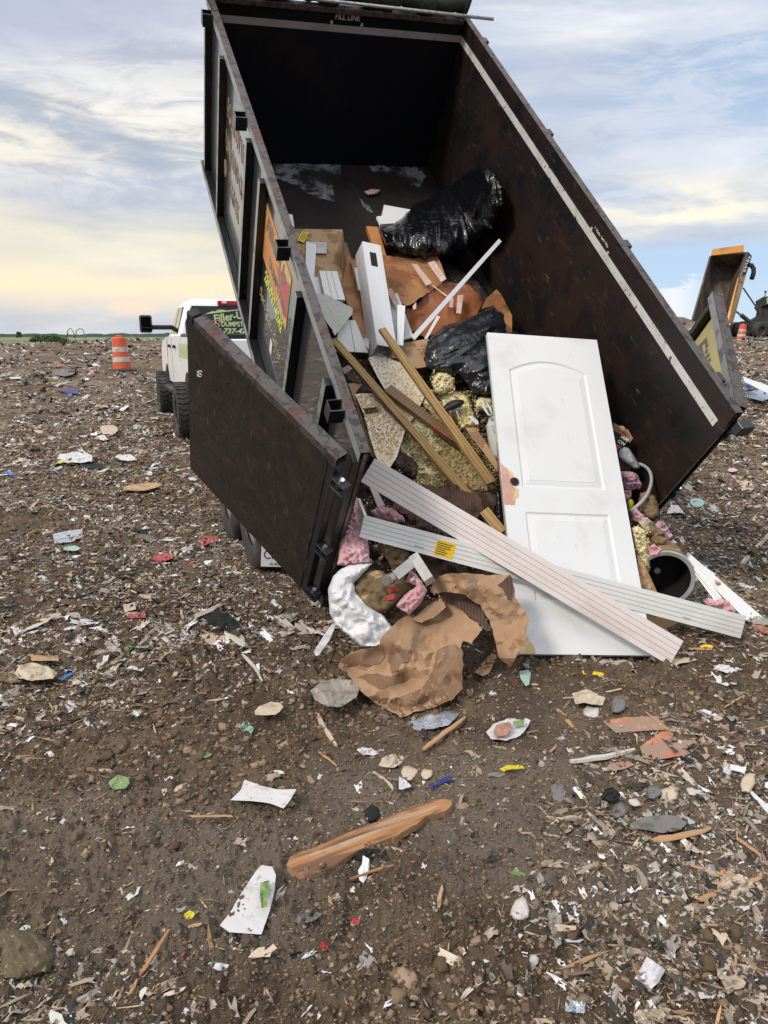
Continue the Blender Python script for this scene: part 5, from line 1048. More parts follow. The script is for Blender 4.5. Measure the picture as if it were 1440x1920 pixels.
sc(inflate(AF((1290, 910), (1320, 920), (1350, 1100), (1365, 1230), (1330, 1260), (1280, 1180), (1285, 1040)), lambda x, y: 4.22, 'bag_b', .03, amp=.015, freq=.06, step=4), 'plastic_wad', 'grey black plastic film bunched against the door edge', 'plastic', True)
# pink insulation, left
b = inflate([(655, 955), (668, 925), (680, 990), (690, 1010), (694, 1055), (660, 1064), (632, 1060), (640, 1010)], lin((660, 960), 3.95, (660, 1060), 3.80), 'pink', .05, amp=0.030, freq=0.090, step=2.6, R0=14, rag=2, rnd=0); sc(b, 'insulation_batt', 'thick pink insulation batt hanging beside the rear hinge post', 'insulation', True)
b = inflate(A4((385, 400), (430, 372), (500, 380), (560, 420), (575, 455), (520, 465), (430, 445)), cst(4.0), 'pink', .06, amp=0.045, freq=0.090, step=2.6, R0=12, rag=2, seed=2, rnd=0); sc(b, 'insulation_batt', 'dusky pink insulation lump behind the left end of the white grooved board', 'insulation', True)
b = inflate(AB((1010, 650), (1080, 700), (1150, 790), (1200, 880), (1150, 1010), (1000, 1165), (850, 1050), (950, 930), (1050, 860), (1080, 830), (960, 780), (1000, 700)), lin((770, 1080), 3.66, (770, 1150), 3.60), 'pink', .04, amp=0.030, freq=0.105, step=2.6, R0=10, rag=1.5, seed=3, rnd=0); sc(b, 'insulation_batt', 'bright pink insulation strip curled under the metal angle bracket', 'insulation', True)
b = sheet(AB((360, 260), (480, 300), (560, 380), (570, 560), (600, 700), (480, 720), (430, 560)), cst(3.9), 'rubble', amp=.05, freq=.05, th=.01); sc(b, 'debris_clump', 'black sodden clump behind the wet paper sack', 'debris')
# wet paper sacks with red print
b = inflate(AB((380, 820), (480, 700), (640, 640), (760, 700), (860, 760), (1050, 780), (1080, 850), (950, 930), (850, 1050), (700, 1150), (600, 1110), (480, 1010), (400, 930)), lin((700, 1080), 3.72, (700, 1150), 3.62), 'cardwet', .05, amp=.035, freq=.05, step=4, R0=20, seed=7); o = sc(b, 'paper_sack', 'soaked brown paper sack with faded red print in the white bag mouth', 'paper sack', True); bpy.context.view_layer.update()
M['redprint'] = mat('redprint', (.42, .045, .035), .7, 0, [((.30, .20, .10), 30, .58, .66, O1, .7)])
onpart(sheet(AB((705, 985), (740, 950), (830, 915), (850, 930), (830, 980), (760, 995)), cst(3.595), 'redprint', amp=.003, th=.002, step=4), 'red_emblem', o)
onpart(sheet(AB((765, 895), (780, 840), (885, 850), (895, 880), (830, 895)), cst(3.60), 'redprint', amp=.003, th=.002, step=4), 'red_lettering', o)
b = sheet(AB((640, 360), (760, 380), (1000, 450), (960, 560), (860, 640), (810, 640), (760, 540), (680, 420)), cst(3.86), 'cardwet', amp=.03, freq=.05, th=.004, step=4, seed=8); sc(b, 'paper_sack', 'torn brown sack with red print below the white grooved board', 'paper sack')
b = sheet(AB((705, 1160), (840, 1050), (1000, 1165), (1160, 1010), (1330, 960), (1330, 1010), (1030, 1220), (870, 1330), (820, 1290)), cst(3.66), 'kraft_dk', amp=.03, freq=.04, th=.004, step=4, seed=14)
for q in [b]: pass
sc(b, 'corrugated_wrap', 'reddish brown corrugated cardboard between the white bag and the kraft paper', 'corrugated paper')
# white sack
b = inflate([(640, 1066), (655, 1060), (697, 1056), (690, 1065), (674, 1084), (664, 1093), (668, 1110), (690, 1135), (720, 1155), (735, 1175), (743, 1185), (730, 1203), (705, 1213), (678, 1214), (650, 1190), (628, 1172), (618, 1150), (615, 1105), (625, 1080)], lin((660, 1060), 3.72, (690, 1210), 3.56), 'whitesack', .065, amp=.055, freq=.024, step=2.8, R0=20, rag=1, rnd=0, seed=5, soft=1.0, back=.8)
o = sc(b, 'white_sack', 'torn white plastic sack spilling out beside the rear hinge post', 'sack', 42); bpy.context.view_layer.update()
onpart(sheet([(624, 1168), (629, 1174), (618, 1200), (598, 1228), (592, 1230), (588, 1222), (605, 1195), (618, 1176)], lambda x, y: 3.60, 'whitesack', gc=True, amp=.01, th=.004, step=4), 'tie_strap', o)
# metal angle bracket with round knob
def beam(P, w, h, m, b=None):
    b = b or MB(); b.use(m)
    for A, B in zip(P[:-1], P[1:]):
        x = B-A; M4 = frame(A, x, x.cross(CAM-A)); b.T = M4; b.bbox(-.0, x.length, -w/2, w/2, -h/2, h/2, b=.002); b.T = None
    return b
A_ = D(741, 1080, 3.60); B_ = D(780, 1049, 3.62); C_ = D(806, 1090, 3.52)
b = beam([A_, B_], .052, .05, 'metal'); beam([B_+(B_-C_).normalized()*.02, C_], .050, .048, 'metal', b); o = sc(b, 'angle_bracket', 'grey metal angle bracket with a round chrome knob above the pink strip', 'bracket', False); bpy.context.view_layer.update()
K0 = D(737, 1083, 3.60); K1 = D(724, 1088, 3.53); b = MB().use('chrome').tube([K0, K0.lerp(K1, .35)], .012, 12); b.tube([K0.lerp(K1, .35), K0.lerp(K1, .36), K1], [.02, .029, .029], 24); b.use('stk_grey').tube([K1, K1+(K1-K0)*.05], .024, 24); onpart(b, 'round_knob', o, 30)
# big torn kraft paper
M['kraftwet'] = mat('kraftwet', (.195, .112, .062), .6, 0, [((.15, .082, .045), 6, .5, .65, O1, .5)], .0012, 14)
b = MB()
fl = lin((760, 1150), 3.66, (770, 1340), 3.26)
kf = lambda x, y: -.05*math.exp(-((x-760)**2+(y-1180)**2)/2600)+.045*math.exp(-((y-1262-.25*(x-690))**2)/180)*(1 if x < 760 else math.exp(-((x-760)/22)**2))+.035*math.sin((x*.5+y)/19)*math.exp(-((x-700)/50)**2)
sheet([(640, 1235), (660, 1222), (707, 1212), (716, 1192), (745, 1165), (790, 1140), (830, 1128), (862, 1142), (905, 1180), (885, 1205), (868, 1202), (864, 1215), (868, 1245), (867, 1290), (850, 1310), (805, 1330), (775, 1335), (752, 1346), (700, 1315), (665, 1285), (650, 1262), (633, 1250)], fl, 'kraft', b, gc=True, amp=.11, freq=.012, th=.003, rag=2.5, step=6, seed=21, fold=kf)
kd = lambda x, y: fl(x, y)-.0035
for q in ([(645, 1232), (668, 1222), (700, 1214), (716, 1205), (722, 1230), (712, 1244), (690, 1250), (672, 1246), (655, 1250), (640, 1243)], [(728, 1240), (731, 1215), (738, 1204), (742, 1216), (752, 1220), (768, 1218), (770, 1228), (764, 1240), (750, 1246), (744, 1258), (734, 1262)], [(700, 1262), (735, 1268), (760, 1262), (756, 1280), (738, 1286), (715, 1292), (690, 1280), (672, 1268)],
          [(730, 1325), (745, 1308), (790, 1292), (812, 1255), (822, 1215), (850, 1206), (866, 1218), (866, 1245), (866, 1288), (848, 1308), (804, 1327), (775, 1332), (752, 1342)]): sheet(q, kd, 'kraftwet', b, gc=True, amp=.11, freq=.012, th=.001, rag=3, step=6, seed=21, fold=kf)
o = sc(b, 'kraft_paper', 'large torn sheet of brown kraft paper sprawled on the ground in front of the heap', 'kraft paper', 32); bpy.context.view_layer.update()
f2 = lin((820, 1080), 3.72, (960, 1240), 3.50)
onpart(sheet([(807, 1112), (815, 1085), (835, 1076), (870, 1075), (905, 1078), (960, 1078), (966, 1120), (985, 1145), (992, 1165), (985, 1195), (958, 1250), (935, 1232), (928, 1200), (918, 1165), (900, 1135), (870, 1115), (838, 1110)], f2, 'kraft', None, gc=True, amp=.09, freq=.013, th=.003, rag=2.5, step=6, seed=23, fold=lambda x, y: -.05*math.exp(-((x-y*.75-60)**2)/1800)), 'torn_flap', o, 22)
onpart(sheet([(822, 1114), (845, 1110), (880, 1118), (905, 1145), (922, 1185), (900, 1172), (860, 1140), (835, 1130)], lambda x, y: f2(x, y)+.03, 'kraft_dk', None, amp=.01, freq=.02, th=.003, rag=2, step=5), 'corrugated_layer', o, 60)
onpart(sheet([(772, 1162), (800, 1136), (826, 1120), (836, 1138), (812, 1158), (790, 1168)], lambda x, y: fl(x, y)-.04, 'kraft', None, amp=.01, freq=.02, th=.003, rag=2, step=5), 'torn_flap', o, 22)
onpart(sheet([(890, 1260), (905, 1242), (928, 1218), (932, 1232), (918, 1262), (905, 1268)], gd(.03), 'kraft', None, amp=.01, th=.003, rag=1, step=4), 'torn_strip', o, 60)
onpart(sheet([(930, 1100), (955, 1078), (960, 1082), (964, 1105), (958, 1125), (940, 1122)], lambda x, y: f2(x, y)-.03, 'kraft_dk', None, amp=.02, freq=.02, th=.003, rag=1.5, step=4), 'torn_flap', o, 22)

# ---------------- the white door ----------------
DB0, DB1 = D(975, 1223, 3.93), D(1225, 1230, 3.93); DT0, DT1 = D(912, 623, 4.72), D(1120, 635, 4.72)
def doorleaf():
    o_ = Vector((1.042, 3.511, .055)); up = Vector((-.022, .6244, .7808)); H_ = 2.03; x = Vector((.991, .1165, -.0653)); w_ = .719
    M4 = frame(o_, x, up); w2 = w_/2; th = .035     # local x across, y up, z toward the camera
    b = MB(); b.T = M4; b.use('doorw').bbox(-w2, w2, 0, H_, -th, -.008, b=.002)
    def ring(P, Q, z0, z1):
        n = len(P); b.add([(x, y, z0) for x, y in P]+[(x, y, z1) for x, y in Q], [(i, (i+1) % n, (i+1) % n+n, i+n) for i in range(n)])
    def panel(x0, x1, y0, y1, archh):
        def out(d):
            P = [(x0+d, y0+d), (x1-d, y0+d), (x1-d, y1-d)]
            for i in range(1, 16): t = i/16; P.append((x1-d-(x1-x0-2*d)*t, y1-d+archh*math.sin(math.pi*t)**.9))
            P.append((x0+d, y1-d)); return P
        prof = [(0, 0), (.008, -.006), (.016, -.0065), (.028, -.004), (.045, -.0015), (.047, .0), (.055, 0)]
        for (a, za), (c, zc) in zip(prof[:-1], prof[1:]): ring(out(a), out(c), za, zc)
        P = out(.055); tr = tessellate_polygon([[Vector((x, y, 0)) for x, y in P]]); b.add([(x, y, 0) for x, y in P], [tuple(t) for t in tr]); return out(0)
    h0 = panel(-w2+.115, w2-.115, .28*H_/2.03, .80*H_/2.03, 0); h1 = panel(-w2+.115, w2-.115, .955*H_/2.03, 1.76*H_/2.03, .075)
    outer = [(-w2+.002, 0), (w2-.002, 0), (w2-.002, H_), (-w2+.002, H_)]
    vs = [Vector((x, y, 0)) for x, y in outer]; hs = [[Vector((x, y, 0)) for x, y in h] for h in (h0, h1)]
    tr = tessellate_polygon([vs]+hs); allv = vs+hs[0]+hs[1]; b.add(allv, [tuple(t) for t in tr])
    b.add([(-w2+.002, 0, 0), (w2-.002, 0, 0), (w2-.002, H_, 0), (-w2+.002, H_, 0), (-w2, 0, -.008), (w2, 0, -.008), (w2, H_, -.008), (-w2, H_, -.008)], [(0, 1, 5, 4), (1, 2, 6, 5), (2, 3, 7, 6), (3, 0, 4, 7)])
    o = b.build('interior_door', None, None, False, M4); tag(o, 'white two panel interior door leaning on the heap with a bare latch hole', 'door')
    e = MB().use('dooredge').box(-w2-.002, -w2-.0003, .25, 1.25, -.033, -.010); e.build('bare_edge', None, o)
    def patch(pts, m, nm, z=.0015):
        V, dist, fs, be = trimesh([(x*1000, y*1000) for x, y in pts], 9, 5); q = MB().use(m); n = len(V)
        q.add([(x/1000, y/1000, z) for x, y in V]+[(x/1000, y/1000, .0002) for x, y in V], fs+[(a, a+n, c+n, c) for a, c in be]); q.build(nm, None, o)
    patch([(-w2+.002, .84), (-w2+.06, .84), (-w2+.075, .92), (-w2+.05, .99), (-w2+.045, 1.06), (-w2+.002, 1.10)], 'doorpink', 'bare_wood')
    patch([(-w2+.045, .86), (-w2+.085, .89), (-w2+.09, .94), (-w2+.07, .945), (-w2+.062, .90)], 'doorbare', 'bare_wood', .0022)
    patch([(-w2+.045, 1.02), (-w2+.07, 1.0), (-w2+.066, 1.045), (-w2+.05, 1.06)], 'doorbare', 'bare_wood', .0022)
    patch([(-w2+.002, .0), (-w2+.085, .002), (-w2+.075, .05), (-w2+.03, .13), (-w2+.002, .17)], 'doorbare', 'bare_wood')
    q = MB().use('hole').tube([(-w2+.072, .985, -.02), (-w2+.072, .985, .0035)], .022, 24); q.use('brownpad').lathe([(.022, .0), (.0245, .0036), (.0275, .0038), (.028, .0)], 24, Matrix.Translation((-w2+.072, .985, 0))); q.build('latch_hole', None, o)
doorleaf()
# ---------------- long grooved boards ----------------
gr4 = (-.6, -.22, .18, .56)
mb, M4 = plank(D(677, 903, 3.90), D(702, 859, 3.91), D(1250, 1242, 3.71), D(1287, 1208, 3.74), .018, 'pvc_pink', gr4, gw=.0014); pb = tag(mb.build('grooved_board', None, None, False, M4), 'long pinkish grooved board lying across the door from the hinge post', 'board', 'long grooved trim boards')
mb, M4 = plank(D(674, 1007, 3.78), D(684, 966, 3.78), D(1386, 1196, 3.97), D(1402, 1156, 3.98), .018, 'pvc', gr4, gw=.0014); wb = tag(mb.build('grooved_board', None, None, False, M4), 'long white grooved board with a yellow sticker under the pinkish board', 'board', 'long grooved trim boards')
bpy.context.view_layer.update()
wi = wb.matrix_world.inverted()
def onb(px, py, w, h, m, nm, ob, dd, z=.0012):
    iv = ob.matrix_world.inverted(); o_ = iv @ CAM; r_ = iv.to_3x3() @ ray(px, py); t = -o_.z/r_.z; p = o_+r_*t; s = 1 if o_.z > 0 else -1
    b = MB().use(m).box(p.x-w/2, p.x+w/2, p.y-h/2, p.y+h/2, *sorted((0, s*z))); return b.build(nm, None, ob), p, s
y_, p, s = onb(834, 1030, .102, .082, 'labely', 'yellow_sticker', wb, 0)
for i in range(6): MB().use('ink').box(p.x-.044, p.x-.044+(.082, .07, .075, .05, .062, .055)[i], p.y+.026-i*.011-.0022, p.y+.026-i*.011+.0022, *sorted((s*.0013, s*.0019))).build('print_line', None, y_)
onb(786, 1025, .05, .007, 'teal', 'green_stamp', wb, 0); onb(1288, 1159, .045, .007, 'teal', 'green_stamp', wb, 0)
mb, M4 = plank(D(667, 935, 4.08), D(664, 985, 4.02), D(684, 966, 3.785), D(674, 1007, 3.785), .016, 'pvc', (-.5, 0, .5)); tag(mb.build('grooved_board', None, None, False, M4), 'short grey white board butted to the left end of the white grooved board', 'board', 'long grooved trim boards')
mb, M4 = plank(D(690, 905, 4.1), D(698, 903, 4.1), D(708, 950, 4.0), D(722, 948, 4.0), .012, 'pvc_pink'); tag(mb.build('trim_board', None, None, False, M4), 'pink stained trim end under the upper left of the pinkish board', 'board')

# ---------------- right of the door ----------------
b = MB(); dd0 = 4.62
sheet(AC((60, -500), (100, -480), (115, -470), (205, -395), (200, -370), (170, -360), (55, -440)) if False else [(1150, 792), (1163, 800), (1178, 806), (1187, 822), (1180, 830), (1150, 812)], lin((1150, 800), 4.62, (1190, 830), 4.66), 'card', b, amp=0, th=.02, step=5)
o = sc(b, 'foam_kit_box', 'open spray foam carton with white capital letters right of the door', 'carton', 30); bpy.context.view_layer.update()
q_ = lin((1150, 800), 4.59, (1190, 830), 4.63)
onpart(sheet([(1150, 805), (1180, 824), (1172, 835), (1158, 843), (1150, 842)], q_, 'plastic_blk', None, amp=0, th=.004, step=5), 'front_panel', o)
onpart(sheet([(1150, 803), (1180, 822), (1180, 824.5), (1150, 806)], lambda x, y: q_(x, y)-.005, 'stk_red', None, amp=0, th=.003, step=5), 'red_band', o)
onpart(sheet([(1150, 834), (1156, 833), (1166, 838), (1157, 844), (1150, 842)], lambda x, y: q_(x, y)-.005, 'stk_red', None, amp=0, th=.003, step=5), 'red_corner', o)
onpart(inflate([(1160, 799), (1167, 798), (1174, 803), (1173, 809), (1166, 809)], cst(4.60), 'card', .004, amp=0, step=3), 'tab', o)
for s_, x, y, sz in (('SPRAY FOAM', 1177, 826, .030), ('INSULATION', 1171, 834, .029)):
    q = D(x, y, q_(x, y)-.010); m4 = Matrix.Translation(o.matrix_world.inverted() @ q) @ cam.rotation_euler.to_matrix().to_4x4() @ Matrix.Rotation(R(-32), 4, 'Z'); text(s_, sz, 'white_dec', o, m4, align='RIGHT', bold=.03, shear=.15)
b = inflate([(1158, 845), (1175, 835), (1190, 855), (1202, 877), (1190, 880), (1178, 872), (1160, 862)], cst(4.60), 'greysack', .03, amp=.02, freq=.05, step=3.5, rnd=1); sc(b, 'grey_sack', 'silver grey plastic sack below the spray foam carton', 'sack', True)
b = sheet([(1155, 862), (1178, 866), (1184, 880), (1155, 880)], cst(4.66), 'cardwet', amp=.02, th=.01, step=4); sc(b, 'paper_wad', 'dark folded paper behind the pail rim', 'paper')
# pail rim arc and bucket
cc = D(1172, 916, 4.55); ex = (D(1221, 905, 4.5)-cc); ey = (D(1180, 871, 4.72)-cc)
b = MB().use('metal').tube([cc+ex*math.cos(a)+ey*math.sin(a) for a in np.linspace(-1.25, 2.2, 30)], .011, 8); sc(b, 'pail_rim', 'grey white pail rim sticking out around pink insulation right of the door', 'pail', True)
b = inflate([(1160, 884), (1180, 882), (1197, 890), (1205, 908), (1196, 918), (1175, 920), (1160, 915)], cst(4.52), 'pinkdirty', .05, amp=0.045, freq=0.120, step=2.6, R0=10, rag=3, rnd=0); sc(b, 'insulation_batt', 'blackened pink insulation inside the pail rim', 'insulation', True)
b = inflate([(1165, 918), (1184, 918), (1184, 935), (1170, 940)], cst(4.5), 'pink', .03, amp=0.030, freq=0.120, step=2.6, rag=3, rnd=0); sc(b, 'insulation_scrap', 'small pink insulation tuft under the pail rim', 'insulation', True)
b = inflate([(1198, 935), (1200, 925), (1215, 921), (1228, 930), (1234, 950), (1235, 965), (1225, 975), (1205, 968), (1196, 955)], cst(4.48), 'brownpad', .04, amp=0.015, freq=0.075, step=2.6, R0=10, rnd=0, rag=3); o = sc(b, 'brown_pad', 'brown pad with a pink edge and yellow crumbs beside the bed rim', 'padding', True)
M['yelfoil'] = mat('yelfoil', (.62, .55, .03), .3, 0, [], .008, 30)
b = inflate([(1175, 938), (1185, 934), (1190, 945), (1186, 958), (1178, 960)], cst(4.42), 'yelfoil', .02, amp=.012, freq=.1, step=3); sc(b, 'yellow_wrapper', 'bright yellow wrapper at the door edge above the foam', 'wrapper', True)
b = inflate([(1182, 958), (1190, 950), (1205, 962), (1214, 980), (1200, 984), (1185, 978)], cst(4.38), 'pink', .03, amp=0.038, freq=0.120, step=2.6, seed=7, rag=3, rnd=0); sc(b, 'insulation_batt', 'peach pink insulation clump above the yellow foam right of the door', 'insulation', True)
b = inflate([(1183, 990), (1195, 987), (1208, 994), (1213, 1020), (1215, 1040), (1220, 1052), (1214, 1070), (1205, 1062), (1195, 1045), (1188, 1020)], cst(4.22), 'foam', .05, amp=0.030, freq=0.135, step=2.6, R0=9, rnd=0, seed=8, rag=3); sc(b, 'foam_clump', 'lemon yellow spray foam tongue along the right edge of the door', 'spray foam', True)
b = inflate([(1210, 992), (1225, 985), (1245, 995), (1256, 1015), (1260, 1028), (1245, 1028), (1225, 1030), (1215, 1020), (1222, 1008)], cst(4.30), 'brownpad', .04, amp=0.030, freq=0.090, step=2.6, R0=10, rnd=0, seed=9, rag=3); sc(b, 'brown_pad', 'curved brown pad arched above the carpet tube mouth', 'padding', True)
b = sheet([(1228, 1028), (1240, 1024), (1276, 1030), (1270, 1038), (1258, 1040), (1235, 1034)], cst(4.22), 'card', amp=.01, th=.006, step=4); sc(b, 'cardboard_piece', 'small brown cardboard lip on top of the carpet tube', 'cardboard')
b = sheet([(1150, 960), (1180, 958), (1200, 985), (1212, 990), (1240, 985), (1235, 968), (1180, 975)], cst(4.46), 'rubble', amp=.03, freq=.06, th=.01, step=5); sc(b, 'debris_clump', 'dark clump between pink insulation and brown pad right of the door', 'debris')
# big tube
tc_ = D(1246, 1086, 4.20); tr_ = 56*4.2/FPX; ax_ = Vector((.13, .95, .06)).normalized(); e = frame(tc_, ax_.orthogonal(), ax_.cross(ax_.orthogonal()))
b = MB().use('metal').lathe([(tr_-.026, .0), (tr_-.004, -.006), (tr_, .01)], 56, e); b.use('brownpad').lathe([(tr_, .01), (tr_*.98, .22)], 56, e); b.use('hole').lathe([(tr_-.026, 0), (tr_-.03, .21), (0, .21)], 56, e)
o = sc(b, 'cardboard_drum', 'round fibre drum lying with its black open mouth facing out right of the door', 'drum', 40); bpy.context.view_layer.update()
onpart(MB().use('metal').tube([tc_+ax_*.205-Vector((0, 0, .02)), tc_+ax_*.18-Vector((0, 0, .02))], .018, 16), 'bung', o)
b = sheet([(1195, 1040), (1205, 1050), (1232, 1110), (1240, 1130), (1215, 1150), (1290, 1160), (1240, 1182), (1215, 1170), (1200, 1110)], lin((1200, 1040), 4.13, (1240, 1180), 4.06), 'card', amp=.004, th=.008, step=6); sc(b, 'cardboard_piece', 'brown cardboard sheet standing between the door and the fibre drum', 'cardboard')
for i, (q, m_, nm_, lb_, d_) in enumerate((
 ([(1196, 975), (1212, 968), (1226, 980), (1236, 992), (1220, 996), (1204, 990)], 'papert', 'torn_paper', 'torn tan paper between the brown pad and the curved pad', 4.34),
 ([(1222, 990), (1240, 972), (1250, 986), (1262, 1004), (1250, 1010), (1236, 1000)], 'pinkdirty', 'insulation_scrap', 'dirty insulation tuft beside the bed corner above the drum', 4.44),
 ([(1214, 1024), (1226, 1020), (1240, 1030), (1232, 1040), (1218, 1040)], 'pink', 'insulation_scrap', 'pink insulation tuft just above the mouth of the fibre drum', 4.16),
 ([(1262, 1020), (1276, 1016), (1290, 1034), (1284, 1042), (1268, 1034)], 'kraft_dk', 'corrugated_wrap', 'dark brown corrugated scrap at the top of the white trims', 4.46),
 ([(1300, 1090), (1318, 1084), (1326, 1098), (1316, 1112), (1302, 1106)], 'film', 'plastic_film', 'cloudy plastic film between the drum and the silver rail', 4.36))):
    sc(sheet(q, cst(d_), m_, amp=.03, freq=.06, th=.004, rag=2, step=3, seed=i+30), nm_, lb_, {'torn_paper': 'paper', 'insulation_scrap': 'insulation', 'corrugated_wrap': 'corrugated paper', 'plastic_film': 'plastic'}[nm_], 35)
# trim bundle to the right
def tpx(a0, a1, b0, b1, da, db, th, m, nm, lab, cat='board', gr=()):
    mb, M4 = plank(D(*a0, da), D(*a1, da), D(*b0, db), D(*b1, db), th, m, gr); return tag(mb.build(nm, None, None, False, M4), lab, cat)
tpx((1253, 1018), (1263, 1012), (1408, 1170), (1432, 1160), 4.55, 4.22, .015, 'pvc_clean', 'trim_board', 'longest white perforated trim running down right of the drum')
tpx((1264, 1032), (1272, 1030), (1372, 1152), (1378, 1147), 4.48, 4.22, .012, 'labelyy' if False else 'doorbare', 'trim_board', 'thin cream yellow trim edge along the perforated white trim')
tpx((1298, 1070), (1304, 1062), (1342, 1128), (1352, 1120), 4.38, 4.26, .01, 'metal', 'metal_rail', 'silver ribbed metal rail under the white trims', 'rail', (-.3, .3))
sc(sheet([(1288, 1050), (1300, 1048), (1342, 1076), (1336, 1086), (1325, 1080)], lin((1290, 1050), 4.50, (1340, 1086), 4.40), 'paper', amp=.002, th=.002), 'paper_sheet', 'white folded paper sheet behind the trims right of the drum', 'paper')
b = inflate([(1320, 1128), (1330, 1120), (1345, 1128), (1350, 1120), (1365, 1128), (1380, 1145), (1378, 1152), (1350, 1148), (1325, 1140)], cst(4.22), 'pink', .04, amp=0.038, freq=0.120, step=2.6, seed=12, rag=3, rnd=0); sc(b, 'insulation_batt', 'pink insulation tufts under the trims by the right end of the white board', 'insulation', True)
b = inflate([(1338, 1085), (1350, 1088), (1353, 1100), (1343, 1096)], cst(4.36), 'pink', .02, amp=0.030, freq=0.120, step=2.6, rag=3, rnd=0); sc(b, 'insulation_scrap', 'small pink insulation bit above the white trims', 'insulation', True)
b = inflate([(1378, 1148), (1395, 1138), (1415, 1142), (1440, 1160), (1455, 1175), (1430, 1172), (1400, 1165)], gd(.03), 'film', .02, amp=0.030, freq=0.120, step=2.6, rag=3, rnd=0); sc(b, 'plastic_film', 'dirty white plastic film piled at the end of the white trims', 'plastic', True)
b = inflate([(1405, 1170), (1425, 1165), (1445, 1180), (1440, 1188), (1420, 1188)], gd(.02), 'brick', .03, amp=.01, freq=.08, step=3.5); sc(b, 'broken_brick', 'orange broken brick under the film at the right edge', 'brick', 40)

# ---------------- single pieces of litter on the ground ----------------
def blob(cx, cy, w, h, ang=0, n=9, j=.22, seed=0):
    r_ = random.Random(int(cx*7+cy*13)+seed); a0 = R(ang); out = []
    for i in range(n):
        t = 2*math.pi*(i+r_.uniform(-.25, .25))/n; k = 1+r_.uniform(-j, j); x = math.cos(t)*w/2*k; y = math.sin(t)*h/2*k
        out.append((cx+x*math.cos(a0)-y*math.sin(a0), cy+x*math.sin(a0)+y*math.cos(a0)))
    return out
def quad(cx, cy, w, h, ang=0, sk=.2): 
    a0 = R(ang); return [(cx+x*math.cos(a0)-y*math.sin(a0), cy+x*math.sin(a0)+y*math.cos(a0)) for x, y in ((-w/2, -h/2+sk*h), (w/2*.9, -h/2), (w/2, h/2-sk*h), (-w/2*.85, h/2))]
def gdep(lift, px0, py0, tilt=.0):   # ground depth, with the far edge propped up a little
    return lambda x, y: cdepth(G(x, y, lift))
def litter(kind, out, m, name, label, cat, lift=.012, amp=None, grp=None, bulge=None):
    xs = [p[0] for p in out]; ys = [p[1] for p in out]; cx = sum(xs)/len(xs); cy = sum(ys)/len(ys); d0 = cdepth(G(cx, cy)); mpp = d0/FPX
    span = max(max(xs)-min(xs), max(ys)-min(ys)); st = max(1.6, span/16)
    # the piece lies on its own patch of ground: a plane fitted through three ground points
    e = max(6, span*.35); P = [G(cx-e, cy), G(cx+e, cy), G(cx, cy+e*.6)]; n_ = (P[1]-P[0]).cross(P[2]-P[0]).normalized()
    if n_.z < 0: n_ = -n_
    n_ = (n_+Vector((0, 0, 1.5))).normalized(); c0 = G(cx, cy)+Vector((0, 0, lift+(.016 if span > 45 and kind == 'flat' and cy > 1200 and m != 'brick' else -.004 if m == 'brick' else .004)))
    def dep(x, y): r = ray(x, y); s_ = (c0-CAM).dot(n_)/r.dot(n_); return cdepth(CAM+r*s_)
    fq = 1/max(6, span*.45)
    if kind == 'flat': mb = sheet(out, dep, m, amp=(.012 if amp is None else amp), freq=fq, th=.002, rag=.8, step=st, seed=int(cx) % 17)
    elif kind == 'rag': mb = sheet(out, dep, m, amp=(.03 if amp is None else amp), freq=fq*1.6, th=.003, rag=1.5, step=st*.8, seed=int(cx) % 17)
    else:
        minor = min(max(xs)-min(xs), (max(ys)-min(ys))*2); bl = bulge or minor*mpp*.32
        mb = inflate(out, dep, m, bl, amp=bl*.28, freq=fq*1.3, step=st, back=.6, rnd=0, seed=int(cy) % 13, R0=span*.22)
    return thing(mb, name, label, cat, grp, smooth=35 if kind == 'stone' else 30)
def stick(p0, p1, w, m, name, label, cat, grp=None, lift=.010, bend=0):
    A = G(*p0, lift); B = G(*p1, lift); d = cdepth(A)/FPX; r0 = w*d/2; n = 7; pts = []; rs = []
    sd = (B-A).cross(Vector((0, 0, 1))).normalized(); vs = []; rnd_ = name in ('twig', 'branch_piece')
    if not rnd_: bend *= .25
    for i in range(n):
        t = i/(n-1); q = A.lerp(B, t)+sd*bend*math.sin(t*math.pi); k = (1-.25*t)*(1+random.uniform(-.22, .22)); k *= (.55 if i in (0, n-1) else 1); h = r0*(.9 if rnd_ else .35)
        o1 = random.uniform(-.25, .25)*r0
        vs += [q+sd*(r0*k+o1), q+sd*(r0*k*.7+o1)+Vector((0, 0, h)), q-sd*(r0*k*.8-o1)+Vector((0, 0, h*random.uniform(.6, 1.1))), q-sd*(r0*k-o1), q-Vector((0, 0, r0*.4))]
    M4 = frame(A, B-A, sd); b = MB().use(m); b.add(vs, [(i*5+k, i*5+(k+1) % 5, i*5+5+(k+1) % 5, i*5+5+k) for i in range(n-1) for k in range(5)]+[(0, 1, 2, 3, 4), tuple((n-1)*5+k for k in (4, 3, 2, 1, 0))])
    return thing(b, name, label, cat, grp, smooth=False, M4=M4)
PW = litter('flat', [(432, 1500), (452, 1480), (458, 1462), (490, 1473), (520, 1480), (556, 1480), (545, 1498), (532, 1516), (505, 1506), (470, 1502)], 'paper', 'paper_sheet', 'torn white printed paper lying on bare soil left of the broken wooden plank', 'paper', .012, .012)
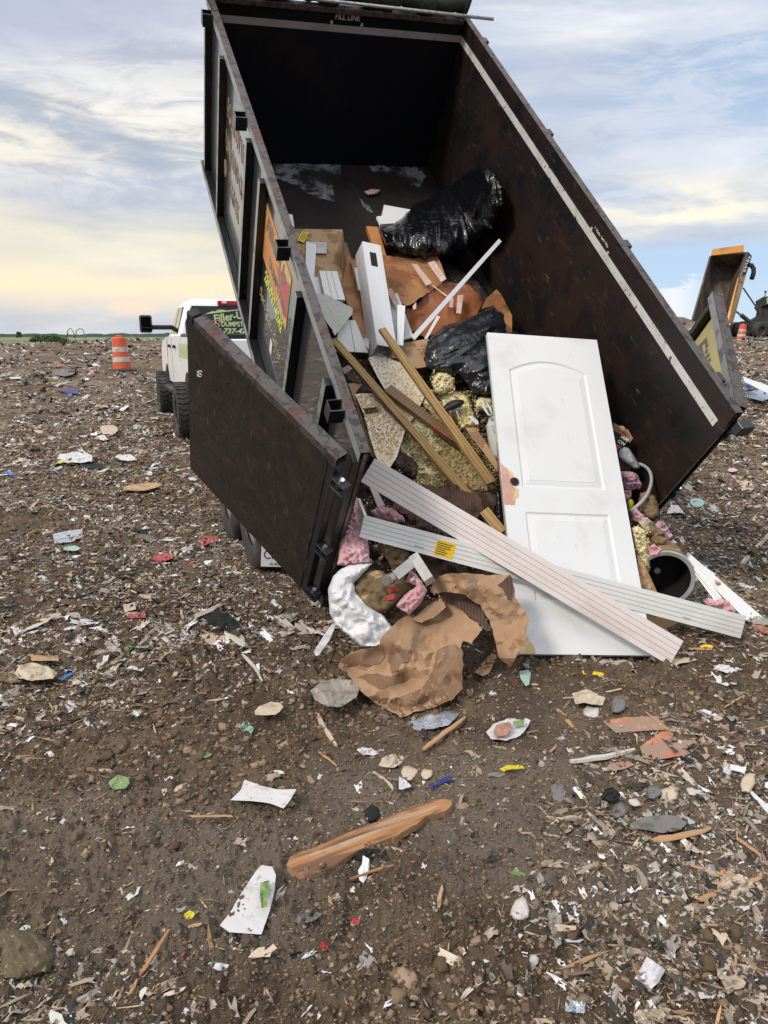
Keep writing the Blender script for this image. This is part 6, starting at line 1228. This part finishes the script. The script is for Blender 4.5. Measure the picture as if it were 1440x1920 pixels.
# broken plank, real thickness
out = [(538, 1622), (545, 1605), (600, 1585), (650, 1562), (700, 1543), (760, 1518), (775, 1510), (830, 1497), (846, 1500), (848, 1510), (835, 1520), (800, 1530), (780, 1545), (740, 1570), (690, 1585), (660, 1600), (600, 1635), (570, 1641), (548, 1632)]
pa, pb_ = G(540, 1620), G(847, 1503); M4 = frame(pa, pb_-pa, Vector((0, 1, .2))); 
pz = .035+max(pa.z, pb_.z); pl_n = Vector((0, -.04, 1)).normalized(); pc = Vector((pa.x, pa.y, pa.z+.035))
pl_dir = (Vector((pb_.x, pb_.y, pb_.z+.03))-pc); pl_n = pl_dir.cross(Vector((-.3, 1, .02))).normalized()
dpl = lambda x, y: cdepth(CAM+ray(x, y)*((pc-CAM).dot(pl_n)/ray(x, y).dot(pl_n)))
V, dist, fs, be = trimesh(out, 6, 2.2); b = MB().use('oldwood'); P = [D(x, y, dpl(x, y)) for x, y in V]; Q = [p-Vector((0, 0, .028))+Vector((0, .004, 0)) for p in P]; n = len(P)
b.add(P+Q, fs+[tuple(i+n for i in reversed(f)) for f in fs]); b.use('splinter').add(P+Q, [(a, a+n, c+n, c) for a, c in be])
o = thing(b, 'broken_plank', 'long weathered orange brown broken plank lying in the middle foreground', 'plank', smooth=30, M4=M4); bpy.context.view_layer.update()
onpart(MB().use('stoneg').tube([D(574, 1629, dpl(574, 1629)-.0005), D(574, 1629, dpl(574, 1629)-.006)], .007, 12), 'nail_head', o)
cr = litter('flat', [(517, 1640), (510, 1625), (490, 1622), (478, 1635), (455, 1670), (432, 1710), (412, 1735), (430, 1748), (490, 1752), (505, 1710), (515, 1670)], 'paper', 'flattened_carton', 'flattened white carton with a green patch in the left foreground', 'carton', .018, .006)
bpy.context.view_layer.update()
dcr = lambda x, y: cdepth(G(x, y, .034))-.018
onpart(sheet([(488, 1655), (505, 1650), (508, 1662), (500, 1680), (503, 1700), (490, 1703), (488, 1680)], dcr, 'green', amp=.002, th=.001, step=4), 'green_print', cr)
sb = litter('rag', [(912, 1372), (925, 1358), (950, 1348), (980, 1345), (995, 1350), (990, 1362), (975, 1380), (950, 1388), (920, 1385)], 'paper', 'snack_bag', 'flattened white red and green food bag right of the silver wrapper', 'wrapper', .022, .008); bpy.context.view_layer.update()
onpart(sheet([(925, 1372), (930, 1360), (955, 1353), (958, 1365), (950, 1378), (930, 1382)], gd(.04), 'brick', amp=.002, th=.001, step=4), 'red_print', sb)
onpart(sheet([(962, 1352), (984, 1349), (982, 1358), (962, 1361)], gd(.04), 'green', amp=.001, th=.001, step=4), 'green_print', sb)
litter('rag', [(765, 1355), (800, 1340), (858, 1330), (860, 1340), (840, 1360), (790, 1370), (775, 1368)], 'foil', 'foil_wrapper', 'silver crinkled wrapper just below the kraft paper', 'wrapper', .015, .02)
litter('rag', [(582, 1295), (600, 1280), (625, 1272), (660, 1275), (675, 1290), (668, 1308), (640, 1325), (615, 1325), (590, 1312)], 'film', 'plastic_film', 'dirty translucent crumpled plastic film left of the kraft paper', 'plastic', .04, .05)
litter('flat', [(1130, 1352), (1170, 1345), (1235, 1342), (1262, 1365), (1240, 1368), (1180, 1372), (1155, 1374)], 'brick', 'brick_slab', 'upper thin orange brick coloured slab half buried on the right', 'brick slab', .012, .004)
litter('flat', [(1200, 1400), (1240, 1372), (1290, 1366), (1312, 1400), (1290, 1415), (1230, 1425), (1205, 1420)], 'brick', 'brick_slab', 'largest orange brick coloured slab dusted with rubble on the right', 'brick slab', .014, .004)
litter('flat', blob(1160, 1437, 60, 16, -8), 'brick', 'brick_slab', 'small rusty orange slab fragment below the two larger ones', 'brick slab', .01, .006)
LIT = [
('flat', quad(255, 1153, 38, 14, 4), 'red', 'red_card', 'pinkish red diamond shaped card left of the trailer tyres', 'card', .01),
('flat', quad(243, 1138, 24, 17, -4), 'papert', 'cardboard_piece', 'small beige square just above the pinkish red card', 'cardboard', .01),
('flat', blob(417, 1202, 13, 11, 0, 12, .02), 'red', 'bottle_cap', 'round red cap beside the grey stick near the black rag', 'bottle cap', .008),
('flat', blob(359, 1058, 11, 7, 0, 12, .02), 'red', 'bottle_cap', 'round red cap left of the white oval plate', 'bottle cap', .008),
('flat', blob(388, 1058, 34, 14, -18, 12, .05), 'pvc_clean', 'paper_plate', 'white oval plate below the trailer tyres', 'plate', .015),
('stone', blob(350, 1030, 24, 12, -8, 9, .1), 'paper', 'paper_cup', 'crushed white cup left of the trailer tyre', 'cup', .005),
('rag', quad(390, 1012, 34, 20, -10), 'red', 'booklet', 'pink and red booklet by the trailer tyre', 'booklet', .015),
('flat', [(98, 1001), (120, 996), (154, 992), (155, 1006), (135, 1016), (102, 1019)], 'foil', 'foil_sheet', 'pale blue grey foil sheet on the far left ground', 'foil', .015),
('rag', [(28, 1262), (35, 1248), (60, 1242), (90, 1250), (108, 1262), (100, 1272), (60, 1276), (35, 1272)], 'papert', 'paper_bag', 'crumpled brown paper bag at the left edge', 'paper bag', .03),
('rag', blob(15, 1270, 55, 24), 'cardwet', 'wet_rag', 'muddy brown rag left of the crumpled paper bag', 'rag', .02),
('flat', quad(83, 1234, 55, 13, 3), 'card', 'wood_slab', 'flat yellowish wood slab above the crumpled paper bag', 'wood', .012),
('flat', quad(124, 1268, 28, 7, -28), 'blue', 'plastic_strip', 'blue plastic strip right of the crumpled paper bag', 'plastic', .01),
('rag', [(380, 1155), (400, 1145), (430, 1150), (450, 1170), (458, 1188), (430, 1185), (400, 1175)], 'blackrag', 'black_rag', 'black rag on the ground below the left rear door', 'rag', .02),
('stone', blob(402, 1173, 28, 16), 'stonew', 'stone', 'pinkish pale stone resting on the black rag', 'stone', .02),
('rag', blob(145, 1200, 40, 20, -25), 'paper', 'torn_paper', 'torn white paper above the blue plastic strip', 'paper', .01),
('flat', blob(240, 1216, 14, 13), 'leaf', 'leaf', 'green leaf below the pinkish red card', 'leaf', .01),
('flat', [(201, 1474), (205, 1464), (222, 1452), (240, 1458), (243, 1468), (235, 1478), (215, 1480)], 'green', 'green_scrap', 'lime green plastic scrap with a grey arc left of the printed paper', 'plastic', .012),
('stone', blob(235, 1242, 30, 18), 'stonew', 'stone', 'beige rock below the green leaf', 'stone', .0),
('flat', blob(385, 1415, 26, 10, -5), 'green', 'wrapper', 'small green and white wrapper left of centre', 'wrapper', .01),
('stone', blob(697, 1525, 30, 34), 'blackrag', 'black_rag', 'black charred clump touching the upper side of the broken plank', 'rag', .0),
('rag', blob(690, 1602, 62, 20, -8), 'blackrag', 'black_rag', 'black muddy rag half under the lower side of the broken plank', 'rag', .006),
('flat', [(748, 1455), (760, 1462), (772, 1475), (755, 1480), (748, 1480)], 'paper', 'torn_paper', 'white paper triangle above the right end of the broken plank', 'paper', .012),
('rag', blob(690, 1409, 38, 14, 10), 'paper', 'torn_paper', 'white scrap with a blue tip left of the yellowed papers', 'paper', .01),
('rag', blob(735, 1428, 52, 24, -8), 'papert', 'torn_paper', 'yellowed torn papers in the middle of the ground', 'paper', .012),
('stone', blob(765, 1450, 36, 26), 'papert', 'paper_wad', 'tan paper wad right of the yellowed papers', 'paper', .0),
('stone', blob(800, 1452, 26, 20), 'papert', 'paper_wad', 'smaller grey brown wad next to the tan one', 'paper', .0),
('flat', quad(826, 1466, 45, 10, -20), 'navy', 'plastic_strip', 'dark blue plastic strip right of the paper wads', 'plastic', .01),
('flat', [(974, 1258), (990, 1256), (996, 1262), (992, 1284), (985, 1286), (975, 1270)], 'teal', 'teal_paper', 'pale teal paper scrap below the bottom edge of the door', 'paper', .015),
('rag', blob(988, 1248, 14, 14), 'foil', 'plastic_tuft', 'grey plastic tuft above the teal paper scrap', 'plastic', .012),
('flat', quad(1112, 1262, 42, 8, 8), 'labely', 'wood_splinter', 'yellow orange splinter below the white door', 'wood', .012),
('stone', blob(1110, 1336, 32, 28), 'stonew', 'stone', 'chunky white stone right of the food bag', 'stone', .0),
('rag', [(1073, 1300), (1100, 1292), (1135, 1308), (1130, 1322), (1095, 1318), (1078, 1320)], 'papert', 'cardboard_piece', 'curled grey brown cardboard above the white stone', 'cardboard', .02),
('stone', blob(1160, 1322, 34, 30), 'stoneg', 'asphalt_lump', 'dark grey asphalt lump above the upper brick slab', 'rubble', .0),
('stone', blob(1225, 1485, 32, 28), 'stoneg', 'stone', 'dark grey square stone left of the tan sponge', 'stone', .0),
('stone', blob(1160, 1520, 36, 32), 'stoneg', 'stone', 'rounded grey slab piece below the black plastic curl', 'stone', .0),
('stone', blob(1190, 1505, 26, 16, 20), 'stonew', 'stone', 'white pebble pile piece between the grey stones', 'stone', .0),
('stone', blob(1300, 1485, 36, 20, 18), 'stonew', 'stone', 'flat white stone right of the tan sponge', 'stone', .0),
('stone', blob(1253, 1490, 38, 34), 'papert', 'sponge_piece', 'tan sponge like piece among the grey stones', 'sponge', .0),
('rag', blob(1145, 1490, 34, 24), 'blackrag', 'plastic_curl', 'black plastic curl like an open cup', 'plastic', .02),
('stone', blob(1047, 1488, 30, 46), 'stoneg', 'stone', 'grey broken block standing alone left of the black curl', 'stone', .0),
('flat', blob(1240, 1545, 90, 34), 'stoneg', 'slate_piece', 'dark grey flat slate right above the orange stick', 'slate', .01),
('flat', quad(1383, 1441, 32, 14, 20), 'pvc_clean', 'tile_piece', 'white rectangular tile piece near the right edge', 'tile', .015),
('stone', blob(1400, 1468, 28, 46, 15), 'papert', 'paper_tube', 'tan crushed paper tube near the right edge', 'paper', .0),
('stone', blob(1216, 1590, 16, 15), 'stonew', 'stone', 'small white stone at the left end of the orange stick', 'stone', .0),
('rag', [(1342, 1690), (1345, 1660), (1362, 1635), (1385, 1640), (1412, 1655), (1418, 1675), (1405, 1700), (1375, 1706)], 'papert', 'cloth_bundle', 'cream crumpled cloth bundle at the right edge of the foreground', 'cloth', .0),
('flat', blob(967, 1645, 42, 26), 'leaf', 'leaf', 'green leaf lying in the centre right foreground', 'leaf', .01),
('flat', [(1188, 1838), (1213, 1793), (1248, 1818), (1235, 1842), (1218, 1856)], 'paper', 'paper_sheet', 'speckled white paper square in the lower right foreground', 'paper', .012),
('rag', [(1026, 1715), (1030, 1706), (1050, 1708), (1055, 1730), (1052, 1770), (1042, 1778), (1035, 1755)], 'film', 'plastic_film', 'greyish clear tape strip in the right foreground', 'plastic', .02),
('rag', blob(1066, 1755, 26, 16, -25), 'paper', 'torn_paper', 'white petal like scrap under the clear tape strip', 'paper', .01),
('stone', blob(975, 1706, 38, 48), 'stonew', 'plaster_lump', 'white crumbly plaster lump left of the clear tape strip', 'plaster', .0),
('rag', [(1343, 1806), (1352, 1818), (1362, 1830), (1380, 1828), (1400, 1842), (1395, 1852), (1378, 1855), (1365, 1864), (1356, 1845), (1345, 1828)], 'papert', 'cloth_scrap', 'cream twisted cloth scrap low on the right', 'cloth', .02),
('flat', quad(1078, 1887, 40, 28, 14), 'foil', 'paper_sheet', 'pale blue square scrap at the bottom edge', 'paper', .012),
('rag', blob(1215, 1905, 60, 28), 'papert', 'cardboard_piece', 'brown cardboard with a yellow and red edge at the bottom', 'cardboard', .02),
('flat', blob(354, 1716, 20, 16), 'labelyy', 'plastic_strip', 'yellow plastic bits right of the long twig tip', 'plastic', .01),
('stone', [(0, 1745), (30, 1742), (70, 1748), (100, 1770), (108, 1800), (95, 1825), (50, 1840), (0, 1840)], 'net', 'muddy_cap', 'muddy brown cap with yellow marks in the bottom left corner', 'cap', .0),
('flat', quad(395, 1530, 84, 5, 0), 'splinter', 'wood_splinter', 'thin red brown splinter left of the broken plank', 'wood', .012),
('rag', blob(575, 1720, 52, 18, -8), 'stoneg', 'bark_piece', 'curved grey bark strip below the broken plank', 'bark', .02),
('flat', blob(608, 1773, 14, 20, 20), 'red', 'red_scrap', 'small red scrap at the lower centre', 'plastic', .014),
('flat', blob(666, 1728, 16, 14), 'red', 'red_scrap', 'faded red star shaped scrap right of the grey bark', 'plastic', .014),
('rag', blob(960, 1439, 50, 10, -5), 'labelyy', 'yellow_strap', 'yellow plastic strap curled left of the brick slabs', 'strap', .015),
('flat', blob(970, 1712, 8, 8), 'paper', 'paper_sheet', 'tiny white scrap on the plaster lump', 'paper', .05),
('rag', [(1240, 1240), (1252, 1236), (1300, 1232), (1306, 1238), (1275, 1245), (1255, 1252)], 'papert', 'bark_piece', 'pale curled bark at the right end of the pinkish board', 'bark', .015),
('flat', blob(173, 693, 15, 7), 'red', 'red_scrap', 'red wrapper beyond the navy cloth', 'plastic', .03),
('flat', blob(109, 686, 12, 6), 'red', 'red_scrap', 'red scrap far left near the grey sack', 'plastic', .03),
('rag', [(107, 733), (120, 729), (135, 726), (147, 733), (145, 738), (125, 737)], 'navy', 'blue_cloth', 'navy blue cloth far on the left ground', 'cloth', .05),
('stone', blob(118, 698, 46, 13), 'stoneg', 'sack', 'grey filled sack lying far on the left', 'sack', .0),
('stone', blob(100, 707, 32, 6), 'papert', 'sack', 'narrow tan sack beside the grey filled sack', 'sack', .0),
('flat', blob(30, 708, 24, 6), 'paper', 'paper_sheet', 'white paper left of the tan sack', 'paper', .03),
('stone', blob(162, 711, 12, 5), 'pvc_clean', 'white_scrap', 'small white scrap below the red wrapper', 'plastic', .0),
('stone', blob(256, 798, 22, 14), 'teal', 'plastic_bag', 'pale teal plastic bag left of the pickup rear tyre', 'plastic bag', .0),
('flat', [(216, 856), (222, 852), (245, 852), (258, 862), (240, 864), (222, 862)], 'paper', 'paper_sheet', 'white rectangular paper on the ground left of the rear door', 'paper', .02),
('stone', blob(17, 888, 18, 9), 'blue', 'blue_scrap', 'bright blue plastic lump at the left edge', 'plastic', .0),
('flat', blob(118, 866, 24, 6), 'labelyy', 'yellow_strap', 'yellow strip in the white litter on the left', 'strap', .03),
('rag', blob(175, 873, 52, 14, 8), 'blackrag', 'plastic_sheet', 'dark plastic sheet next to the yellow strip', 'plastic', .03),
('rag', blob(155, 824, 26, 20), 'paper', 'plastic_bag', 'white torn bag on the litter pile at left', 'plastic bag', .04),
('rag', blob(190, 820, 26, 12), 'paper', 'torn_paper', 'white crumpled paper right of the torn bag', 'paper', .04),
('rag', blob(205, 805, 40, 18), 'papert', 'torn_paper', 'greyish torn papers above the white torn bag', 'paper', .04),
('rag', blob(140, 857, 70, 20, 3), 'paper', 'torn_paper', 'long white shreds above the dark plastic sheet', 'paper', .03),
('flat', blob(270, 912, 66, 14, -6), 'card', 'cardboard_piece', 'pinkish brown cardboard strip left of the rear door tip', 'cardboard', .02),
('rag', blob(135, 1028, 34, 10), 'teal', 'green_netting', 'green plastic shred below the foil sheet', 'plastic', .02),
('stone', quad(277, 1008, 40, 18, 25), 'stoneg', 'stone', 'grey rectangular block left of the red booklet', 'stone', .0),
('rag', blob(305, 1045, 44, 18, -20), 'red', 'wrapper', 'red and white wrapper above the red cap', 'wrapper', .02),
('rag', [(1250, 962), (1258, 946), (1272, 947), (1282, 962), (1265, 962)], 'paper', 'paper_sheet', 'folded lilac white paper behind the bed corner', 'paper', .02),
('flat', blob(1307, 942, 28, 16, 8, 16, .02), 'teal', 'compact_disc', 'pale blue disc lying on the soil right of the bed', 'disc', .02),
('flat', blob(1373, 881, 18, 8), 'pink', 'pink_scrap', 'pink scrap on the far right ground', 'plastic', .02),
('rag', blob(1400, 912, 30, 18), 'papert', 'cardboard_piece', 'crumpled brown paper high on the right edge', 'cardboard', .03),
('flat', [(1393, 706), (1440, 722), (1460, 735), (1440, 738), (1396, 716)], 'pvc_clean', 'board_sheet', 'white board sheet far right beside the folded door', 'board', .25),
('flat', [(1394, 716), (1420, 720), (1412, 726), (1396, 728)], 'blue', 'board_sheet', 'blue board sheet below the white one at the far right', 'board', .15),
('flat', [(1396, 735), (1440, 728), (1460, 740), (1430, 752), (1402, 746)], 'foil', 'board_sheet', 'pale blue grey sheet lowest of the far right boards', 'board', .08),
('flat', blob(1325, 1212, 26, 7), 'labely', 'plastic_strip', 'yellow strip lying on a short orange splinter', 'plastic', .03),
('rag', blob(1362, 1254, 54, 14, 5), 'paper', 'torn_paper', 'lavender white paper shred right of the pinkish board end', 'paper', .012),
('flat', blob(505, 1330, 60, 24, -10), 'papert', 'cardboard_piece', 'grey brown cardboard flap left of the crumpled film', 'cardboard', .02),
('stone', blob(332, 1361, 26, 16, -20), 'papert', 'paper_wad', 'pale crumpled paper above the green wrapper', 'paper', .0),
('rag', blob(461, 1365, 26, 30), 'teal', 'plastic_film', 'greenish clear film scrap left of the cardboard flap', 'plastic', .015),
('stone', blob(447, 1404, 22, 18), 'stoneg', 'stone', 'grey cube shaped stone right of the green wrapper', 'stone', .0),
('flat', blob(340, 1476, 34, 12, -25), 'papert', 'wood_slab', 'pale split wood chip left of the printed paper', 'wood', .012),
('rag', blob(1075, 1490, 8, 8), 'navy', 'blue_scrap', 'tiny blue twist of plastic right of the grey block', 'plastic', .01),
('stone', blob(865, 1512, 32, 16), 'brick', 'stone', 'reddish angular stone right of the broken plank', 'stone', .0),
]
for it in LIT: litter(*it[:2], it[2], it[3], it[4], it[5], it[6])
STK = [
((793, 1405), (872, 1345), 12, 'splinter', 'wood_splinter', 'orange brown stick right of the silver wrapper', 'wood'),
((1224, 1577), (1335, 1553), 15, 'splinter', 'wood_splinter', 'thick orange splintered stick on the right', 'wood'),
((1382, 1572), (1436, 1612), 10, 'splinter', 'wood_splinter', 'orange stick slanting down at the right edge', 'wood'),
((1295, 1622), (1405, 1655), 9, 'splinter', 'wood_splinter', 'orange stick running under the cream cloth bundle', 'wood'),
((1306, 1689), (1352, 1672), 12, 'splinter', 'wood_splinter', 'short orange stick at the lower left of the cloth bundle', 'wood'),
((1400, 1655), (1430, 1642), 11, 'splinter', 'wood_splinter', 'short orange stick right of the cloth bundle', 'wood'),
((1070, 1430), (1190, 1408), 12, 'stonew', 'branch_piece', 'grey brown old branch left of the brick slabs', 'branch'),
((1390, 1060), (1446, 998), 10, 'papert', 'branch_piece', 'pale peeled branch lying at the right edge', 'branch'),
((424, 1192), (462, 1212), 13, 'stonew', 'branch_piece', 'grey blunt stick beside the red cap', 'branch'),
((455, 1228), (492, 1278), 6, 'stonew', 'branch_piece', 'thin grey curved stick left of the white sack strap', 'branch'),
((655, 1649), (778, 1616), 6, 'oldwood', 'twig', 'thin dark red stick below the broken plank', 'twig'),
((316, 1745), (262, 1830), 9, 'oldwood', 'twig', 'long dark twig in the lower left foreground', 'twig'),
((258, 1838), (200, 1918), 7, 'splinter', 'twig', 'pale broken twig end at the bottom left edge', 'twig'),
((822, 1702), (829, 1660), 8, 'card', 'wood_splinter', 'short pale yellow stick right of centre', 'wood'),
((1165, 1062-0+230), (1055, 1262+48), 4, 'papert', 'twig', 'thin pale straw below the white door', 'twig'),
((596, 1340), (632, 1400), 9, 'papert', 'branch_piece', 'pale peeled stick below the crumpled film', 'branch'),
((598, 1410), (632, 1436), 6, 'splinter', 'wood_splinter', 'small red brown splinter left of the yellowed papers', 'wood'),
((700, 1448), (738, 1482), 6, 'papert', 'twig', 'bent pale twig left of the white paper triangle', 'twig'),
((1045, 1330), (1075, 1365), 10, 'splinter', 'wood_splinter', 'orange broken stick left of the white stone', 'wood'),
((1340, 1110), (1445, 1142), 9, 'splinter', 'wood_splinter', 'red brown stick behind the white trims at the right edge', 'wood'),
((1290, 1216), (1335, 1218), 9, 'splinter', 'wood_splinter', 'orange stick under the yellow strip by the white board end', 'wood'),
((1255, 1600-230), (1210, 1335), 5, 'splinter', 'wood_splinter', 'thin stick above the largest brick slab', 'wood'),
((1316, 1375), (1326, 1415), 7, 'card', 'wood_splinter', 'upright yellowish splinter right of the largest brick slab', 'wood'),
((1270, 1810), (1295, 1833), 9, 'splinter', 'wood_splinter', 'orange chip right of the speckled paper square', 'wood'),
((378, 1733), (352, 1738), 9, 'splinter', 'wood_splinter', 'orange chip below the yellow plastic bits', 'wood'),
]
for a in STK: stick(*a, bend=random.uniform(-.012, .012))
